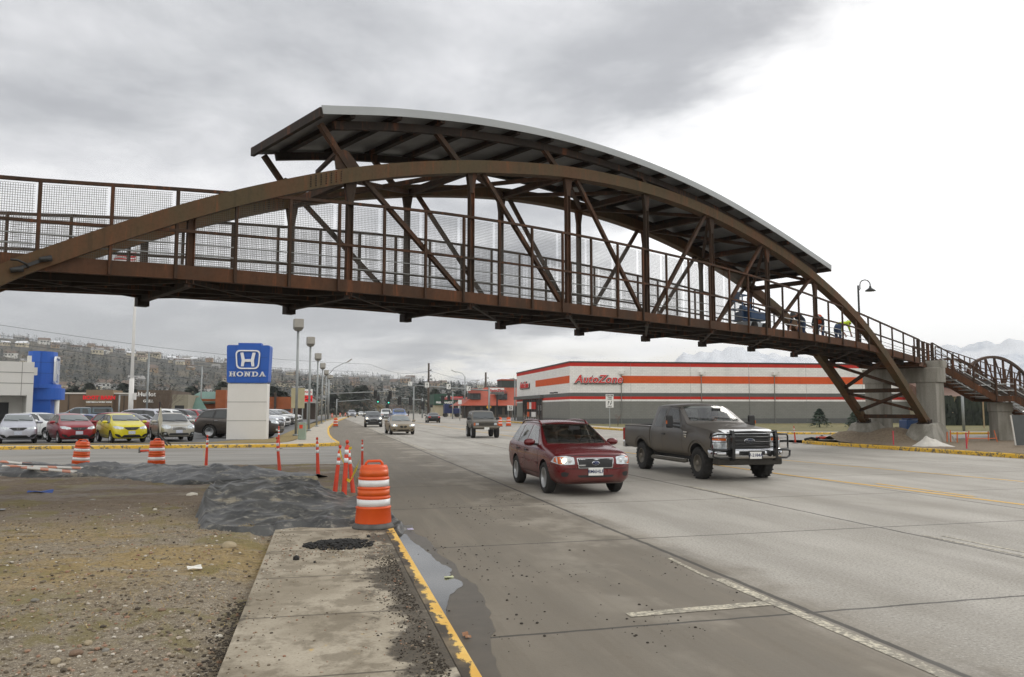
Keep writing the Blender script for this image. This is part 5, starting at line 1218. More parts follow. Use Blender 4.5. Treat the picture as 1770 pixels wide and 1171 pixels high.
ords = ['first', 'second', 'third', 'fourth', 'fifth', 'sixth', 'seventh', 'eighth', 'ninth', 'tenth', 'eleventh', 'twelfth', 'thirteenth', 'fourteenth', 'fifteenth']
knames = {id(sed): 'sedan', id(crs): 'suv', id(wag): 'wagon'}
cw = {'dkgrey': 'dark grey'}
for k in range(15):
    Y = 55.2+k*3.15+.012*k*k; src, old_ = kinds[k]; bend = (.45+.012*(k*3.1)) if Y < 90 else (.9+.024*(Y-90))
    carcopy(src, old_, 'r', 0, Y, 68, cols[k], f'{cw.get(cols[k], cols[k])} {knames[id(src)]}, {ords[k]} behind the bronze suv in the lamp post row', G_R, X=-6.2+bend)
for k in range(8):
    src, old_ = kinds[(k*3+1) % 15]; c = ['silver', 'white', 'black', 'red', 'white', 'dkgrey', 'silver', 'white'][k]
    carcopy(src, old_, 'q', 0, 62+k*6.3, 250, c, f'{cw.get(c, c)} {knames[id(src)]}, {ords[k]} in the back row behind the lamp post row', G_R, X=-13.2)
# moving traffic
place(sed, aty(690.5, 740, 60).x, 60.2, 2); lights_on(sed, sb_, .64, .68)
blk = carcopy(crs, BRN, 't', 645, 86, -2, 'black', 'black suv driving behind and left of the gold sedan', z=0, s=.93); lights_on(blk, cb_, .72, .96, .1)
trk2, tb2 = make_truck('pickup_truck', 'sky blue pickup truck driving right behind the gold sedan', CP['bluepk'], False); place(trk2, aty(689, 720, 108).x, 108, 0)
p_ = copy_tree(trk2); recolor(p_, CP['white'], CP['bluepk']); p_['label'] = 'white pickup truck between the black suv and the blue pickup'; place(p_, aty(667, 720, 132).x, 132, 0)
carcopy(sed, GLD, 't', 748, 112, 178, 'black', 'dark sedan driving away beyond the utility pole base', z=0)
carcopy(crs, BRN, 't', 608, 196, 0, 'silver', 'silver suv far up the road beside the dirt shoulder', z=0)
carcopy(sed, GLD, 't', 624, 250, 0, 'white', 'tiny white sedan farthest up the road', z=0)
carcopy(sed, GLD, 't', 634, 235, 0, 'dkgrey', 'tiny dark sedan far up the road', z=0)
carcopy(crs, BRN, 't', 1786, 47, -60, 'white', 'white suv cut off at the right edge behind the stair pier', z=0)
# canopy pickup on the lot
tp = copy_tree(trk2); recolor(tp, CP['teal'], CP['bluepk']); tp['label'] = 'grey teal pickup with a windowed canopy over its bed beside the blue tower'
mb = MB(); mb.add([(-1.28, -.96, 1.33), (-3.2, -.96, 1.33), (-3.2, .96, 1.33), (-1.28, .96, 1.33), (-1.28, -.78, 1.93), (-3.08, -.78, 1.93), (-3.08, .78, 1.93), (-1.28, .78, 1.93)], [(3, 2, 1, 0), (4, 5, 6, 7), (0, 1, 5, 4), (1, 2, 6, 5), (2, 3, 7, 6), (3, 0, 4, 7)])
cn = mb.build('canopy', CP['teal'], tp, .05, True)
for sg in (1, -1): mb = MB(); mb.add([(-1.45, sg*.935, 1.45), (-3.0, sg*.935, 1.45), (-2.95, sg*.83, 1.82), (-1.45, sg*.83, 1.82)], [(0, 1, 2, 3)] if sg > 0 else [(3, 2, 1, 0)]); mb.build('canopy_window', GLS, cn)
place(tp, aty(133, 720, 88).x, 88, -72, LOTZ)

# ================================================================== BUILDINGS
WHITEP = mat('white_wall_panel', lin(214, 212, 206), .7, 0, .05, .4)
def SPLIT(n, c):
    t = NT(n); P = t.sep(True); cb = t.n('ShaderNodeCombineXYZ'); t.l(t.mth('ADD', P[0], P[1]), cb.inputs[0]); t.l(P[2], cb.inputs[1])
    br_ = t.n('ShaderNodeTexBrick'); t.l(cb.outputs[0], br_.inputs['Vector']); br_.inputs['Scale'].default_value = 1; br_.inputs['Brick Width'].default_value = .41; br_.inputs['Row Height'].default_value = .205; br_.inputs['Mortar Size'].default_value = .012
    for q, v in (('Color1', sc3(c, 1.04)), ('Color2', sc3(c, .95)), ('Mortar', sc3(c, .78))): br_.inputs[q].default_value = (*v, 1)
    st_ = t.noise(.9, 5, .65, (1, 1, .10), True); t.col(t.mix(t.mth('MULTIPLY', t.sm(st_, .5, .72), .22), br_.outputs['Color'], sc3(c, .62))); return t.set(.82)
RED_ = SPLIT('red_wall_paint', lin(196, 44, 30)); ORA = SPLIT('orange_wall_paint', lin(212, 88, 34)); WHT_ = SPLIT('white_wall_paint', lin(232, 230, 226)); GRY_ = SPLIT('grey_wall_paint', lin(126, 126, 120)); DGR_ = SPLIT('dark_grey_wall_paint', lin(96, 97, 94)); CAPM = mat('roof_cap_metal', lin(58, 62, 60), .5, .2, .05)
LOGOR = mat('logo_red', lin(206, 34, 30), .4, 0, 0); LOGOW = mat('logo_white', lin(240, 240, 236), .4, 0, 0); LOGOK = mat('logo_black', lin(24, 24, 24), .5, 0, 0)
A_ = V((28.6, 91.0, 0)); U_ = (V((74, 86.7, 0))-A_); UL = U_.length; U_.normalize(); V_ = V((.8, 30.2, 0)); VL = V_.length; V_ = V_.normalized()
az = thing('auto_parts_store', 'low grey and white auto parts store with red and orange stripes across the road', 'store', A_)
def L(a, b, z): return A_+U_*a+V_*b+V((0, 0, z))
ROOT_INV = lambda r: (Matrix.Translation(V(r.location)) @ Matrix.Rotation(r.rotation_euler.z, 4, 'Z')).inverted()
def pin(root, o): o.parent = root; o.matrix_parent_inverse = ROOT_INV(root); return o
bands = [(0, .75, 4), (.75, 2.83, 3), (2.83, 3.05, 2), (3.05, 3.39, 0), (3.39, 3.83, 4), (3.83, 7.0, 2), (7.0, 7.44, 0), (7.44, 7.6, 5)]
mb = MB()
for z0, z1, mi in bands:
    mb.cur = mi; g = .06 if mi == 5 else 0
    c = [(-g, -g), (UL+g, -g), (UL+g, VL+g), (-g, VL+g)]
    vs = [L(a, b, z) for z in (z0, z1) for a, b in c]; mb.add(vs, [(0, 1, 5, 4), (1, 2, 6, 5), (2, 3, 7, 6), (3, 0, 4, 7)]+([(4, 5, 6, 7)] if mi == 5 else []))
o = mb.build('wall', [RED_, ORA, WHT_, GRY_, DGR_, CAPM], None, 0, True); pin(az, o)
def azpart(nm, mb, m, bev=0): return pin(az, mb.build(nm, m, None, bev, True))
N1 = V((U_.y, -U_.x, 0)); N2 = V((-V_.y, V_.x, 0))     # outward normals of the long and the road face
def panel(nm, face, a0, a1, z0, z1, m, dep=.03, bev=0):
    mb = MB()
    d, n = (U_, N1) if face == 'long' else (V_, N2)
    p = [A_+d*a+V((0, 0, z)) for a, z in ((a0, z0), (a1, z0), (a1, z1), (a0, z1))]
    mb.ext(p, n*dep); return azpart(nm, mb, m, bev)
panel('stripe_panel', 'long', 6.35, UL-.05, 5.0, 5.88, ORA); panel('stripe_panel', 'road', .1, 17.5, 5.0, 5.88, ORA)
def logo(parent, text, size, pos, rot, sc_=1.0):
    q = text_mesh(text, size, LOGOK, None, 'lettering_shadow', (0, 0, 0), (0, 0, 0), .05, size*.075, .28, 1.04)
    q2 = text_mesh(text, size, LOGOW, None, 'lettering_outline', (0, 0, 0), (0, 0, 0), .07, size*.05, .28, 1.04)
    q3 = text_mesh(text, size, LOGOR, None, 'lettering', (0, 0, 0), (0, 0, 0), .10, size*.018, .28, 1.04)
    e_ = thing('logo_sign', None, None, pos); e_.rotation_euler = rot
    for k, q in enumerate((q, q2, q3)): q.parent = e_; q.location = (.04*size if k == 0 else 0, -.05*size if k == 0 else 0, .02*k)
    pin(parent, e_); return e_
angU = atan2(U_.y, U_.x)
logo(az, 'AutoZone', 1.32, A_+U_*3.45+N1*.12+V((0, 0, 5.42)), (pi/2, 0, angU))
logo(az, 'AutoZone', 1.3, A_+V_*24+N2*.12+V((0, 0, 5.42)), (pi/2, 0, atan2(-V_.y, -V_.x)))
# entrance glazing on the road face
BRONZE = mat('bronze_frame', lin(78, 60, 50), .5, .3, .1); DGLASS = mat('dark_shop_glass', (.03, .03, .03), .06, 0, .2, .5, ior=1.5)
panel('shop_window', 'road', 13.6, 25.6, .45, 3.3, DGLASS, .04)
for k in range(9): panel('window_mullion', 'road', 13.6+k*1.48, 13.72+k*1.48, .45, 3.3, BRONZE, .09)
panel('entrance_canopy', 'road', 12.9, 30.2, 3.35, 3.8, DGR_, .5)
for k in range(4): panel('window_poster', 'road', 17.2+k*1.35, 18.3+k*1.35, 1.9, 2.9, [RED_, RED_, WHT_, ORA][k], .12); panel('window_poster', 'road', 17.2+k*1.35, 18.3+k*1.35, .8, 1.5, [WHT_, WHT_, LOGOK, ORA][k], .12)
for a in (9.3, 12.6): mb = MB(); p = A_+V_*a*.6+V((0, 0, 3.95)); mb.bar(p, p+N2*.5, .18, .16); azpart('wall_lamp', mb, BLK)
for a, w_ in ((6.3, .07), (16.35, .07), (25.8, .07), (22.5, .03)):
    mb = MB(); p = A_+U_*a+N1*.06; mb.bar(p+V((0, 0, .1)), p+V((0, 0, 6.0)), w_); azpart('downpipe', mb, GRY_)
    if w_ > .05:
        mb = MB(); p += V((0, 0, 6.25)); mb.box(tuple(p+N1*.15), (.5, .4, .35)); mb.bar(p+N1*.3+V((.3, 0, .1)), p+N1*.5+V((.45, 0, .15)), .14); azpart('wall_camera', mb, WHT_)
for k in range(1, 6): mb = MB(); p = A_+U_*(k*7.5)+N1*.004; mb.bar(p+V((0, 0, .0)), p+V((0, 0, 7.4)), .02, .02); azpart('control_joint', mb, GRY_)
# low annexe behind the pier
mb = MB(); c0 = A_+U_*UL; mb.ext([c0+V_*4, c0+V_*4+U_*9, c0+V_*20+U_*9, c0+V_*20], (0, 0, 4.2)); an = mb.build('shop_annexe', WHT_, None, 0, True); tag(an, 'low white annexe at the far right end of the striped store', 'building')

# ---- dealership: white panelled showroom corner and the blue tower
PBL = mat('blue_cladding', lin(30, 88, 178), .45, 0, .05, .6); JNT = mat('panel_joint', lin(128, 126, 122), .8, 0, 0)
def corners(x0, x1, Y, dep): return (aty(x0, 700, Y).x, aty(x1, 700, Y).x, Y, Y+dep)
x0, x1, y0, y1 = corners(-160, 56, 60, 14)
dl = thing('showroom', 'white panelled car showroom corner with a recessed glass front at the left edge', 'building', (x1, y0, 0))
ztop = aty(40, 626, 60).z; zund = aty(30, 684, 60).z; xr = aty(46, 700, 60).x
mb = MB(); mb.box2(x0, x1, y0, y1, zund, ztop); mb.box2(xr, x1, y0, y1, 0, zund); mb.box2(x0, xr, y0+2.5, y1, 0, zund); pin(dl, mb.build('wall', WHITEP))
mb = MB(); mb.box2(x0, aty(16, 700, 62.5).x, y0+2.44, y0+2.49, .1, zund-.1); pin(dl, mb.build('shop_window', DGLASS))
mb = MB(); xd = aty(37, 700, 62.5).x; mb.box2(xd-.35, xd+.35, y0+2.44, y0+2.49, .1, 2.3); pin(dl, mb.build('door', mat('dark_door', lin(34, 34, 36), .4, 0, .1)))
for z in (lerp(zund, ztop, .36), lerp(zund, ztop, .68)): mb = MB(); mb.box2(x0, x1-.01, y0-.012, y0+.01, z-.02, z+.02); pin(dl, mb.build('panel_joint', JNT))
for k in range(1, 5): mb = MB(); xx = x1-k*2.4+1.7; mb.box2(xx-.015, xx+.015, y0-.010, y0+.01, zund if xx < xr else 0, ztop); pin(dl, mb.build('panel_joint', JNT))
mb = MB(); mb.box2(x1, x1+.25, y0+.5, y0+1.3, lerp(zund, ztop, .62), lerp(zund, ztop, .85)); pin(dl, mb.build('wall_box', WHITEP))
mb = MB(); xx = aty(53, 620, 60).x; mb.box2(xx-.12, xx+.12, y0+.4, y0+.7, ztop, ztop+.45); pin(dl, mb.build('vent_pipe', WHITEP))
dl.rotation_euler = (0, 0, radians(24))
Yt = 63.5
bt = thing('blue_tower', 'bright blue rounded dealership entrance tower with a chrome emblem', 'building', (aty(70, 700, Yt).x, Yt, 0))
def rbox(mb, x0, x1, y0, y1, z0, z1, r):
    pts = []
    for cx, cy, a0 in ((x1-r, y0+r, -pi/2), (x1-r, y1-r, 0), (x0+r, y1-r, pi/2), (x0+r, y0+r, pi)):
        for k in range(7): a = a0+pi/2*k/6; pts.append((cx+r*cos(a), cy+r*sin(a), z0))
    mb.ext(pts, (0, 0, z1-z0))
xa, xb = aty(36, 700, Yt).x, aty(103, 700, Yt+2.2).x; zt = aty(70, 607, Yt).z; zl1 = aty(70, 664, Yt).z; zl2 = aty(70, 671, Yt).z; zl3 = aty(70, 691, Yt).z
mb = MB(); rbox(mb, xa, xb-.12, Yt, Yt+2.6, zl1, zt, 1.1); pin(bt, mb.build('tower', PBL))
mb = MB(); rbox(mb, xa, xb+.18, Yt-.25, Yt+2.8, zl2, zl1, 1.2); pin(bt, mb.build('ledge', PBL))
mb = MB(); rbox(mb, xa, aty(99, 700, Yt).x, Yt+.1, Yt+2.5, zl3, zl2, 1.0); pin(bt, mb.build('lower_band', PBL))
mb = MB(); mb.box2(xa, aty(84, 700, Yt).x, Yt+.3, Yt+2.3, 0, zl3); pin(bt, mb.build('base_wall', PBL))
for z in (lerp(zl1, zt, .33), lerp(zl1, zt, .66)): mb = MB(); rbox(mb, xa, xb-.105, Yt-.015, Yt+2.61, z-.015, z+.015, 1.1); pin(bt, mb.build('panel_joint', mat('blue_joint', lin(30, 70, 140), .6, 0, 0)))
mb = MB(); xc = aty(92, 700, Yt).x; mb.tube([(xc, Yt+.8, 0), (xc, Yt+.8, zl3)], .16, 12); pin(bt, mb.build('column', WHITEP))
def h_logo(mb, w_, h, t_):                    # rounded frame and flared H, in the local x-z plane, front at -y
    o = roundp([(-w_/2, -h*.5+.0), (w_/2*.92, -h*.5), (w_/2, h*.5), (-w_/2, h*.5)], w_*.2, 5)
    o = roundp([(-w_*.44, -h/2), (w_*.44, -h/2), (w_*.5, h/2), (-w_*.5, h/2)], w_*.2, 5); i = [(x*.885, z*.865) for x, z in o]; n = len(o)
    vs = [(x, y, z) for y in (0, t_) for ring in (o, i) for x, z in ring]
    fs = []
    for k in range(n):
        k2 = (k+1) % n; fs += [(k, k2, n+k2, n+k), (2*n+k, 3*n+k, 3*n+k2, 2*n+k2), (k, 2*n+k, 2*n+k2, k2), (n+k, n+k2, 3*n+k2, 3*n+k)]
    mb.add(vs, fs)
    for sg in (-1, 1):
        mb.ext([(sg*w_*x, 0, h*z) for x, z in ((.30, .36), (.18, .36), (.12, .0), (.12, -.1), (.155, -.36), (.265, -.36), (.24, -.05))], (0, t_, 0))
    mb.ext([(w_*x, 0, h*z) for x, z in ((-.13, .02), (.13, .02), (.125, -.12), (-.125, -.12))], (0, t_, 0))
SILV = mat('logo_silver', lin(222, 224, 226), .25, .5, 0)
mb = MB(); h_logo(mb, 2.3, 2.2, .14); o = mb.build('emblem', SILV); xl = xb-.12; o.location = (xl+.14, Yt+1.35, aty(105, 640, Yt).z); o.rotation_euler = (0, 0, pi/2+.12); o.scale = (.72, 1, .95); pin(bt, o)
# ---- white sign pylon with the blue head
PYW = mat('pylon_white', lin(222, 220, 216), .5, 0, .04, .4)
pl_, pr_ = gnd(390, 760.5, .17), gnd(460, 758.5, .17); Yp = 46.0
pxa, pxb = aty(390.5, 740, Yp).x, aty(460.5, 740, Yp).x; zs = aty(425, 662, Yp).z; zt = aty(425, 597, Yp).z; cxp = (pxa+pxb)/2
py = thing('sign_pylon', 'tall white sign pylon with a blue head carrying a silver emblem and lettering', 'sign', (cxp, Yp, .17), radians(-7))
hw = (pxb-pxa)/2
def ploc(nm, mb, m, bev=0): return mb.build(nm, m, py, bev)
mb = MB(); mb.box2(-hw, hw, 0, .75, 0, zs-.17-.05); ploc('pylon_body', mb, PYW, .02)
for k in (1, 2): mb = MB(); mb.box2(-hw+.005, hw-.005, -.008, .4, (zs-.2)*k/3-.012, (zs-.2)*k/3+.012); ploc('panel_joint', mb, JNT)
zb_ = zs-.17; zh = zt-.17
mb = MB(); mb.ext([(x, -.05, z) for x, z in roundp([(-hw-.04, zb_), (hw+.04, zb_), (hw+.1, zh), (-hw-.1, zh)], .12, 4)], (0, .85, 0)); ploc('sign_head', mb, PBL)
mb = MB(); mb.box2(-hw*.55, hw*.62, .1, .6, zh, zh+.13); ploc('head_cap', mb, PBL)
for x in (-hw*.62, hw*.62): mb = MB(); mb.box2(x-.008, x+.008, -.058, -.04, zb_+.02, zh-.02); ploc('panel_joint', mb, bpy.data.materials['blue_joint'])
for z in (.34, .67): mb = MB(); mb.box2(-hw, hw, -.057, -.04, lerp(zb_, zh, z)-.008, lerp(zb_, zh, z)+.008); ploc('panel_joint', mb, bpy.data.materials['blue_joint'])
mb = MB(); h_logo(mb, 1.36, 1.05, .06); o = ploc('emblem', mb, SILV); o.location = (.0, -.13, lerp(zb_, zh, .615))
# slab-serif lettering
def slab(mb, x, ch, w_, h, s):
    def b(x0, x1, z0, z1): mb.box2(x+x0*w_, x+x1*w_, -.0, .04, z0*h, z1*h)
    if ch in 'HN':
        for c in (.22, .78): b(c-.11, c+.11, 0, 1)
        for c in (.22, .78):
            for z in (0, .86):
                if ch == 'N' and c > .5 and z == 0: continue
                b(c-.22, c+.22, z, z+.14)
        if ch == 'H': b(.3, .7, .42, .58)
        else: mb.ext([(x+w_*.12, 0, h), (x+w_*.36, 0, h), (x+w_*.89, 0, 0), (x+w_*.65, 0, 0)], (0, .042, 0))
    elif ch in 'OD':
        n = 24; vs = []
        for y in (0, .04):
            for sx, sz in ((.5, .5), (.27, .34)):
                for k in range(n):
                    a = 2*pi*k/n; cx, cz = cos(a), sin(a)
                    if ch == 'D' and cx < 0: cx = -1 if sx == .5 else -.85; cz = max(-1, min(1, sin(a)*1.5))
                    vs.append((x+w_*(.5+(cx*sx if not (ch == 'D' and cx < 0) else cx*(.36 if sx == .5 else .14))), y, h*(.5+cz*sz)))
        fs = []
        for k in range(n):
            k2 = (k+1) % n; fs += [(k, k2, n+k2, n+k), (2*n+k, 3*n+k, 3*n+k2, 2*n+k2), (k, 2*n+k, 2*n+k2, k2), (n+k, n+k2, 3*n+k2, 3*n+k)]
        mb.add(vs, fs)
        if ch == 'D': b(.0, .2, 0, .14); b(.0, .2, .86, 1)
    else:
        mb.ext([(x+w_*q, 0, z*h) for q, z in ((.10, 0), (.24, 0), (.52, .8), (.42, 1))], (0, .04, 0)); mb.ext([(x+w_*q, 0, z*h) for q, z in ((.64, 0), (.92, 0), (.60, 1), (.42, 1))], (0, .041, 0))
        b(.3, .75, .26, .38); b(-.02, .36, 0, .14); b(.56, 1.02, 0, .14)
mb = MB(); lw = 1.92/5.4; xx = -.98
for ch in 'HONDA': slab(mb, xx, ch, lw, .27, 0); xx += lw*1.12
o = ploc('lettering', mb, SILV); o.location = (0, -.10, lerp(zb_, zh, .165))

# ---- plain buildings further off: (wall boxes given by photo columns at a distance)
def bld(name, label, x0, x1, Y, dep, z1, m, cat='building', z0=0, root=True):
    a, b = aty(x0, 700, Y).x, aty(x1, 700, Y).x
    r = thing(name, label, cat, ((a+b)/2, Y, 0))
    mb = MB(); mb.box2(a, b, Y, Y+dep, z0, z1); pin(r, mb.build('wall', m)); return r, a, b
def add(r, nm, m, x0, x1, y0, y1, z0, z1, bev=0): mb = MB(); mb.box2(x0, x1, y0, y1, z0, z1); return pin(r, mb.build(nm, m, None, bev))
TANW = mat('tan_stucco', lin(134, 114, 90), .85, 0, .07, .4); TAND = mat('brown_stucco', lin(112, 94, 76), .85, 0, .07, .4); BRK = mat('orange_brick', lin(150, 84, 48), .85, 0, .12, 1.2); GRNR = mat('green_metal_roof', lin(96, 128, 116), .5, .2, .08); BEIG = mat('beige_stucco', lin(176, 166, 140), .85, 0, .06, .5); DKW = mat('dark_timber_wall', lin(70, 60, 52), .8, 0, .15)
rb, a, b = bld('boot_store', 'long tan stucco store with a raised centre and red lettering beyond the lot', 96, 236, 150, 25, 4.5, TAND, 'store')
a2, b2 = aty(148, 700, 149).x, aty(194, 700, 149).x
add(rb, 'raised_front', TANW, a2, b2, 149, 156, 0, 5.2); add(rb, 'roof_trim', mat('pale_trim', lin(210, 206, 196), .6, 0, .05), a, a2, 149.8, 150.4, 4.5, 4.75); add(rb, 'roof_trim', bpy.data.materials['pale_trim'], b2, b, 149.8, 150.4, 4.5, 4.75)
add(rb, 'entrance', DGLASS, a2+.8, b2-.8, 148.9, 149, .1, 2.0); add(rb, 'entrance_beam', DKW, a2+.2, b2-.2, 148.2, 149, 2.0, 2.5)
REDS = mat('red_sign_letters', lin(206, 20, 26), .4, 0, 0, emit=lin(206, 20, 26), es=.25)
q = text_mesh('BOOT BARN', .86, REDS, None, 'lettering', ((a2+b2)/2, 148.9, 3.85), (pi/2, 0, 0), .04, .05, 0, 1.05); pin(rb, q)
q = text_mesh('WESTERN & WORK WEAR', .34, LOGOW, None, 'lettering', ((a2+b2)/2, 148.9, 3.1), (pi/2, 0, 0), .03, .015); pin(rb, q)
for k in (118, 214): xx = aty(k, 700, 149.9).x; add(rb, 'wall_joint', DKW, xx-.06, xx+.06, 149.9, 150, 0, 4.4)
rr_, a, b = bld('grill_restaurant', 'brown restaurant front with curly white lettering right of the flagpole', 236, 296, 140, 20, 5.0, mat('brown_restaurant_front', lin(92, 78, 64), .85, 0, .1, .5), 'restaurant')
q = text_mesh('HuHot', .95, LOGOW, None, 'lettering', (aty(253, 700, 139.8).x, 139.8, 4.3), (pi/2, 0, 0), .05, .02); pin(rr_, q)
q = text_mesh('GRILL', .6, LOGOW, None, 'lettering', (aty(256, 700, 139.8).x, 139.8, 3.2), (pi/2, 0, 0), .05, .02); pin(rr_, q)
rg, a, b = bld('tan_block', 'small tan stucco block left of the green roofed brick building', 297, 325, 118, 12, 3.9, mat('tan_block_wall', lin(142, 136, 118), .85, 0, .06), 'building')
add(rg, 'window', DGLASS, a+.4, a+1.6, 117.94, 118, 1.4, 2.4)
rg, a, b = bld('brick_restaurant', 'orange brick building with a pale green metal roof behind the lot', 322, 392, 125, 14, 3.4, BRK, 'building')
mb = MB(); mb.add([(a-.5, 124.4, 2.9), (aty(379, 700, 124).x, 124.4, 2.9), (aty(379, 700, 124).x, 131, 4.6), (a+1, 131, 4.6)], [(0, 1, 2, 3)]); mb.add([(a-.5, 124.4, 2.7), (aty(379, 700, 124).x, 124.4, 2.7), (aty(379, 700, 124).x, 131, 4.4), (a+1, 131, 4.4)], [(3, 2, 1, 0)]); pin(rg, mb.build('roof', GRNR))
mb = MB(); xg = aty(330, 700, 122).x; mb.add([(xg-2.2, 121.8, 1.9), (xg+2.2, 121.8, 1.9), (xg+.8, 125, 3.6), (xg-.8, 125, 3.6)], [(0, 1, 2, 3)]); pin(rg, mb.build('porch_roof', GRNR))
add(rg, 'tower_wall', BRK, aty(372, 700, 124).x, aty(390, 700, 124).x, 124, 130, 0, 4.7)
rg2, a, b = bld('grey_block', 'grey block between the brick building and the sign pylon', 381, 396, 128, 10, 5.2, mat('grey_block_wall', lin(122, 118, 108), .85, 0, .06))
rg, a, b = bld('brick_shop', 'orange brick shopfront right of the sign pylon behind parked cars', 455, 503, 135, 14, 3.9, BRK)
add(rg, 'dark_band', DKW, a, b, 134.9, 135, 1.6, 1.95); add(rg, 'pier', DKW, aty(473, 700, 134).x, aty(477, 700, 134).x, 134.6, 135, 0, 4.6)
rg, a, b = bld('dark_shop', 'dark brown shop with a small pink sign behind the lamp posts', 492, 545, 150, 16, 3.1, DKW)
mb = MB(); mb.add([(a-1, 149, 3.0), (b+1, 149, 3.0), (b-1, 156, 4.3), (a+1, 156, 4.3)], [(0, 1, 2, 3)]); pin(rg, mb.build('roof', mat('grey_shingle', lin(120, 116, 110), .85, 0, .1)))
add(rg, 'shop_sign', mat('pink_sign', lin(224, 60, 110), .4, 0, .05, emit=lin(224, 60, 110), es=.3), aty(497, 700, 148.8).x, aty(508, 700, 148.8).x, 148.8, 149, 2.2, 2.95)
# orange roofed restaurant across the road
Yr = 165; a, b = aty(797, 700, Yr).x, aty(905, 700, Yr).x
orr = thing('orange_roof_restaurant', 'restaurant with a big orange hipped roof and dormers left of the striped store', 'restaurant', ((a+b)/2, Yr, 0))
ORF = mat('orange_metal_roof', lin(168, 78, 54), .6, .1, .1, .7); 
add(orr, 'wall', mat('brown_restaurant_wall', lin(84, 76, 66), .8, 0, .15), a+2.5, b, Yr+1, Yr+14, 0, 3)
for k in range(6): add(orr, 'window', DGLASS, a+3.2+k*1.6, a+4.2+k*1.6, Yr+.93, Yr+1.0, .8, 2.4)
mb = MB(); e0, e1, r0, r1 = 2.7, 2.7, 6.6, 6.6
mb.add([(a, Yr, 2.7), (b+1, Yr, 2.7), (b+1, Yr+15, 2.7), (a, Yr+15, 2.7), (a+6.5, Yr+7, 6.7), (b+1, Yr+7, 6.7)], [(0, 1, 5, 4), (0, 4, 3), (3, 4, 5, 2), (1, 2, 5), (3, 2, 1, 0)]); pin(orr, mb.build('roof', ORF))
for xk in (822, 868):
    xd = aty(xk, 700, Yr+2).x; mb = MB(); mb.box2(xd-1.1, xd+1.1, Yr+2.0, Yr+6, 4, 5.4); dm = pin(orr, mb.build('dormer', mat('dormer_wall', lin(62, 66, 66), .7, 0, .1)))
    mb = MB(); mb.box2(xd-.5, xd+.5, Yr+1.95, Yr+2, 4.3, 5.2); pin(orr, mb.build('dormer_window', GLS))
    mb = MB(); mb.add([(xd-1.5, Yr+1.7, 5.3), (xd+1.5, Yr+1.7, 5.3), (xd+1.3, Yr+6.5, 6.5), (xd-1.3, Yr+6.5, 6.5)], [(0, 1, 2, 3), (3, 2, 1, 0)]); pin(orr, mb.build('dormer_roof', ORF))
add(orr, 'roof_plant_screen', mat('dark_green_screen', lin(58, 66, 62), .7, 0, .1), aty(866, 700, Yr+8).x, b+1.5, Yr+7.5, Yr+12, 6.2, 8.3); add(orr, 'screen_trim', ORF, aty(866, 700, Yr+8).x-.1, b+1.6, Yr+7.4, Yr+12, 8.3, 8.6)
# fuel station sign and shop in the distance
Yg = 230; a, b = aty(752, 700, Yg).x, aty(784, 700, Yg).x
gs = thing('market_store', 'small distant market with white lettering on a green fascia right of the utility pole', 'store', ((a+b)/2, Yg, 0))
add(gs, 'wall', BEIG, a, b, Yg, Yg+10, 0, 3.4); add(gs, 'fascia', mat('dark_green_fascia', lin(30, 70, 52), .5, 0, .05), a-.3, b+.3, Yg-.6, Yg+10, 3.2, 6.4); add(gs, 'red_band', LOGOR, a+4, b, Yg-.3, Yg, 1.6, 2.6)
q = text_mesh('FRESH MARKET', .74, LOGOW, None, 'lettering', ((a+b)/2, Yg-.7, 3.9), (pi/2, 0, 0), .03, .03); pin(gs, q)
mb = MB(); mb.lathe([(.8, -.05), (.8, .05)], 20, ((a+b)/2+1.2, Yg-.7, 5.4), 'y'); pin(gs, mb.build('round_emblem', LOGOW))
Yc = 215; a, b = aty(776, 700, Yc).x, aty(800, 700, Yc).x
fc = thing('fuel_canopy', 'distant fuel station canopy with a red edge right of the market', 'canopy', ((a+b)/2, Yc, 0)); add(fc, 'canopy', LOGOR, a, b, Yc, Yc+8, 4.7, 5.4)
for xx in (a+.6, b-.6): add(fc, 'column', WHITEP, xx-.15, xx+.15, Yc+3, Yc+3.3, 0, 4.7)
# blue semi tractor near there
xs_ = aty(778, 715, 200).x; bs_ = thing('semi_truck', 'small blue semi truck parked in front of the distant fuel canopy', 'truck', (xs_, 200, 0))
BLT = mat('truck_blue', lin(30, 44, 88), .4, .1, .1)
add(bs_, 'cab', BLT, xs_-1.6, xs_+.6, 199, 201.3, .9, 3.3, .15); add(bs_, 'hood', BLT, xs_+.6, xs_+2.6, 199.2, 201.1, .8, 2.2, .2); add(bs_, 'windshield', GLS, xs_+.56, xs_+.63, 199.2, 201.1, 2.25, 3.0); add(bs_, 'side_window', GLS, xs_-.5, xs_+.4, 198.96, 199, 2.2, 3.0); add(bs_, 'front_bumper', CHROME, xs_+2.6, xs_+2.8, 199, 201.3, .5, .9)
for xx in (xs_-1.2, xs_+1.8):
    for yy in (199.1, 201.2): mb = MB(); mb.lathe([(.3, -.15), (.5, -.15), (.5, .15), (.3, .15)], 20, (xx, yy, .5), 'y'); pin(bs_, mb.build('wheel', TYRE))
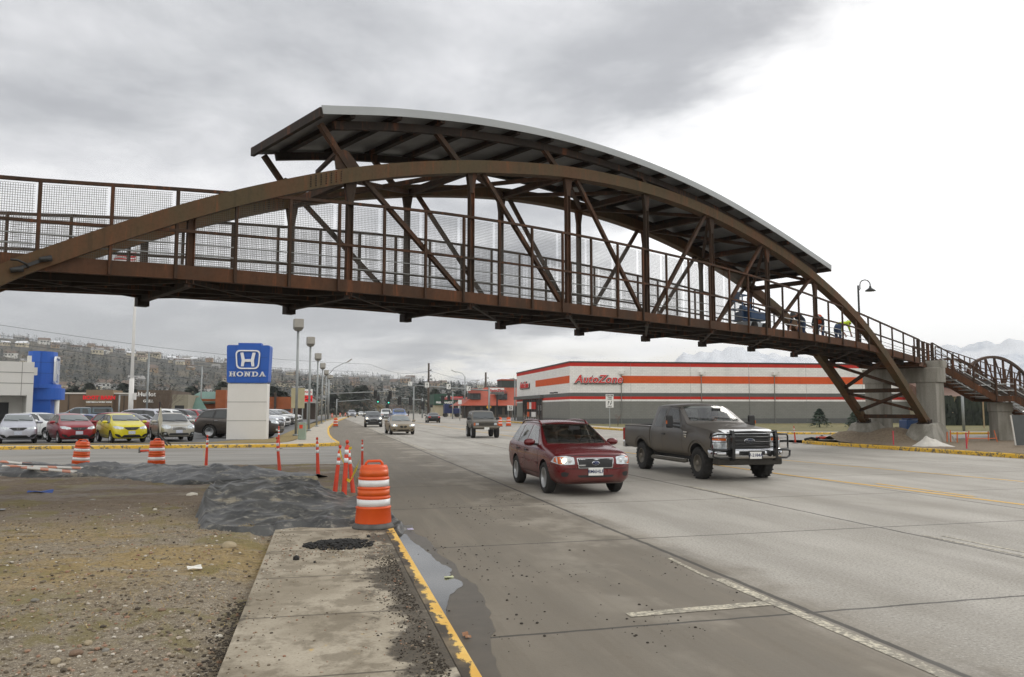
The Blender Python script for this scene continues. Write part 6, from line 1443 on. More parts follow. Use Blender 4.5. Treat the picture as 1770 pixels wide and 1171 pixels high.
# brown roofed building right of the pier
Yb = 82; a, b = aty(1622, 700, Yb).x, aty(1712, 700, Yb).x
bb = thing('brown_roof_house', 'low cream building with a brown hipped roof behind a row of clipped conifers', 'building', ((a+b)/2, Yb, 0)); BRR = mat('brown_shingle_roof', lin(112, 88, 76), .85, 0, .12, 2)
add(bb, 'wall', BEIG, a, b, Yb, Yb+10, 0, 3.6); mb = MB(); mb.add([(a-1, Yb-.8, 3.4), (b+1.5, Yb-.8, 3.4), (b-1.5, Yb+5, 5.1), (a-1, Yb+5, 5.6), (a-1, Yb+11, 3.4), (b+1.5, Yb+11, 3.4)], [(0, 1, 2, 3), (3, 2, 5, 4), (1, 5, 2), (0, 3, 4)]); pin(bb, mb.build('roof', BRR))
mb = MB(); xg = aty(1640, 700, Yb+4).x; mb.add([(xg-5, Yb+3, 4.2), (xg+3.4, Yb+3, 4.2), (xg-1, Yb+3, 7.0), (xg-5, Yb+11, 4.2), (xg+3.4, Yb+11, 4.2), (xg-1, Yb+11, 7.0)], [(0, 1, 2), (1, 4, 5, 2), (3, 0, 2, 5), (4, 3, 5)]); pin(bb, mb.build('gable', mat('maroon_gable', lin(112, 62, 58), .8, 0, .1)))
# ================================================================== STREET FURNITURE
POLEM = mat('galvanised_pole', lin(150, 154, 154), .5, .4, .08); WOODP = mat('utility_pole_wood', lin(84, 74, 66), .9, 0, .15, 3); DKPOLE = mat('dark_pole', lin(50, 50, 50), .5, .3, .05)
LAMPB = mat('lamp_box_metal', lin(164, 160, 152), .5, .3, .08)
ORP = mat('orange_plastic', lin(232, 92, 28), .45, 0, .10, 4, c2=lin(214, 80, 24)); REFL = mat('reflective_white', lin(226, 228, 228), .35, 0, .06, 6); ORT = mat('orange_tube_plastic', lin(210, 66, 38), .5, 0, .14, 5)
ROT = mat('orange_reflective', lin(214, 92, 30), .4, 0, .08, 6); RUBB = mat('rubber_base', lin(92, 91, 88), .85, 0, .2, 6)
# ---- dealer lamp posts, one box-headed post each
lampspec = [(512.5, 755, 552, 50.2), (534.5, 745, 583, 62.5), (548, 735, 611, 79), (556.5, 729, 628, 96), (563, 726, 640, 116), (568.5, 723, 648, 135)]
lab = ['nearest and tallest box headed lamp post right of the sign pylon', 'second box headed lamp post beside the row of parked cars', 'third box headed lamp post along the dealer lawn strip', 'fourth box headed lamp post along the dealer lawn strip', 'fifth box headed lamp post along the dealer lawn strip', 'farthest box headed lamp post in the dealership row']
for i, (x, yb, yt, d) in enumerate(lampspec):
    p = atd(x, 700, d); zt = atd(x, yt, d).z; hw = .29
    r = thing('lamp_post', lab[i], 'lamp post', (p.x, p.y, .15), radians(12), 'box headed lamp posts in the lawn strip')
    mb = MB(); mb.tube([(0, 0, 0), (0, 0, zt-.9)], .085, 10); mb.tube([(0, 0, 0), (0, 0, .12)], .2, 10); mb.build('pole', POLEM, r)
    mb = MB(); mb.add([(-.17, -.17, zt-.9), (.17, -.17, zt-.9), (.17, .17, zt-.9), (-.17, .17, zt-.9), (-hw, -hw, zt-.72), (hw, -hw, zt-.72), (hw, hw, zt-.72), (-hw, hw, zt-.72)], [(3, 2, 1, 0), (4, 5, 6, 7), (0, 1, 5, 4), (1, 2, 6, 5), (2, 3, 7, 6), (3, 0, 4, 7)]); mb.build('lamp_lens', mat('lamp_lens', lin(120, 118, 112), .3, 0, .1), r)
    mb = MB(); mb.box2(-hw, hw, -hw, hw, zt-.71, zt-.15); mb.build('lamp_head', LAMPB, r, .03)
# lot lamps: double and cobra heads
def lot_lamp(x, yt, d, lab_, heads=2, dx=.75, m=None):
    p = atd(x, 700, d); zt = atd(x, yt, d).z; r = thing('lot_lamp', lab_, 'lamp post', (p.x, p.y, 0)); mb = MB(); mb.tube([(0, 0, 0), (0, 0, zt)], .1, 8); mb.build('pole', m or POLEM, r)
    for k in range(heads):
        sg = -1 if k else 1; mb = MB(); mb.bar((0, 0, zt-.05), (sg*dx, 0, zt-.02), .06); mb.build('arm', m or POLEM, r)
        mb = MB(); mb.lathe([(.12, .0), (.42, -.06), (.42, -.2), (.2, -.28)], 14, (sg*dx, 0, zt)); mb.build('lamp_head', LAMPB, r)
lot_lamp(254, 609, 86, 'double headed lot lamp right of the flagpole')
lot_lamp(347, 634, 118, 'slim lot lamp with one arm over the green roof', 1, -1.6); lot_lamp(413, 655, 130, 'slim lot lamp just left of the sign pylon', 1, .9); lot_lamp(206, 683, 110, 'short lot lamp with an arm in front of the tan store', 1, 2.2)
# ---- flagpole with flag behind the bridge fence
d = 72; p = atd(226, 700, d); ft = atd(237, 415, d)
fp = thing('flagpole', 'thick white flagpole rising behind the bridge from the dealer lot', 'flagpole', (p.x, p.y, 0)); zt = ft.z; mb = MB(); mb.tube([(0, 0, 0), (0, 0, zt*.52), (0, 0, zt)], [.17, .125, .07], 14); mb.build('pole', PYW, fp)
mb = MB(); mb.box((.3, 0, 3.0), (.22, .3, .6)); mb.build('control_box', PYW, fp)
mb = MB(); mb.tube([(0, 0, 0), (0, 0, 4.6)], .21, 14); mb.build('base_sleeve', PYW, fp)
FLAGM = NT('striped_flag'); q = FLAGM.sep(); k_ = FLAGM.mth('GREATER_THAN', FLAGM.mth('FRACT', FLAGM.mth('MULTIPLY', q[2], 3.4)), .5); FLAGM.col(FLAGM.mix(k_, lin(190, 36, 46), lin(226, 224, 224))); FLAGM = FLAGM.set(.8)
mb = MB(); mb.grid(24, 10, lambda u, v: (-.1-1.9*u, .25*sin(u*7)+.1*sin(v*4), -1.2*v*(1-.25*u)-.75*u**1.4+.05*sin(u*9+v*3)))
fo = mb.build('flag', FLAGM); fo.location = (p.x, p.y, atd(220, 434, d).z); tag(fo, 'red and white striped flag drooping behind the bridge fence', 'flag')
# ---- sign panels near the lamp row
def post_sign(name, lab_, cat, x0, x1, y0, y1, d, m, yb=None, post=POLEM, pw=.12, posts=1):
    a, b = atd(x0, y0, d), atd(x1, y1, d); w_ = (b-a).xy.length; c = (a+b)/2; r = thing(name, lab_, cat, (c.x, c.y, 0), -YAW)
    z0, z1 = min(a.z, b.z), max(a.z, b.z); mb = MB(); mb.box2(-w_/2, w_/2, -.06, .06, z0, z1); pn = mb.build('panel', m, r, .01)
    for k in range(posts): xx = 0 if posts == 1 else (-w_*.35 if k == 0 else w_*.35); mb = MB(); mb.box2(xx-pw/2, xx+pw/2, .062, .062+pw, 0, z1-.05); mb.build('post', post, r)
    return r, w_, z0, z1, pn
post_sign('billboard', 'blank beige back of a sign board between the first two lamp posts', 'sign', 504, 526, 671, 706, 98, mat('beige_board', lin(176, 166, 132), .8, 0, .05), posts=2)
r, w_, z0, z1, _ = post_sign('message_sign', 'white sign with red lettering above a red lit message board', 'sign', 525.5, 540, 673, 683.5, 102, LOGOW, pw=.3)
text_mesh('PIZZA', .34, LOGOR, r, 'lettering', (0, -.065, lerp(z0, z1, .5)), (pi/2, 0, 0), .01, .01)
mb = MB(); mb.box2(-w_/2, w_/2, -.06, .06, z0-.82, z0-.04); mb.build('message_board', mat('red_led', lin(150, 10, 14), .5, 0, .1, emit=lin(225, 24, 28), es=.55), r)
for k, (xx, zz, ww) in enumerate(((-.3, -.25, .3), (.15, -.3, .2), (-.1, -.55, .4), (.35, -.6, .2))): mb = MB(); mb.box2(xx-ww/2, xx+ww/2, -.068, -.06, z0+zz-.06, z0+zz+.06); mb.build('message_glyph', LOGOK, r)
# white lane-use sign before the parts store
WS = mat('sign_white', lin(226, 226, 222), .5, 0, .03); BK = mat('sign_black', lin(26, 26, 26), .6, 0, 0); YS = mat('sign_yellow', lin(232, 176, 30), .5, 0, .04)
def arrow(mb, x, z, s, y=-.07, bend=0, up=True):
    u = 1 if up else -1
    mb.ext([(x+s*q, y, z+u*s*w__) for q, w__ in ((-.12, -1), (.12, -1), (.12+bend*.35, .2), (.42+bend*.6, .1), (bend*.9, 1), (-.42+bend*.6, .35), (-.12+bend*.35, .25))], (0, .008, 0))
r, w_, z0, z1, _ = post_sign('road_sign', 'tall white centre lane road sign in front of the striped store', 'road sign', 1047, 1060.5, 682, 705, 73, WS, pw=.08)
for t_, zz, sz in (('CENTER', .9, .17), ('TURN', .77, .15), ('LANE', .64, .15), ('ONLY', .08, .15)): text_mesh(t_, sz, BK, r, 'lettering', (0, -.062, lerp(z0, z1, zz)), (pi/2, 0, 0), .004, .006)
mb = MB(); arrow(mb, -.16, lerp(z0, z1, .36), .2, -.07, .5); mb.build('arrow', BK, r); mb = MB(); arrow(mb, .16, lerp(z0, z1, .36), .2, -.07, -.5, False); mb.build('arrow', BK, r)
r, w_, z0, z1, _ = post_sign('road_sign', 'small white arrow sign on two posts left of the striped store', 'road sign', 877, 887, 701, 710, 118, WS, pw=.08, posts=2)
mb = MB(); arrow(mb, -.15, (z0+z1)/2, .3, -.07, .3); mb.build('arrow', BK, r); mb = MB(); arrow(mb, .15, (z0+z1)/2, .3, -.07, -.2, False); mb.build('arrow', BK, r)
# yellow diamond signs
for x, y, s_, d, lb in ((845, 704, 4.6, 125, 'yellow diamond warning sign below the parts store pole sign'), (695, 709, 2.6, 150, 'small yellow diamond sign above the blue pickup')):
    c = atd(x, y, d); h = s_*d/FPX; r = thing('road_sign', lb, 'road sign', (c.x, c.y, 0), -YAW); mb = MB(); mb.ext([(-h, 0, c.z), (0, 0, c.z-h), (h, 0, c.z), (0, 0, c.z+h)], (0, .03, 0)); mb.build('panel', YS, r); mb = MB(); mb.box2(-.04, .04, .032, .11, 0, c.z); mb.build('post', POLEM, r)
    mb = MB(); mb.box2(-.10*h/.3, .10*h/.3, -.012, 0, c.z-h*.45, c.z+h*.4); mb.build('symbol', BK, r)
# store pole sign
r, w_, z0, z1, _ = post_sign('pole_sign', 'white parts store pole sign with red lettering on a black post', 'sign', 847, 871.5, 671, 681.5, 122, LOGOW, post=DKPOLE, pw=.22)
logo(r, 'AutoZone', .58, r.location+V((0, 0, lerp(z0, z1, .58)))-V((sin(YAW), cos(YAW), 0))*.12, (pi/2, 0, -YAW)); mb = MB(); mb.box2(-w_/2+.05, w_/2-.05, -.07, -.06, z0+.05, z0+.22); mb.build('dark_strip', BK, r)
# ---- utility poles
for x, y0, y1, d, lb in ((740.5, 722, 628, 150, 'dark tall utility pole beyond the traffic signals'), (839.5, 700, 644, 260, 'distant utility pole above the orange roof')):
    p = atd(x, 700, d); zt = atd(x, y1, d).z; r = thing('utility_pole', lb, 'utility pole', (p.x, p.y, 0), -YAW)
    mb = MB(); mb.tube([(0, 0, 0), (0, 0, zt)], [.24*d/150, .17*d/150], 8); mb.build('pole', WOODP, r)
    for k in (.86, .76, .70): mb = MB(); mb.box2(-.1, .55*d/150, -.25, -.13, zt*k, zt*k+.09); mb.box2(.35*d/150, .5*d/150, -.26, -.12, zt*k+.09, zt*k+.32); mb.build('cross_arm', DKPOLE, r)
# overhead wires
WIREM = mat('wire_dark', lin(70, 70, 72), .6, .2, 0)
for pts, d0, d1, lb in ((((-60, 553), (640, 630)), 95, 150, 'top overhead wire crossing the sky left of the sign pylon'), (((-60, 571), (640, 644)), 95, 150, 'second overhead wire below the top one at left'), (((-60, 582), (640, 652)), 95, 150, 'third overhead wire below two others at left'), (((640, 630), (741, 642)), 150, 150, 'wire joining the left wires to the dark utility pole'), (((741, 641), (840, 655)), 150, 260, 'sagging wire between the two utility poles')):
    a, b = atd(*pts[0], d0), atd(*pts[1], d1); r_ = .03; mb = MB(); mb.tube([a.lerp(b, k/16)-V((0, 0, 1.0*sin(pi*k/16))) for k in range(17)], .026, 4); tag(mb.build('overhead_wire', WIREM), lb, 'wire', 'overhead wires')
# ---- signals, mast arms and street lights
SIGB = mat('signal_black', lin(20, 22, 22), .5, 0, .1); SIGG = mat('green_signal_lens', lin(60, 220, 180), .3, 0, 0, emit=lin(90, 235, 200), es=1.4); SIGD = mat('dark_lens', lin(30, 26, 22), .3, 0, 0); SIGR = mat('red_signal_lens', lin(220, 30, 20), .3, 0, 0, emit=(1, .05, .02), es=1.2)
def signal(parent, c, lit=None, s=1.0):
    r = thing('signal_head', None, None, (0, 0, 0)); mb = MB(); mb.box2(-.3*s, .3*s, -.12, .12, -.75*s, .75*s); h = mb.build('housing', SIGB, r)
    for k in range(3): mb = MB(); mb.lathe([(.13*s, -.13), (.12*s, -.16), (0, -.165)], 12, (0, 0, (.42-.42*k)*s), 'y'); mb.build('lens', (SIGG if lit == 'g' and k == 2 else SIGR if lit == 'r' and k == 0 else SIGD), r)
    r.location = c; r.rotation_euler = (0, 0, -YAW); pin(parent, r)
def mast(lab_, xp, yt, ya, xe, d, heads=(), signs=(), lum=None, base=0):
    p = atd(xp, 700, d); zt = atd(xp, yt, d).z; r = thing('traffic_mast', lab_, 'traffic signal', (p.x, p.y, 0)); mb = MB(); mb.tube([(p.x, p.y, 0), (p.x, p.y, zt)], [.17, .13], 10); pin(r, mb.build('pole', POLEM))
    a, b = atd(xp, ya[0], d), atd(xe, ya[1], d); mb = MB(); mb.tube([a, b], [.11, .06], 8); pin(r, mb.build('arm', POLEM))
    for x, y, lit in heads: signal(r, atd(x, y, d-.3), lit, d/150)
    for x0, x1, y0, y1, kind in signs:
        q0, q1 = atd(x0, y0, d-.3), atd(x1, y1, d-.3); c = (q0+q1)/2; w_ = (q1-q0).xy.length; h = abs(q1.z-q0.z); sg = thing('lane_sign', None, None); mb = MB(); mb.box2(-w_/2, w_/2, -.03, .03, -h/2, h/2); mb.build('panel', WS, sg); mb = MB(); arrow(mb, 0, 0, h*.36, -.042, kind); mb.build('arrow', BK, sg); sg.location = c; sg.rotation_euler = (0, 0, -YAW); pin(r, sg)
    if lum:
        q = atd(lum[0], lum[1], d); top = V((p.x, p.y, zt)); mb = MB(); mb.tube([top, top.lerp(q, .3)+V((0, 0, .5)), q.lerp(top, .2)+V((0, 0, .25)), q], .06, 6); pin(r, mb.build('lamp_arm', POLEM)); mb = MB(); dd = (q-top).normalized(); mb.bar(q, q+dd*1.0, .35, .16); pin(r, mb.build('lamp_head', LAMPB))
    return r
mast('signal mast with a long arm and a curved street light behind the lamp row', 567, 648, (681, 676), 690, 140, [(649, 682, None), (674.5, 683, None)], (), (600, 626.5))
mast('farther signal mast whose arm carries two green lights', 730, 688, (691.5, 686), 655, 178, [(653.5, 691, 'g'), (672, 692.5, 'g'), (691, 693, None), (709.5, 694, None), (731, 701, None)])
mast('overhead lane sign mast with white arrow signs left of the striped store', 845.5, 670, (675.5, 664.5), 694, 118, [], [(705.5, 712, 660, 667, -.8), (735, 741.5, 661.5, 670, 0), (772, 779, 664, 673, .7), (806.5, 813.5, 668, 676, .7)])
mast('signal mast arm with two signals nearer the orange roof', 803.5, 652, (689, 688), 760, 175, [(776, 687, None), (765, 691, None)], (), (787, 643.5))
mast('low mast arm with round lamps beyond the dealer lamp row', 582, 690, (694.5, 691), 640, 190, [], ())
for x, yt, d, hx, hy, lb in ((715, 668, 130, 700, 667, 'street pole just left of the tall utility pole'), (808, 660, 190, 826, 658, 'street light arching right above the orange roof'), (890, 655, 128, 885, 655.5, 'short lamp post at the far left corner of the striped store'), (782.5, 676, 160, 783, 675, 'white topped pole near the market store')):
    p = atd(x, 700, d); zt = atd(x, yt, d).z; r = thing('street_light', lb, 'street light', (p.x, p.y, 0)); mb = MB(); mb.tube([(p.x, p.y, 0), (p.x, p.y, zt)], [.13, .09], 8); pin(r, mb.build('pole', POLEM)); q = atd(hx, hy, d); top = V((p.x, p.y, zt)); mb = MB(); mb.tube([top-V((0, 0, .4)), top.lerp(q, .4)+V((0, 0, .15)), q], .05, 6); pin(r, mb.build('lamp_arm', POLEM)); mb = MB(); mb.box((q.x, q.y, q.z), (.7, .3, .18)); pin(r, mb.build('lamp_head', LAMPB))
for x, y0, y1, d, lb in ((669.5, 700, 722, 150, 'slim signal post left of the grey pole'), (746, 700, 720, 190, 'slim post by the distant fuel canopy'), (795, 692, 712, 135, 'pair of small route shields on a post left of the orange roof')):
    p = atd(x, 700, d); zt = atd(x, y0, d).z; r = thing('sign_post', lb, 'post', (p.x, p.y, 0), -YAW); mb = MB(); mb.tube([(0, 0, 0), (0, 0, zt)], .06, 6); mb.build('pole', POLEM, r); mb = MB(); mb.box((0, -.1, zt-.3), (.6, .05, .7)); mb.build('panel', WS if x > 790 else SIGB, r)
# utility cabinet on the lawn
p = gnd(522, 760, .17); r = thing('utility_cabinet', 'pale green utility cabinet standing on the lawn right of the sign pylon', 'cabinet', (p.x, p.y, .17), -YAW); mb = MB(); mb.box2(-.2, .2, -.15, .15, 0, .92); mb.build('cabinet', mat('cabinet_green', lin(142, 156, 140), .6, 0, .06), r, .02); mb = MB(); mb.box2(-.12, .06, -.156, -.15, .6, .8); mb.build('warning_sticker', ORT, r)
# ---- orange traffic barrels
def make_barrel():
    r = thing('traffic_barrel', '', 'barrel')
    prof = [(.285, .07), (.29, .10), (.272, .30), (.282, .31), (.282, .325), (.264, .335), (.262, .46), (.272, .47), (.272, .48), (.255, .49), (.250, .60), (.262, .61), (.262, .625), (.245, .635), (.240, .75), (.250, .76), (.250, .775), (.232, .785), (.222, .93), (.205, .965), (.10, .975), (0, .975)]
    mb = MB(); mb.lathe(prof, 36); mb.build('drum', ORP, r)
    for z0, r0, z1, r1, m in ((.345, .2665, .45, .2655, REFL), (.505, .2575, .595, .2535, ROT), (.645, .248, .745, .2435, REFL), (.80, .2345, .90, .2285, ROT)):
        mb = MB(); mb.lathe([(r0, z0), (r1, z1)], 36); o = mb.build('reflective_band', m, r)
        o.data.polygons.foreach_set('use_smooth', [True]*len(o.data.polygons))
    mb = MB(); mb.tube([(-.14, 0, .95), (-.13, 0, 1.0), (-.10, 0, 1.03), (.10, 0, 1.03), (.13, 0, 1.0), (.14, 0, .95)], .022, 8); mb.build('handle', ORP, r)
    mb = MB(); mb.lathe([(.33, 0), (.335, .025), (.32, .045), (.30, .07), (.27, .10)], 32); mb.build('ballast_base', RUBB, r)
    return r
bar0 = make_barrel(); GB = 'orange traffic barrels with white bands'
p = gnd(645, 907, .19); bar0.location = (p.x, p.y, .15); bar0.rotation_euler = (0, 0, .2); bar0['label'] = 'nearest orange traffic barrel standing on the tarp beside the kerb'; bar0['group'] = GB; bar0.scale = (.87, .87, .89)
p = gnd(138, 806, .1); q = dup(bar0, 'leftmost orange traffic barrel leaning beside the striped boards', (p.x, p.y, -.03), .3, GB); q.rotation_euler = (radians(2), radians(3.5), .3)
p = gnd(270, 809, .1); dup(bar0, 'middle orange traffic barrel against the folded black tarp', (p.x, p.y, .02), 1.0, GB)
for x, y, lb in ((580, 738, 'small far orange barrel on the sidewalk end'), (574, 722, 'tiny far orange barrel left of two others'), (588, 720, 'tiny far orange barrel in the middle of three'), (597, 719.5, 'tiny far orange barrel on the right of three')):
    p = gnd(x, y, .05); dup(bar0, lb, (p.x, p.y, .05), 0, GB)
p = gnd(864, 738, .15)
for k in range(2): dup(bar0, ['pair of distant orange barrels left of the store entrance, left one', 'pair of distant orange barrels left of the store entrance, right one'][k], (p.x+k*1.1, p.y+k, .16), 0, GB)
# ---- orange tubular delineators
def make_tube():
    r = thing('delineator_post', '', 'delineator')
    mb = MB(); mb.lathe([(.065, .02), (.052, .08), (.040, .70), (.036, .985), (.026, 1.0), (.013, 1.03), (.013, 1.06)], 16); mb.build('tube', ORT, r)
    mb = MB(); mb.lathe([(.0, 1.045), (.022, 1.05), (.034, 1.075), (.030, 1.105), (.012, 1.12), (0, 1.122)], 14); mb.build('knob', ORT, r)
    for z0, z1 in ((.70, .785), (.855, .94)): mb = MB(); mb.lathe([(.0418-.0035*(z0-.7)/.28, z0), (.0415-.0035*(z1-.7)/.28, z1)], 16); mb.build('reflective_band', REFL, r)
    mb = MB(); mb.lathe([(.19, 0), (.19, .02), (.16, .045), (.06, .06)], 20); mb.build('rubber_base', RUBB, r)
    return r
tb = make_tube(); GT = 'orange delineator posts around the work area'
def tubeat(o, lb, x0, y0, x1, y1, z, base=True):
    g = gnd(x0, y0, z); d = (g-CAM).dot(V((sin(YAW), cos(YAW), 0))); h = (y0-y1)/FPX*d/1.12; o.location = (g.x, g.y, z-.02); o.scale = (h, h, h); o['label'] = lb; o['group'] = GT
    lean = atan2((x1-x0), (y0-y1)); o.rotation_euler = (0, lean, -YAW); return o
tubeat(tb, 'orange delineator with yellow tape standing left of the white pylon', 356, 808, 357, 752, .02)
for lb, x0, y0, x1, y1, z in (('orange delineator leaning left in front of the lawn strip', 484, 821, 477, 755, .02), ('thin orange delineator farther back behind the leaning one', 482, 776, 481, 737, 0), ('orange delineator in the side street between the pylon and the barrel', 550, 828, 546.5, 756, .02), ('short leaning orange delineator at the left of the taped cluster', 578, 858, 586.5, 769.5, .12), ('tall orange delineator in the middle of the taped cluster', 594, 864, 598.5, 761, .12),
        ('orange delineator at the right of the taped cluster', 611, 855, 600, 769, .12), ('orange delineator just behind the nearest barrel', 626, 812, 625.5, 760, 0), ('orange delineator at the island corner right of the pickup', 1375, 766, 1373, 736, .02)):
    tubeat(copy_tree(tb), lb, x0, y0, x1, y1, z)
p = gnd(240, 783, 0); q = dup(tb, 'orange delineator lying flat by the far kerb', (p.x, p.y, .07), 0, GT); q.rotation_euler = (0, radians(88), .1)
# yellow caution tape wound between the cluster and the barrel
TAPE = mat('caution_tape', lin(226, 200, 40), .45, 0, .12, 9)
def ribbon(pts, wd, lb):
    mb = MB(); pts = [V(p) for p in pts]; P = []
    for i in range(len(pts)-1):
        for k in range(6): P.append(pts[i].lerp(pts[i+1], k/6))
    P.append(pts[-1]); vs = []
    for i, p in enumerate(P):
        a = i*.35; u = V((.25*sin(a), .25*cos(a), 1)).normalized(); vs += [p-u*wd/2, p+u*wd/2]
    mb.add(vs, [(2*i, 2*i+1, 2*i+3, 2*i+2) for i in range(len(P)-1)], True); return tag(mb.build('caution_tape', TAPE), lb, 'tape', 'yellow caution tape')
def tp3(l): return [atd(x, y, d) for x, y, d in l]
ribbon(tp3([(587, 776, 15.6), (590, 790, 15.5), (594, 800, 15.3), (600, 776, 15.3), (596, 790, 15.2), (595, 812, 15.1), (599, 829, 15.0), (605, 832, 14.8), (612, 818, 14.2), (618, 806, 13.4), (622, 794, 12.4)]), .055, 'yellow caution tape strung from the post cluster to the nearest barrel')
ribbon(tp3([(600, 776, 15.3), (604, 776, 15.2), (608, 774, 15.2)]), .05, 'short end of yellow tape sticking out of the post cluster')
ribbon(tp3([(589, 836, 15), (588, 850, 14.9), (593, 858, 14.8)]), .04, 'loose yellow tape hanging to the tarp at the cluster')
ribbon(tp3([(353.5, 762, 26.2), (352.5, 785, 26.2), (352, 806, 26.2)]), .05, 'strip of tape hanging from the delineator left of the pylon')
# ---- sandwich of a tilted sign seen edge-on at the dealer corner
p = gnd(276, 770, .16); r = thing('temporary_sign', 'construction sign seen edge on at the lawn left of the tan wagon', 'sign', (p.x, p.y, .15), radians(92))
mb = MB(); mb.ext([(-.6, 0, 1.15), (0, 0, .55), (.6, 0, 1.15), (0, 0, 1.75)], (0, .03, 0)); mb.ext([(-.6, .03, 1.15), (0, .03, .55), (.6, .03, 1.15), (0, .03, 1.75)], (0, .005, 0)); o = mb.build('panel', mat('sign_back', lin(168, 164, 146), .6, 0, .06), r)
mb = MB(); mb.bar((0, .06, 0), (0, .06, 2.0), .06); mb.bar((-.5, -.4, .02), (0, .06, .5), .05); mb.bar((.5, -.4, .02), (0, .06, .5), .05); mb.build('stand', BLK, r); mb = MB(); mb.box((0, .07, 1.6), (.05, .05, .7)); mb.build('flag_staff', ORT, r)
# ================================================================== HILLS, TREES, HOUSES
def ridge_h(azd):                                        # crest height by bearing (degrees right of the camera axis)
    return tab([(-60, 100), (-36, 96), (-32.7, 92), (-28, 86), (-23.7, 76), (-20, 70), (-16.4, 58), (-13.3, 52), (-7.7, 45), (-2.3, 37), (6, 34), (20, 30), (60, 28)], azd)
def hill_z(x, y):
    r = sqrt(x*x+y*y); azd = math.degrees(atan2(x, y)-YAW)
    z = ridge_h(azd)*sstep(330, 1280, r)**1.15*(1+.12*fbm(x*.004, y*.004))+7*fbm(x*.007, y*.007, 3)*sstep(380, 700, r)+4*fbm(x*.02, y*.02, 5)*sstep(400, 700, r)
    return z*sstep(1750, 1400, r)-.4
t = NT('hill_ground'); f1 = t.noise(.012, 7, .65, None, True); f2 = t.noise(.05, 5, .6, None, True)
c = t.mix(t.sm(f1, .35, .65), lin(64, 63, 56), lin(102, 94, 76)); c = t.mix(t.sm(f2, .42, .6), c, lin(52, 54, 50)); t.col(c); HILLM = t.set(.95)
mb = MB(); mb.grid(150, 60, lambda u, v: ((lambda a, r: (r*sin(a), r*cos(a), hill_z(r*sin(a), r*cos(a))))(radians(-52+104*u)+YAW, 320+1430*v**1.2))); struct('hills', mb, HILLM)
# far snow-dusted mountains on the right
t = NT('mountain'); P = t.sep(True); f1 = t.noise(.0085, 8, .65, (1, 1, .45), True)
c = t.mix(t.sm(t.mth('ADD', f1, t.mth('MULTIPLY', P[2], .0015)), .54, .74), lin(188, 197, 210), lin(226, 230, 236)); t.col(c); MTM = t.set(.9)  # rock paled and contrast lowered, haze painted into the colour
def mtn(u, v):
    azd = lerp(-6, 46, u); a = radians(azd)+YAW; r = 1850+600*v
    h = .40*tab([(-6, 60), (3, 120), (8, 240), (12, 390), (16, 440), (20, 360), (24, 300), (28, 400), (32, 430), (36, 400), (46, 380)], azd)*(1+.07*fbm(azd*.5, 2))
    z = h*sin(pi*min(1, v*1.0)*.5)**1.3 if v < .8 else h*(1-(v-.8)*2)
    z *= (1+.22*fbm(azd*1.1, v*4, 3, 5)*(1-abs(v-.75)))
    return (r*sin(a), r*cos(a), z-2)
mb = MB(); mb.grid(220, 30, mtn); struct('mountain', mb, MTM)
# ---- tree builders
def leafmat(name, a, b): return mat(name, a, .8, 0, .2, .9, c2=b)
EVG = leafmat('evergreen_needles', lin(40, 50, 40), lin(66, 74, 54)); EVG2 = leafmat('dark_evergreen_needles', lin(34, 42, 36), lin(54, 62, 48)); BARK = mat('bark', lin(84, 74, 64), .9, 0, .15, 3); TWIG = mat('bare_twigs', lin(104, 92, 80), .9, 0, .2, 1); TWIGO = mat('ochre_twigs', lin(140, 120, 74), .9, 0, .2, 1); TWIGR = mat('reddish_twigs', lin(122, 98, 88), .9, 0, .2, 1)
SPR = leafmat('spruce_needles', lin(48, 66, 54), lin(78, 96, 76))
def conifer_mesh(mb, c, h, w_, n, rnd, narrow=1.0, leaf=None):
    c = V(c); leaf = leaf or h*.05
    for k in range(n):
        f = rnd.random()**.75; z = h*(.06+.94*f); rad = w_*(1-f)**.8*(.55+.5*rnd.random())*(1+.25*sin(f*34))
        a = rnd.random()*2*pi; p = c+V((rad*cos(a), rad*sin(a), z)); s_ = leaf*(.6+.8*rnd.random())
        d = V((cos(a), sin(a), -.25-.3*rnd.random())).normalized(); sd = V((-sin(a), cos(a), rnd.uniform(-.3, .3)))
        mb.add([p-sd*s_*.5, p+sd*s_*.5, p+d*s_*1.2+sd*s_*.15, p+d*s_*1.1-sd*s_*.2+V((0, 0, s_*.15))], [(0, 1, 2, 3)])
def conifer(lab_, p, h, w_, n=900, m=None, group=None, seed=1, name='conifer_tree', leaf=None):
    rnd = random.Random(seed); r = thing(name, lab_, 'tree', p, 0, group); mb = MB(); mb.tube([(0, 0, 0), (0, 0, h*.97)], [h*.018+.03, .01], 7); mb.build('trunk', BARK, r)
    mb = MB(); conifer_mesh(mb, (0, 0, 0), h, w_, n, rnd, leaf=leaf); mb.build('crown', m or EVG, r); return r
def branchy(mb, p, d, L_, r, lev, rnd, tips):
    q = p+d*L_; mb.tube([p, p.lerp(q, .5)+V((rnd.uniform(-1, 1), rnd.uniform(-1, 1), 0))*L_*.05, q], [r, r*.85, r*.65], 5 if lev > 1 else 4)
    if lev == 0: return
    for k in range(3 if lev > 1 else 4):
        f = .55+.45*rnd.random(); nd = (d+V((rnd.uniform(-1, 1), rnd.uniform(-1, 1), rnd.uniform(-.15, .7)))*.75).normalized(); branchy(mb, p.lerp(q, f), nd, L_*rnd.uniform(.55, .8), r*.55, lev-1, rnd, tips)
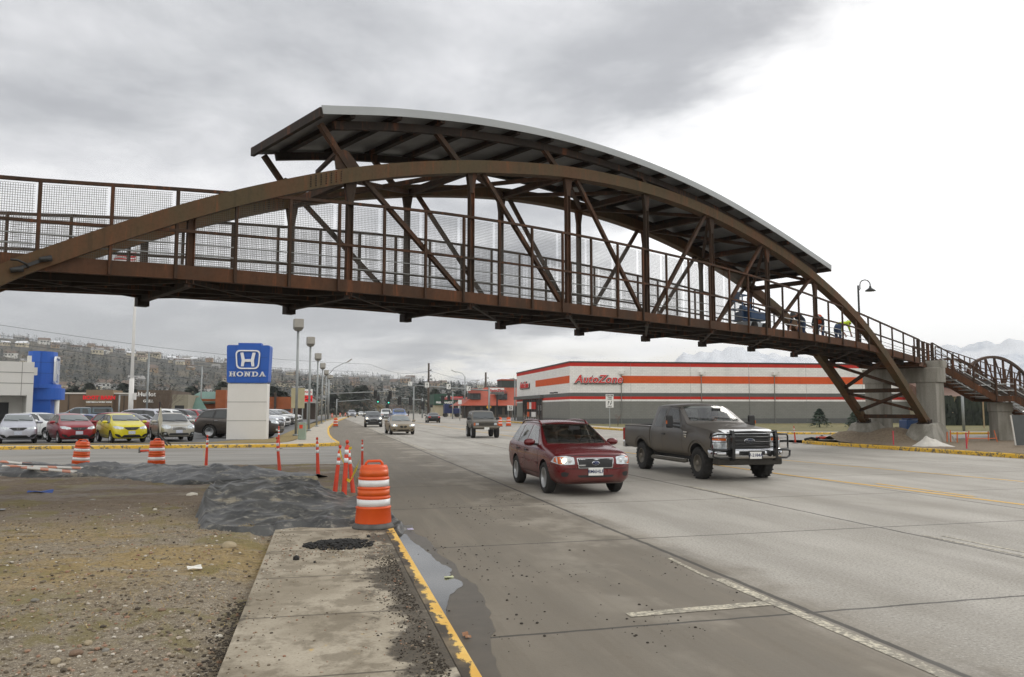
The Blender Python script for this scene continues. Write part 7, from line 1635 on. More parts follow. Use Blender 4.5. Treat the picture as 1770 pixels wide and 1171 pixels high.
def bare_tree(lab_, p, h, m=None, group=None, seed=1, lev=4, spread=.7, tw=.03):
    rnd = random.Random(seed); r = thing('bare_tree', lab_, 'tree', p, 0, group); mb = MB(); mb.tube([(0, 0, 0), (.02*h, 0, h*.16), (0, 0, h*.3)], [h*.03, h*.024, h*.02], 8); mb.build('trunk', BARK, r)
    mb = MB()
    for k in range(6):
        a = k*2*pi/6+rnd.random(); branchy(mb, V((0, 0, h*(.16+.14*rnd.random()))), V((cos(a)*spread, sin(a)*spread, 1)).normalized(), h*.26, tw*h*.35, lev, rnd, None)
    mb.build('crown', m or TWIG, r); return r
G_E = 'evergreens standing before the hillside'
k = 0
evl = ['dark evergreen left of the tan store behind the blue tower', 'dark evergreen above the left end of the tan store', 'tall dark evergreen behind the tan store', 'evergreen right of the raised store front', 'evergreen above the store right of the flagpole', 'dark evergreen behind the tan block', 'evergreen left of the sign pylon', 'tall evergreen right of the sign pylon base', 'evergreen behind the brick shop', 'leftmost of the tall evergreens above the black suv', 'tall pointed evergreen above the black suv', 'second tall evergreen above the gold sedan', 'dark evergreen left of the signal arm', 'evergreen left of the utility pole', 'evergreen right of the utility pole', 'evergreen behind the fuel canopy', 'evergreen behind the orange roof']
for (x, yt, d, w_) in ((118, 672, 230, 3.5), (128, 668, 240, 3.5), (152, 662, 240, 4), (212, 662, 235, 4), (232, 672, 230, 3.5), (330, 668, 190, 4), (384, 660, 220, 3.5), (470, 668, 200, 4.5), (486, 676, 205, 3.5), (574, 680, 240, 3.5), (618, 668, 270, 5), (628, 666, 265, 5), (597, 676, 280, 4), (726, 662, 330, 6), (752, 672, 300, 5), (792, 676, 320, 5), (812, 672, 330, 5)):
    p = atd(x, 700, d); h = atd(x, yt, d).z; conifer(evl[k], (p.x, p.y, 0), h, w_*1.1, 500, EVG2 if k % 2 else EVG, G_E, k+3, leaf=.9); k += 1
G_D = 'bare deciduous trees before the hillside'
bl = ['large bare tree with brown haze of twigs right of the grill restaurant', 'bare tree left of the large brown one', 'bare tree behind the green roof', 'bare tree above the far orange barrels', 'bare tree left of the black suv', 'bare tree above the white pickup', 'ochre twigged bare tree below the far green signals', 'reddish bare tree left of the grey pole', 'reddish bare tree right of the ochre one', 'bare tree right of the utility pole', 'bare tree near the market sign', 'bare tree behind the lamp row end', 'bare tree far above the parked cars']
k = 0
for (x, yt, d, m, sp) in ((287, 655, 100, TWIG, .6), (268, 672, 130, TWIG, .7), (358, 676, 160, TWIG, .7), (593, 684, 220, TWIG, .8), (606, 690, 210, TWIG, .8), (640, 680, 260, TWIG, .9), (656, 690, 230, TWIGO, .9), (690, 694, 250, TWIGR, .9), (675, 692, 280, TWIGR, .9), (757, 690, 270, TWIG, .9), (706, 690, 240, TWIG, .9), (550, 688, 230, TWIG, .8), (505, 684, 240, TWIG, .8)):
    p = atd(x, 700, d); h = atd(x, yt, d).z; bare_tree(bl[k], (p.x, p.y, 0), h, m, G_D, k+40, 4, sp, .022 if d > 110 else .02); k += 1
# small spruces and shrubs before the parts store
p = gnd(1417, 739, .17); conifer('small spruce on the lawn in front of the striped store', (p.x, p.y, .17), 1.75, .95, 900, SPR, None, 71, 'spruce_tree', .14)
p = gnd(1478, 740, .17); conifer('small spruce half hidden behind the far bridge leg', (p.x, p.y, .17), 1.5, .9, 800, SPR, None, 72, 'spruce_tree', .14)
for x, y, h, lb in ((1068, 736, 1.6, 'small leafless sapling by the store downpipe'), (1150, 737, 1.5, 'thin leafless sapling behind the pickup bed'), (1247, 738, 1.4, 'thin leafless sapling right of the pickup cab')):
    p = gnd(x, y, .17); bare_tree(lb, (p.x, p.y, .17), h, TWIGR, None, int(x), 3, .5, .012)
G_A = 'clipped conifers before the brown roofed building'; ad_ = ['first', 'second', 'third', 'fourth', 'fifth', 'sixth', 'seventh', 'eighth']
for i, x in enumerate((1643, 1660, 1670, 1679, 1688, 1701, 1712, 1634)):
    p = atd(x, 720, 84); rnd = random.Random(i+90); h = 2.9+.5*rnd.random(); r = thing('clipped_conifer', ['tall dark columnar conifer right of the pier column', 'columnar conifer second right of the pier', 'slim columnar conifer in the middle of the row', 'columnar conifer right of the row middle', 'columnar conifer left of the red lit sign', 'columnar conifer behind the red lit sign', 'columnar conifer right of the sign post', 'columnar conifer hidden behind the pier edge'][i], 'tree', (p.x, p.y, 0), 0, G_A)
    mb = MB(); mb.tube([(0, 0, 0), (0, 0, h*.8)], .06, 5); mb.build('trunk', BARK, r); mb = MB()
    for k in range(420):
        f = rnd.random(); a = rnd.random()*2*pi; rad = .62*sin(pi*min(.97, .12+f*.86))**.5*(.75+.3*rnd.random()); q = V((rad*cos(a), rad*sin(a), h*f)); s_ = .16; sd = V((-sin(a), cos(a), 0)); mb.add([q-sd*s_, q+sd*s_, q+sd*s_*.6+V((cos(a)*.05, sin(a)*.05, s_*2)), q-sd*s_*.6+V((0, 0, s_*2))], [(0, 1, 2, 3)])
    mb.build('crown', EVG2, r)
r, w_, z0, z1, _ = post_sign('pole_sign', 'maroon sign above a red lit board right of the clipped conifers', 'sign', 1690, 1709, 675, 688, 72, mat('maroon_sign', lin(140, 34, 52), .5, 0, .06), pw=.1, post=mat('tan_post', lin(150, 132, 104), .8, 0, .1))
text_mesh('Inn', .5, LOGOW, r, 'lettering', (0, -.065, lerp(z0, z1, .55)), (pi/2, 0, 0), .01, .01, .3)
mb = MB(); mb.box2(-.1, w_/2+.1, -.08, .06, z0-.28, z0-.04); mb.build('lit_board', mat('lit_red_board', lin(200, 20, 10), .4, 0, 0, emit=(1, .06, .04), es=1.0), r)
lot_lamp(1664, 664, 62, 'grey pole standing between the pier and the staircase', 1, .3)
# ---- hillside wood: one mass of small trees, and houses among it
mb = MB(); mb2 = MB(); rnd = random.Random(5); n = 0
while n < 8500:
    azd = rnd.uniform(-40, 14); r_ = 330+1150*rnd.random()**.8; a = radians(azd)+YAW; x, y = r_*sin(a), r_*cos(a)
    if fbm(x*.006, y*.006, 8) < rnd.uniform(-.7, .1): continue
    z = hill_z(x, y); n += 1
    if rnd.random() < .8:
        h = rnd.uniform(6, 15)*(1 if r_ < 800 else .62); c = V((x, y, z))
        for k in range(34):
            f = rnd.random()**.8; a2 = rnd.random()*6.28; rad = h*.2*(1-f)*(.5+.6*rnd.random()); p = c+V((rad*cos(a2), rad*sin(a2), h*f)); s_ = h*.085; d_ = V((rnd.uniform(-1, 1), rnd.uniform(-1, 1), rnd.uniform(-.6, .3)))*s_; e_ = V((rnd.uniform(-1, 1), rnd.uniform(-1, 1), rnd.uniform(-.3, .3)))*s_
            mb.add([p-d_, p+e_, p+d_], [(0, 1, 2)])
    else:
        h = rnd.uniform(5, 11)*(1 if r_ < 800 else .6); c = V((x, y, z))
        for k in range(28):
            a2 = rnd.random()*6.28; q = rnd.random()**.5; p = c+V((h*.36*q*cos(a2), h*.36*q*sin(a2), h*(.3+.62*rnd.random()*(1-.3*q)))); s_ = h*.075; d_ = V((rnd.uniform(-1, 1), rnd.uniform(-1, 1), rnd.uniform(-1, 1)))*s_; e_ = V((rnd.uniform(-1, 1), rnd.uniform(-1, 1), rnd.uniform(-1, 1)))*s_
            mb2.add([p-d_, p+e_, p+d_], [(0, 1, 2)])
o = mb.build('hillside_conifers', leafmat('hill_conifer', lin(36, 47, 45), lin(60, 70, 62))); tag(o, 'dark conifers scattered over the far hillside', 'trees', None, 'stuff')
o = mb2.build('hillside_bare_trees', mat('hill_twigs', lin(96, 86, 74), .9, 0, .2, .05, c2=lin(132, 116, 92))); tag(o, 'leafless trees scattered over the far hillside', 'trees', None, 'stuff')
HW = [mat('house_white', lin(222, 220, 214), .7, 0, .05), mat('house_cream', lin(206, 194, 168), .7, 0, .05), mat('house_grey', lin(152, 152, 150), .7, 0, .06), mat('house_tan', lin(164, 138, 108), .7, 0, .06)]; HR = [mat('house_roof_grey', lin(150, 148, 146), .8, 0, .1), mat('house_roof_brown', lin(110, 94, 82), .8, 0, .1), mat('snowy_roof', lin(232, 234, 238), .7, 0, .03)]
HWL = ['white', 'cream', 'grey', 'tan']; HRL = ['grey', 'brown', 'snow dusted']
protos = {}
for i in range(4):
    for j in range(3):
        r = thing('hillside_house', f'{HWL[i]} house with a {HRL[j]} roof among trees on the far hillside', 'house', (0, 0, -500), 0, f'{HWL[i]} houses with {HRL[j]} roofs on the hillside')
        mb = MB(); mb.box2(-6, 6, -4, 4, -3, 4.2); mb.build('wall', HW[i], r); mb = MB(); mb.add([(-6.5, -4.6, 4), (6.5, -4.6, 4), (6.5, 4.6, 4), (-6.5, 4.6, 4), (-6.5, 0, 6.8), (6.5, 0, 6.8)], [(0, 1, 5, 4), (2, 3, 4, 5), (1, 2, 5), (3, 0, 4), (3, 2, 1, 0)]); mb.build('roof', HR[j], r)
        for w0 in (-4.2, -.8, 2.6): mb = MB(); mb.box2(w0, w0+1.6, -4.06, -4, 1.2, 2.8); mb.build('window', GLS, r)
        protos[(i, j)] = [r, False]
rnd = random.Random(21)
for n in range(190):
    azd = rnd.uniform(-37, 6) if n < 150 else rnd.uniform(-37, -18); r_ = rnd.uniform(480, 1250) if n < 150 else rnd.uniform(950, 1280); a = radians(azd)+YAW; x, y = r_*sin(a), r_*cos(a); i = rnd.choice((0, 1, 1, 2, 2, 3)); j = rnd.choice((0, 0, 1, 1)) if r_ < 1000 else rnd.choice((0, 1, 2))
    r, used = protos[(i, j)]
    if used: r = copy_tree(r)
    protos[(i, j)][1] = True; r.location = (x, y, hill_z(x, y)+.6); r.rotation_euler = (0, 0, -a+rnd.uniform(-.5, .5)); s_ = rnd.uniform(.6, 1.0); r.scale = (s_, s_, s_)
for (i, j), (r, used) in protos.items():
    if not used:
        for c in list(r.children): bpy.data.objects.remove(c)
        bpy.data.objects.remove(r)
# ================================================================== FOREGROUND THINGS
t = NT('black_tarp'); f1 = t.noise(1.6, 6, .65); f2 = t.noise(9, 6, .7, None, False, .8); f3 = t.noise(3.2, 5, .65, (1, 1.6, 1), False, .6)
c = t.mix(t.sm(f1, .3, .7), lin(50, 51, 51), lin(78, 78, 76)); c = t.mix(t.mth('MULTIPLY', t.sm(t.mth('ADD', t.mth('MULTIPLY', f2, .5), t.mth('MULTIPLY', f3, .5)), .50, .66), .62), c, lin(172, 168, 156))
c = t.mix(t.mth('MULTIPLY', t.sm(f3, .58, .72), .6), c, lin(140, 128, 104)); t.col(c); t.bump(f2, .22, .012); TARP = t.set(.42)
def pdist(p, poly):                                    # signed distance inside an outline
    x, y = p; ins = False; d = 1e9; n = len(poly)
    for i in range(n):
        x1, y1 = poly[i]; x2, y2 = poly[(i+1) % n]
        if (y1 > y) != (y2 > y) and x < (x2-x1)*(y-y1)/(y2-y1)+x1: ins = not ins
        dx, dy = x2-x1, y2-y1; q = max(0, min(1, ((x-x1)*dx+(y-y1)*dy)/(dx*dx+dy*dy))); d = min(d, sqrt((x-x1-q*dx)**2+(y-y1-q*dy)**2))
    return d if ins else -d
def folds(x, y, seed):                                 # draped cloth: broad swells, sharp creases of several lengths, flat stretches between
    wx = fbm(x*.8, y*.8, seed+1)*.7; wy = fbm(x*.8+5, y*.8, seed+2)*.7; z = 0
    for k, (fr, an, a) in enumerate(((1.1, .35, .085), (1.5, -.7, .07), (2.3, 1.1, .05), (3.4, .1, .03), (4.6, -.4, .018))):
        u = (x*cos(an)+y*sin(an))*fr; w_ = (-x*sin(an)+y*cos(an))*fr*.38; n = noise.noise(V((u+wx*fr*.8, w_+wy*fr*.5, seed+k*9.1))); m = sstep(-.15, .45, noise.noise(V((x*.7+k*3.3, y*.6, seed+k*4.7))))
        z += a*m*max(0, 1-abs(n)*3.2)**1.5
    return z+.06*fbm(x*1.1, y*1.1, seed+20, 2)
NT_POLY = [(-1.62, 11.75), (-1.78, 12.5), (-1.95, 13.6), (-1.9, 14.8), (-1.5, 15.6), (-.6, 15.9), (.05, 15.7), (.3, 14.9), (.75, 14.2), (1.22, 13.2), (1.28, 12.1), (1.2, 11.55), (.85, 11.62), (.3, 11.5), (-.3, 11.6), (-.62, 11.45), (-1.1, 11.35)]
def near_tarp(u, v):
    x = lerp(-2.1, 1.4, u); y = lerp(11.2, 16.1, v); d = pdist((x+.09*fbm(x*2.2, y*2.2, 3), y+.12*fbm(x*1.8, y*1.8, 6)), NT_POLY)
    if d < -.02: return None
    e_ = sstep(-.02, .15, d); mound = lerp(.42, .12, sstep(-.5, .55, x))*sstep(11.7, 14.7, y)*(.85+.3*fbm(x*.9, y*.9, 17)); gz = .15 if (-.6 < x < 1 and y < 12.2) else (.11 if x < .85 else .0)
    return (x, y, gz-.03+e_*max(.045, .05+mound+folds(x, y, 3.0)+.05*math.exp(-((d-.13)/.08)**2)))
mb = MB(); mb.grid(125, 150, near_tarp); tag(mb.build('tarp', TARP), 'crumpled dusty black tarp at the sidewalk end under the nearest barrel', 'tarp')
TARP2 = TARP.copy(); TARP2.name = 'black_tarp_dark'
cl_ = [gnd(x, y, .2).xy for x, y in ((-110, 812), (0, 811), (80, 814), (150, 816), (235, 813), (300, 820), (370, 826), (440, 824), (505, 822), (550, 824))]
cl_ = [V(q) for q in resamp([tuple(p) for p in cl_], .12)]; nU = len(cl_)-1
def long_tarp(u, v):
    i = min(nU, int(round(u*nU))); p = cl_[i]; a = cl_[max(0, i-3)]; b = cl_[min(nU, i+3)]; d = (b-a).normalized(); n = V((-d.y, d.x)); f = abs(2*v-1); wd = (1.25+.45*fbm(p.x*.7, 2, 5)+.25*fbm(p.x*2, 9))*(1-.55*sstep(.9, 1, u)); q = p+n*(v-.5)*2*wd
    h = (.24+.16*fbm(q.x*.8, q.y*.5, 8)+.08*fbm(q.x*2.2, q.y, 18))*(1-f**1.7)*(1-.6*sstep(.85, 1, u)); e_ = sstep(0, .14, 1-f)
    return (q.x, q.y, .085*(1-sstep(25, 27, q.y))+e_*max(.02, .03+h+1.1*folds(q.x, q.y, 11.0))-.03*(1-e_))
mb = MB(); mb.grid(nU, 46, long_tarp); tag(mb.build('tarp', TARP), 'long folded black tarp lying along the dirt edge behind the barrels', 'tarp')
# wattle roll behind the tarp
mb = MB(); pts = [gnd(x, y, .12) for x, y in ((405, 815), (440, 819), (480, 825), (512, 831), (545, 833))]; mb.tube([p+V((0, 0, .03*sin(i*2))) for i, p in enumerate(pts)], .11, 10); tag(mb.build('straw_roll', mat('straw_roll', lin(142, 134, 112), .9, 0, .2, 9, .5, 40)), 'tan erosion roll lying at the edge of the side street behind the tarp', 'straw roll')
# striped barricade boards
STRB = NT('striped_board'); q = STRB.sep(); kx = STRB.mth('GREATER_THAN', STRB.mth('FRACT', STRB.mth('MULTIPLY', STRB.mth('ADD', q[0], q[1]), 1.6)), .62); STRB.col(STRB.mix(kx, lin(200, 196, 188), lin(196, 128, 100))); STRB = STRB.set(.5)
GBD = 'striped barricade boards dumped on the tarp'
for i, (x, y, L_, a, m, lb, tl) in enumerate(((57, 803, 1.6, -.15, STRB, 'topmost striped board on the tarp at left', .10), (98, 808, 1.3, -.35, STRB, 'striped board on the right of the board pile', .02), (84, 812, 1.5, -.5, STRB, 'striped board nearest the camera in the pile', .05), (82, 805, 1.1, .3, BLK, 'dark board crossing over the striped ones', .12), (32, 806, .7, .2, STRB, 'short orange board end left of the pile', .03))):
    p = gnd(x, y, .40); mb = MB(); mb.box2(-L_/2, L_/2, -.07, .07, -.012, .012); o = mb.build('barricade_board', m, None, .004); o.location = p; o.rotation_euler = (.2, tl, a); tag(o, lb, 'board', GBD)
p = gnd(238, 807, .2); mb = MB(); mb.box2(-.45, .45, -.04, .04, -.02, .02); o = mb.build('red_board', mat('red_wood', lin(150, 50, 44), .7, 0, .15, 5)); o.location = p; o.rotation_euler = (0, 0, .1); tag(o, 'thin red board lying between the two farther barrels', 'board')
# gravel over the dirt and the walk
GRAV = NT('gravel_stones'); ri = GRAV.n('ShaderNodeNewGeometry').outputs['Random Per Island']; cr_ = GRAV.n('ShaderNodeValToRGB'); GRAV.l(ri, cr_.inputs[0]); el = cr_.color_ramp.elements; el[0].color = (*lin(74, 66, 56), 1); el[1].color = (*lin(206, 200, 188), 1); e2 = el.new(.35); e2.color = (*lin(122, 110, 92), 1); e2 = el.new(.62); e2.color = (*lin(150, 138, 118), 1); e2 = el.new(.8); e2.color = (*lin(146, 108, 86), 1); e2 = el.new(.9); e2.color = (*lin(176, 166, 150), 1); GRAV.col(cr_.outputs[0]); GRAV = GRAV.set(.85)
ICO = []; bm = bmesh.new(); bmesh.ops.create_icosphere(bm, subdivisions=1, radius=1); ICO = ([v.co.copy() for v in bm.verts], [tuple(v.index for v in f.verts) for f in bm.faces]); bm.free()
def stone(mb, c, s, rnd, flat=.6):
    R_ = Matrix.Rotation(rnd.random()*6.28, 3, 'Z'); a, b = rnd.uniform(.7, 1.3), rnd.uniform(.7, 1.3)
    mb.add([V(c)+R_ @ V((v.x*s*a*rnd.uniform(.8, 1.1), v.y*s*b, v.z*s*flat)) for v in ICO[0]], ICO[1])
rnd = random.Random(3); mb = MB(); n = 0
while n < 9500:
    Yv = 4.6+11*rnd.random()**2.2; x = -.62-rnd.random()**1.2*(1.6+.42*Yv)
    if fbm(x*.8, Yv*.6, 20) < rnd.uniform(-.5, .25): continue
    s = .006+.017*rnd.random()**2.6; stone(mb, (x, Yv, dirt_z(x, Yv)+s*.25), s, rnd); n += 1
o = mb.build('gravel', GRAV); tag(o, kind='stuff', label='loose grey and tan gravel scattered over the dirt lot', cat='gravel')
mb = MB()
for k in range(900):
    Yv = 4.9+6.8*rnd.random(); x = rnd.choice((-.58+abs(rnd.gauss(0, .16)), .8-abs(rnd.gauss(0, .22)), rnd.uniform(-.55, .8))); s = .004+.009*rnd.random()**2
    if -.6 < x < .82: stone(mb, (x, Yv, .15+s*.3), s, rnd)
for k in range(350): Yv = rnd.gauss(9.6, .35); x = rnd.uniform(-.45, .8); s = .005+.011*rnd.random()**2; stone(mb, (x, Yv, .15+s*.3), s, rnd)
o = mb.build('walk_gravel', GRAV); tag(o, kind='stuff', label='loose gravel bits scattered over the near sidewalk', cat='gravel')
GRIT = mat('dark_grit', lin(58, 53, 47), .9, 0, .3, 20)
mb = MB(); n = 0
while n < 420:
    Yv = 4.7+14*rnd.random()**1.6; x = rnd.uniform(1.1, 4.1)
    if fbm(x*.9, Yv*.5, 31) < rnd.uniform(0, .5): continue
    s = .005+.011*rnd.random()**3; stone(mb, (x, Yv, s*.3), s, rnd); n += 1
o = mb.build('road_grit', GRIT); tag(o, kind='stuff', label='dark grit and mud crumbs scattered on the dirty road shoulder', cat='grit')
# dry grass stubble
mb = MB(); n = 0
while n < 5200:
    Yv = 6.6+6.4*rnd.random(); x = -.7-rnd.random()*6.0
    if fbm(x*.5, Yv*.9, 41) < rnd.uniform(-.3, .35): continue
    n += 1; z = dirt_z(x, Yv); a = rnd.random()*6.28; L_ = .03+.06*rnd.random(); q = V((x, Yv, z-.004)); d_ = V((cos(a)*.9, sin(a)*.9, .18+.4*rnd.random()))*L_; s_ = V((-sin(a), cos(a), 0))*.0028; mb.add([q-s_, q+s_, q+d_], [(0, 1, 2)])
o = mb.build('dry_grass', mat('straw_grass', lin(158, 130, 72), .9, 0, .2, 2, c2=lin(192, 168, 108))); tag(o, kind='stuff', label='flattened dry straw grass over the dirt lot', cat='grass')
# larger stones, each its own
GS = 'larger stones lying on the dirt lot'
def rock(lab_, x, y, sz, c, flat=.6, seed=1):
    p = gnd(x, y, .14); rn = random.Random(seed); bm = bmesh.new(); bmesh.ops.create_icosphere(bm, subdivisions=3, radius=1)
    for v in bm.verts: k_ = 1+.28*fbm(v.co.x*1.3+seed, v.co.y*1.3, v.co.z*1.3, 3); v.co = V((v.co.x*sz*k_*1.15, v.co.y*sz*k_*.85, v.co.z*sz*k_*flat))
    for f in bm.faces: f.smooth = True
    me = bpy.data.meshes.new('stone'); bm.to_mesh(me); bm.free(); me.materials.append(c); o = link('stone', me); o.location = (p.x, p.y, dirt_z(p.x, p.y)+sz*flat*.35); o.rotation_euler = (0, 0, rn.random()*6); return tag(o, lab_, 'stone', GS)
RK = [mat('tan_rock', lin(164, 150, 124), .9, 0, .15, 8, .4, 25), mat('pale_rock', lin(200, 194, 180), .85, 0, .1, 8, .3, 25), mat('brown_rock', lin(126, 104, 86), .9, 0, .15, 8, .4, 25), mat('grey_rock', lin(130, 126, 118), .9, 0, .12, 8, .4, 25)]
rock('tan boulder size stone on the straw near the tarp', 396, 948, .085, RK[0], .65, 2)
for i, (x, y, s, m, lb) in enumerate(((131, 1139, .04, 2, 'brown round stone at the lower left, upper of two'), (96, 1152, .035, 0, 'tan stone at the very bottom left'), (152, 1112, .035, 0, 'tan stone right of the brown round stones'), (182, 1128, .025, 3, 'grey stone near the bottom left stones'), (378, 1092, .03, 1, 'pale flat stone beside the left edge of the sidewalk'), (332, 856, .09, 1, 'pale stone left of the near tarp'), (372, 870, .06, 1, 'small pale stone touching the near tarp'), (345, 836, .08, 1, 'whitish stone between the two tarps'), (268, 882, .04, 1, 'small white stone left of the near tarp'), (160, 866, .05, 3, 'grey stone by the mud puddles'), (280, 1056, .03, 2, 'brown stone left of the sidewalk edge'), (303, 987, .022, 1, 'white pebble left of the piece of litter'), (60, 1040, .03, 3, 'grey stone at the left edge of the gravel'), (225, 1000, .03, 2, 'dark brown stone in the straw patch'), (310, 832, .06, 0, 'tan stone beside the long tarp'))): rock(lb, x, y, s, RK[m], .55, i+5)
p = gnd(237, 814, .2); 
# litter
def litter(name, lab_, x, y, z, dims, c, rz, cat='litter', tilt=.15):
    p = gnd(x, y, z); mb = MB(); n = 8; w_, h = dims; mb.grid(8, 5, lambda u, v: ((u-.5)*w_, (v-.5)*h, .02*sin(u*5+v*3)*w_*2+.012*sin(v*9)), False); o = mb.build(name, mat(name+'_m', lin(*c), .5, 0, .12, 20)); o.location = (p.x, p.y, z); o.rotation_euler = (tilt, 0, rz); return tag(o, lab_, cat)
litter('paper_scrap', 'crumpled white paper scrap lying on the gravel left of the sidewalk', 336, 981, .17, (.14, .09), (224, 222, 214), .3)
litter('paper_scrap', 'small pale green paper in the gutter puddle', 776, 998, .012, (.10, .035), (206, 210, 170), .25, 'litter', .02)
litter('wrapper', 'small white and purple wrapper at the gutter beside the tarp', 709, 915, .03, (.09, .05), (196, 190, 216), .4)
litter('leaf_scrap', 'small brown leaf by the yellow kerb edge', 806, 1098, .02, (.05, .10), (150, 108, 76), .2)
litter('plastic_scrap', 'blue plastic scrap in the muddy lot at left', 70, 850, .16, (.45, .12), (70, 96, 160), .1)
# broken asphalt clump on the walk
ASPC = mat('asphalt_chunk', lin(38, 37, 36), .85, 0, .35, 14, .5, 40); mb = MB(); rnd = random.Random(12)
for k in range(520):
    a = rnd.random()*6.28; q = rnd.random()**.6; x, y = .22+.44*q*cos(a), 10.05+.36*q*sin(a); s = .012+.035*rnd.random()**2*(1-.6*q); stone(mb, (x, y, .155+s*.3+.03*(1-q)), s, rnd, .7)
tag(mb.build('asphalt_crumbs', ASPC), 'dark heap of broken asphalt crumbs on the near sidewalk', 'asphalt', None, 'stuff')
for i, (x, y, s, lb) in enumerate(((512, 968, .045, 'single black asphalt chunk left of the crumb heap'), (637, 929, .03, 'small black asphalt chunk by the kerb beyond the crumb heap'), (544, 973, .018, 'smallest black asphalt chunk beside the single larger one'))):
    p = gnd(x, y, .15); mb = MB(); stone(mb, (0, 0, s*.4), s, rnd, .75); o = mb.build('asphalt_chunk', ASPC); o.location = (p.x, p.y, .15); tag(o, lb, 'asphalt', 'loose asphalt chunks')
# muddy clods on the kerb edge and weeds
mb = MB()
for k in range(2600):
    y = rnd.uniform(4.9, 9.2); x = .81-abs(rnd.gauss(0, .13))*(1+.5*fbm(y*1.1, 3)); s = .004+.007*rnd.random()**2
    if fbm(y*1.2, 7) > rnd.uniform(-.5, .5): stone(mb, (x, y, .152+s*.2), s, rnd, .5)
for k in range(900): y = rnd.uniform(4.8, 7.4); x = -.6+rnd.gauss(0, .09); s = .006+.012*rnd.random()**2; stone(mb, (x, y, .13+s*.3), s, rnd, .5)
tag(mb.build('mud_clods', mat('mud_clod', lin(62, 55, 46), .95, 0, .25, 15)), 'dark mud and leaf crumbs along both edges of the sidewalk', 'mud', None, 'stuff')
# ---- far island: sand pile, stakes, hoses, machine, leaning board
SANDM = mat('white_sand', lin(206, 202, 194), .95, 0, .08, 3, .4, 30); p = atd(1603, 770, 35.8); mb = MB()
mb.grid(24, 16, lambda u, v: ((lambda a, r_: (.95*r_*cos(a)*(1+.25*cos(a)+.22*fbm(cos(a)*1.5, sin(a)*1.5, 4)), .5*r_*sin(a)*(1+.3*fbm(cos(a)*2, sin(a)*2, 9)), .46*(1-r_)**1.15*(1+.55*fbm(cos(a)*r_*2.5, sin(a)*r_*2.5, 2))+.05*fbm(cos(a)*r_*6, sin(a)*r_*6, 6)*(1-r_)-.03))(2*pi*u, v))); o = mb.build('sand_pile', SANDM); o.location = (p.x, p.y, isl_z(p.x, p.y)); o.rotation_euler = (0, 0, -YAW); tag(o, 'pile of white sand beside the near bridge footing', 'sand pile')
STK = mat('stake_orange', lin(214, 112, 64), .7, 0, .1); STKP = mat('stake_pink', lin(206, 70, 86), .7, 0, .1); GK = 'survey stakes on the far island'
for x0, y0, x1, y1, c, lb in ((1622.5, 762, 1622.5, 744, STK, 'orange stake leftmost by the footing slope'), (1637, 764, 1637, 747, STK, 'orange stake second from the footing slope'), (1643.5, 764, 1642.5, 744, STK, 'orange stake third from the footing slope'), (1654.5, 764, 1654.5, 747, STK, 'orange stake fourth from the footing slope'), (1671, 774, 1669.5, 748, STKP, 'pink stake nearest the kerb right of the footing'), (1671, 768, 1675, 745, STK, 'leaning orange stake crossing the pink one'), (1708.5, 760, 1708, 746, STK, 'orange stake left of the stair pier'), (1724, 763, 1718, 744, STK, 'orange stake leaning on the stair pier'), (1544.5, 768, 1543.5, 745, STKP, 'pink topped stake left of the sand pile')):
    a = gnd(x0, y0, .2); d = (a-CAM).dot(V((sin(YAW), cos(YAW), 0))); b = atd(x1, y1, d); mb = MB(); mb.bar((0, 0, -.05), b-a, .05, .03); o = mb.build('survey_stake', c); o.location = a; tag(o, lb, 'stake', GK)
a = gnd(1672, 758, .5); mb = MB(); mb.bar((0, 0, 0), (1.3, -.3, .0), .03); o = mb.build('stake_lath', STK); o.location = a; tag(o, 'orange lath tied level between two stakes', 'lath')
mb = MB(); q0 = [gnd(x, y, .2) for x, y in ((1392, 762), (1402, 760), (1412, 761), (1420, 757), (1430, 759), (1440, 756), (1452, 758))]; mb.tube([p+V((0, 0, .06+.05*sin(i*3))) for i, p in enumerate(q0)], .07, 8); tag(mb.build('drain_hose', BLK), 'black drain hose lying on the island tip behind the pickup', 'hose')
p = gnd(1423, 759.5, .2); mb = MB(); mb.box((0, 0, .08), (.7, .35, .12)); o = mb.build('orange_mat', ORT, None, .03); o.location = p; tag(o, 'orange piece of plastic lying on the island dirt', 'plastic')
BLM = mat('machine_blue', lin(36, 66, 110), .45, .1, .12); p = atd(1577, 741, 47); r = thing('generator', 'blue portable machine standing behind the near bridge leg', 'machine', (p.x, p.y, .15), -YAW)
mb = MB(); mb.box2(-.55, .45, -.5, .5, .35, 1.05); mb.build('housing', BLM, r, .06); mb = MB(); mb.box2(-.45, .1, -.52, .4, 1.06, 1.35); mb.build('engine_cover', BLM, r, .05); mb = MB(); mb.bar((.45, 0, .5), (1.0, 0, 1.2), .08); mb.build('tow_bar', BLM, r)
for sg in (1, -1): mb = MB(); mb.lathe([(.2, -.08), (.3, -.08), (.3, .08), (.2, .08)], 18, (0, sg*.55, .3), 'y'); mb.build('wheel', TYRE, r)
a, b = gnd(1757, 770, .2), gnd(1790, 770, .2); top = atd(1752, 716, 37.5); w_ = .9
r = thing('leaning_panel', 'dark grey board with a white edge leaning at the right border', 'panel', (a.x, a.y, .2), -YAW); mb = MB(); mb.ext([(0, 0, 0), (1.1, 0, 0), (1.0, 0, 1.35), (-.15, 0, 1.35)], (0, .04, 0)); mb.build('board', mat('dark_board', lin(84, 88, 88), .6, 0, .08), r); mb = MB(); mb.ext([(-.05, -.005, 0), (.0, -.005, 0), (-.15, -.005, 1.35), (-.2, -.005, 1.35)], (0, .05, 0)); mb.build('edge_strip', WHITEP, r)
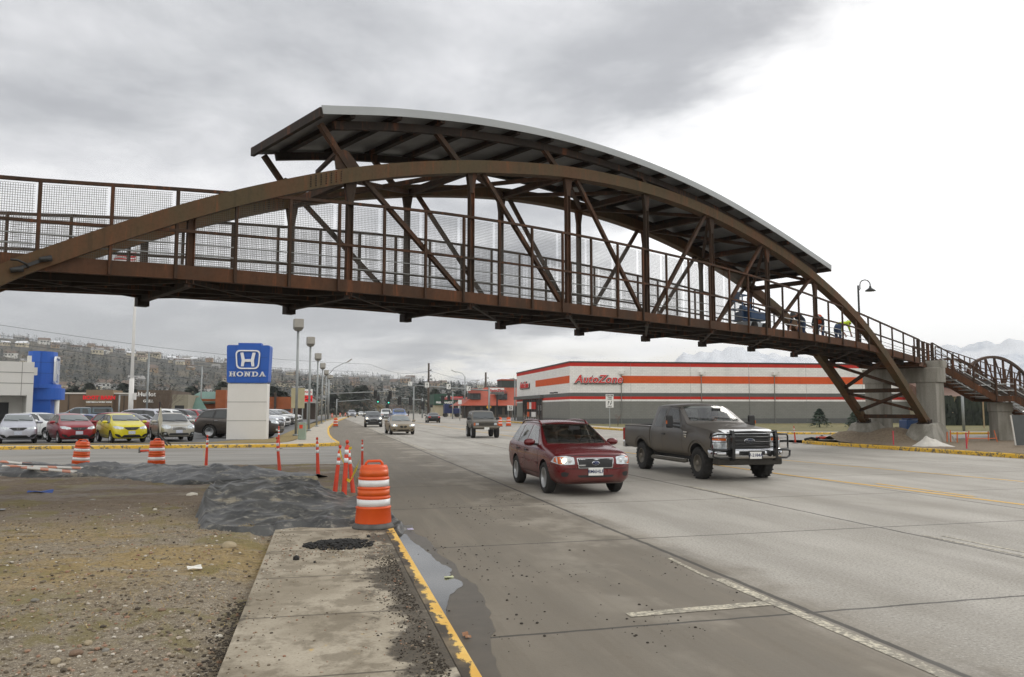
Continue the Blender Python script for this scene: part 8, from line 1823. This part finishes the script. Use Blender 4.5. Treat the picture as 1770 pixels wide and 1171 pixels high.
# cellar of boards behind the fence: blue lift on the bridge deck
n_, t0 = 6.2, 1.2; dz = ch_t(n_)-.09; LO = B(n_, t0, dz); la = atan2(BE.y, BE.x); lf_ = thing('boom_lift', 'blue boom lift parked on the bridge deck near its right end', 'lift', LO, la); BLL = mat('lift_blue', lin(40, 74, 112), .4, .1, .1); WHL = mat('lift_white', lin(190, 196, 200), .5, .1, .08)
for sx in (-.62, .62):
    for sy in (-.48, .48): mb = MB(); mb.lathe([(.12, -.1), (.27, -.1), (.27, .1), (.12, .1)], 20, (sx, sy, .27), 'y'); mb.build('wheel', TYRE, lf_)
mb = MB(); mb.box2(-.95, .95, -.42, .42, .25, .55); mb.build('chassis', WHL, lf_, .05)
mb = MB(); mb.box2(-.95, .75, -.5, .5, .62, 1.05); mb.build('turret', BLL, lf_, .08)
mb = MB(); mb.bar((.7, 0, 1.0), (-1.15, 0, 1.22), .2, .22); mb.build('boom', BLL, lf_)
mb = MB(); mb.bar((-1.15, 0, 1.22), (-1.35, 0, .75), .14); mb.build('jib', BLL, lf_)
mb = MB(); mb.box2(-1.7, -1.1, -.4, .4, .55, .6)
for x in (-1.7, -1.1):
    for y in (-.4, .4): mb.bar((x, y, .55), (x, y, 1.75), .05)
for z in (1.1, 1.75): mb.bar((-1.7, -.4, z), (-1.1, -.4, z), .05); mb.bar((-1.7, .4, z), (-1.1, .4, z), .05); mb.bar((-1.7, -.4, z), (-1.7, .4, z), .05); mb.bar((-1.1, -.4, z), (-1.1, .4, z), .05)
bk_ = mb.build('basket', BLL, lf_); mb = MB(); mb.box2(-1.75, -1.62, -.2, .2, 1.45, 1.9); mb.build('control_panel', BLL, bk_)
for x in (.1, .45, .8): mb = MB(); mb.bar((x, .3, 1.05), (x, .3, 1.8), .04); mb.build('mast_rail', BLL, lf_)
lf_.scale = (.66, .75, .85)

# ---- workers bent over on the deck
SKIN = mat('skin', lin(176, 128, 104), .6, 0, .06); HIV = mat('hi_vis_lime', lin(190, 214, 40), .7, 0, .1); HIO = mat('hi_vis_orange', lin(224, 90, 40), .7, 0, .1); DNM = mat('denim', lin(62, 78, 108), .85, 0, .15); DKC = mat('dark_jacket', lin(48, 52, 60), .85, 0, .12); HATM = mat('hard_hat_grey', lin(90, 92, 96), .4, 0, .05)
def worker(lab_, n_, t0, face, shirt, hat, vest=None, kneel=False):
    """a figure bent forward from the hips, hands low in front; local +x is the way it faces"""
    base = B(n_, t0, ch_t(n_)-.09); r = thing('person', lab_, 'person', base, face)
    J = {}; hz = .50 if kneel else .88
    def j(nm, p, rad, par=None): J[nm] = (V(p), rad, par)
    j('pel', (0, 0, hz), .145); j('sp', (.20, 0, hz+.16), .15, 'pel'); j('ch', (.42, 0, hz+.24), .165, 'sp'); j('nk', (.57, 0, hz+.26), .06, 'ch'); j('hd0', (.65, 0, hz+.24), .085, 'nk'); j('hd1', (.76, 0, hz+.19), .09, 'hd0'); j('hd2', (.82, 0, hz+.13), .06, 'hd1')
    for sg, s in ((1, 'l'), (-1, 'r')):
        j('sh'+s, (.45, sg*.18, hz+.22), .08, 'ch'); j('el'+s, (.52, sg*.24, hz-.06), .05, 'sh'+s); j('wr'+s, (.68, sg*.17, hz-.26), .034, 'el'+s); j('pm'+s, (.72, sg*.16, hz-.33), .038, 'wr'+s)
        for k in range(4): j(f'f{k}{s}', (.735+.012*k, sg*(.13+.02*k), hz-.395-.012*(1.5-abs(k-1.5))), .010, 'pm'+s); j(f'g{k}{s}', (.72+.012*k, sg*(.13+.02*k), hz-.43-.012*(1.5-abs(k-1.5))), .009, f'f{k}{s}')
        j('th'+s, (.76, sg*.115, hz-.35), .011, 'pm'+s); j('tt'+s, (.775, sg*.11, hz-.385), .009, 'th'+s)
        j('hp'+s, (-.02, sg*.10, hz-.04), .11, 'pel')
        if kneel: j('kn'+s, (.30, sg*.14, .12), .07, 'hp'+s); j('an'+s, (-.12, sg*.14, .08), .045, 'kn'+s); j('to'+s, (-.28, sg*.14, .05), .04, 'an'+s)
        else: j('kn'+s, (.06, sg*.11, .47), .068, 'hp'+s); j('an'+s, (-.03, sg*.11, .09), .045, 'kn'+s); j('to'+s, (.15, sg*.12, .04), .04, 'an'+s)
    names = list(J); idx = {k: i for i, k in enumerate(names)}
    me = bpy.data.meshes.new('body'); me.from_pydata([tuple(J[k][0]) for k in names], [(idx[k], idx[J[k][2]]) for k in names if J[k][2]], []); o = link('body_tmp', me)
    sk = o.modifiers.new('skin', 'SKIN'); 
    for i, k in enumerate(names): me.skin_vertices[0].data[i].radius = (J[k][1], J[k][1]); me.skin_vertices[0].data[i].use_root = (i == 0)
    sb = o.modifiers.new('s', 'SUBSURF'); sb.levels = sb.render_levels = 1
    bpy.context.view_layer.update(); m2 = bpy.data.meshes.new_from_object(o.evaluated_get(bpy.context.evaluated_depsgraph_get())); bpy.data.objects.remove(o)
    for m in (shirt, DNM, SKIN, BLK): m2.materials.append(m)
    for p in m2.polygons:
        p.use_smooth = True; k = min(names, key=lambda q: (J[q][0]-p.center).length); p.material_index = 2 if k[:2] in ('hd', 'nk', 'wr', 'pm', 'th', 'tt') or k[0] in 'fg' else (1 if k[:2] in ('hp', 'kn', 'pe') else (3 if k[:2] in ('an', 'to') else 0))
    link('body', m2, r)
    hc = J['hd1'][0]+V((-.02, 0, .04)); d = V((.35, 0, .94)).normalized(); mb = MB(); mb.M = Matrix.Translation(hc) @ d.to_track_quat('Z', 'Y').to_matrix().to_4x4(); mb.lathe([(.15, .0), (.125, .015), (.12, .06), (.08, .115), (0, .13)], 18); mb.build('hard_hat', hat, r)
    if vest:
        mb = MB(); c_ = (J['sp'][0]+J['ch'][0])/2; ax = (J['ch'][0]-J['sp'][0]).normalized(); mb.M = Matrix.Translation(c_) @ ax.to_track_quat('Z', 'Y').to_matrix().to_4x4(); mb.lathe([(.165, -.2), (.175, 0), (.185, .14)], 18); mb.build('safety_vest', vest, r)
    return r
def driver(lab_, car, loc, shirt):
    J = {}
    def j(nm, p, rad, par=None): J[nm] = (V(p), rad, par)
    j('pel', (0, 0, .10), .15); j('sp', (-.06, 0, .30), .14, 'pel'); j('ch', (-.10, 0, .50), .16, 'sp'); j('nk', (-.10, 0, .66), .06, 'ch'); j('hd0', (-.08, 0, .74), .085, 'nk'); j('hd1', (-.07, 0, .84), .095, 'hd0'); j('hd2', (-.08, 0, .92), .07, 'hd1')
    for sg, q in ((1, 'l'), (-1, 'r')):
        j('sh'+q, (-.09, sg*.19, .58), .07, 'ch'); j('el'+q, (.10, sg*.27, .36), .05, 'sh'+q); j('wr'+q, (.34, sg*.17, .42), .034, 'el'+q); j('pm'+q, (.41, sg*.16, .46), .038, 'wr'+q)
        for k in range(4): j(f'f{k}{q}', (.45, sg*.155, .43+.022*k), .010, 'pm'+q); j(f'g{k}{q}', (.46, sg*.13, .425+.022*k), .009, f'f{k}{q}')
        j('th'+q, (.42, sg*.13, .49), .011, 'pm'+q); j('hp'+q, (.05, sg*.1, .10), .10, 'pel'); j('kn'+q, (.42, sg*.13, .18), .07, 'hp'+q); j('an'+q, (.56, sg*.13, -.12), .045, 'kn'+q)
    names = list(J); idx = {k: i for i, k in enumerate(names)}
    me = bpy.data.meshes.new('body'); me.from_pydata([tuple(J[k][0]) for k in names], [(idx[k], idx[J[k][2]]) for k in names if J[k][2]], []); o = link('body_tmp', me); o.modifiers.new('skin', 'SKIN')
    for i, k in enumerate(names): me.skin_vertices[0].data[i].radius = (J[k][1], J[k][1]); me.skin_vertices[0].data[i].use_root = (i == 0)
    sb = o.modifiers.new('s', 'SUBSURF'); sb.levels = sb.render_levels = 1; bpy.context.view_layer.update(); m2 = bpy.data.meshes.new_from_object(o.evaluated_get(bpy.context.evaluated_depsgraph_get())); bpy.data.objects.remove(o)
    for m in (shirt, DNM, SKIN): m2.materials.append(m)
    for p in m2.polygons: p.use_smooth = True; k = min(names, key=lambda q: (J[q][0]-p.center).length); p.material_index = 2 if k[:2] in ('hd', 'nk', 'wr', 'pm', 'th') or k[0] in 'fg' else (1 if k[:2] in ('hp', 'kn', 'an', 'pe') else 0)
    w_ = car.matrix_world if False else Matrix.Translation(car.location) @ Matrix.Rotation(car.rotation_euler.z, 4, 'Z') @ Matrix.Scale(car.scale.x, 4); p = w_ @ V(loc); r = thing('person', lab_, 'person', p, car.rotation_euler.z); link('body', m2, r)
    mb = MB(); mb.lathe([(.10, .80), (.108, .86), (.09, .94), (.04, .975), (0, .98)], 16, (-.085, 0, 0)); mb.build('hair', mat('dark_hair', lin(52, 42, 36), .8, 0, .1), r); return r
driver('driver seated behind the wheel of the maroon suv', suv, (.02, .36, .40), DNM)
driver('driver seated behind the wheel of the dusty grey pickup', trk, (.28, .40, .80), DKC)
worker('worker in a dark jacket bent over the bridge deck, leftmost of three', 7.33, 1.3, la+pi, DKC, HATM)
worker('worker in an orange vest kneeling on the bridge deck between the other two', 7.72, 1.2, la+pi+.3, DKC, HATM, HIO, False)
worker('worker in a lime yellow jacket bent over at the right end of the bridge', 8.1, 1.1, la-.25, HIV, HIV)
# ---- air: pale haze round the whole place
hm = bpy.data.materials.new('haze_air'); hm.use_nodes = True; hm.node_tree.nodes.clear(); vo = hm.node_tree.nodes.new('ShaderNodeVolumePrincipled'); vo.inputs['Density'].default_value = .00020; vo.inputs['Color'].default_value = (.92, .94, .97, 1); vo.inputs['Anisotropy'].default_value = .2; oo = hm.node_tree.nodes.new('ShaderNodeOutputMaterial'); hm.node_tree.links.new(vo.outputs[0], oo.inputs['Volume'])
hz_ = MB(); hz_.box2(-2600, 2600, -2600, 2600, -1.5, 215); ho = hz_.build('haze', hm); tag(ho, kind='stuff')
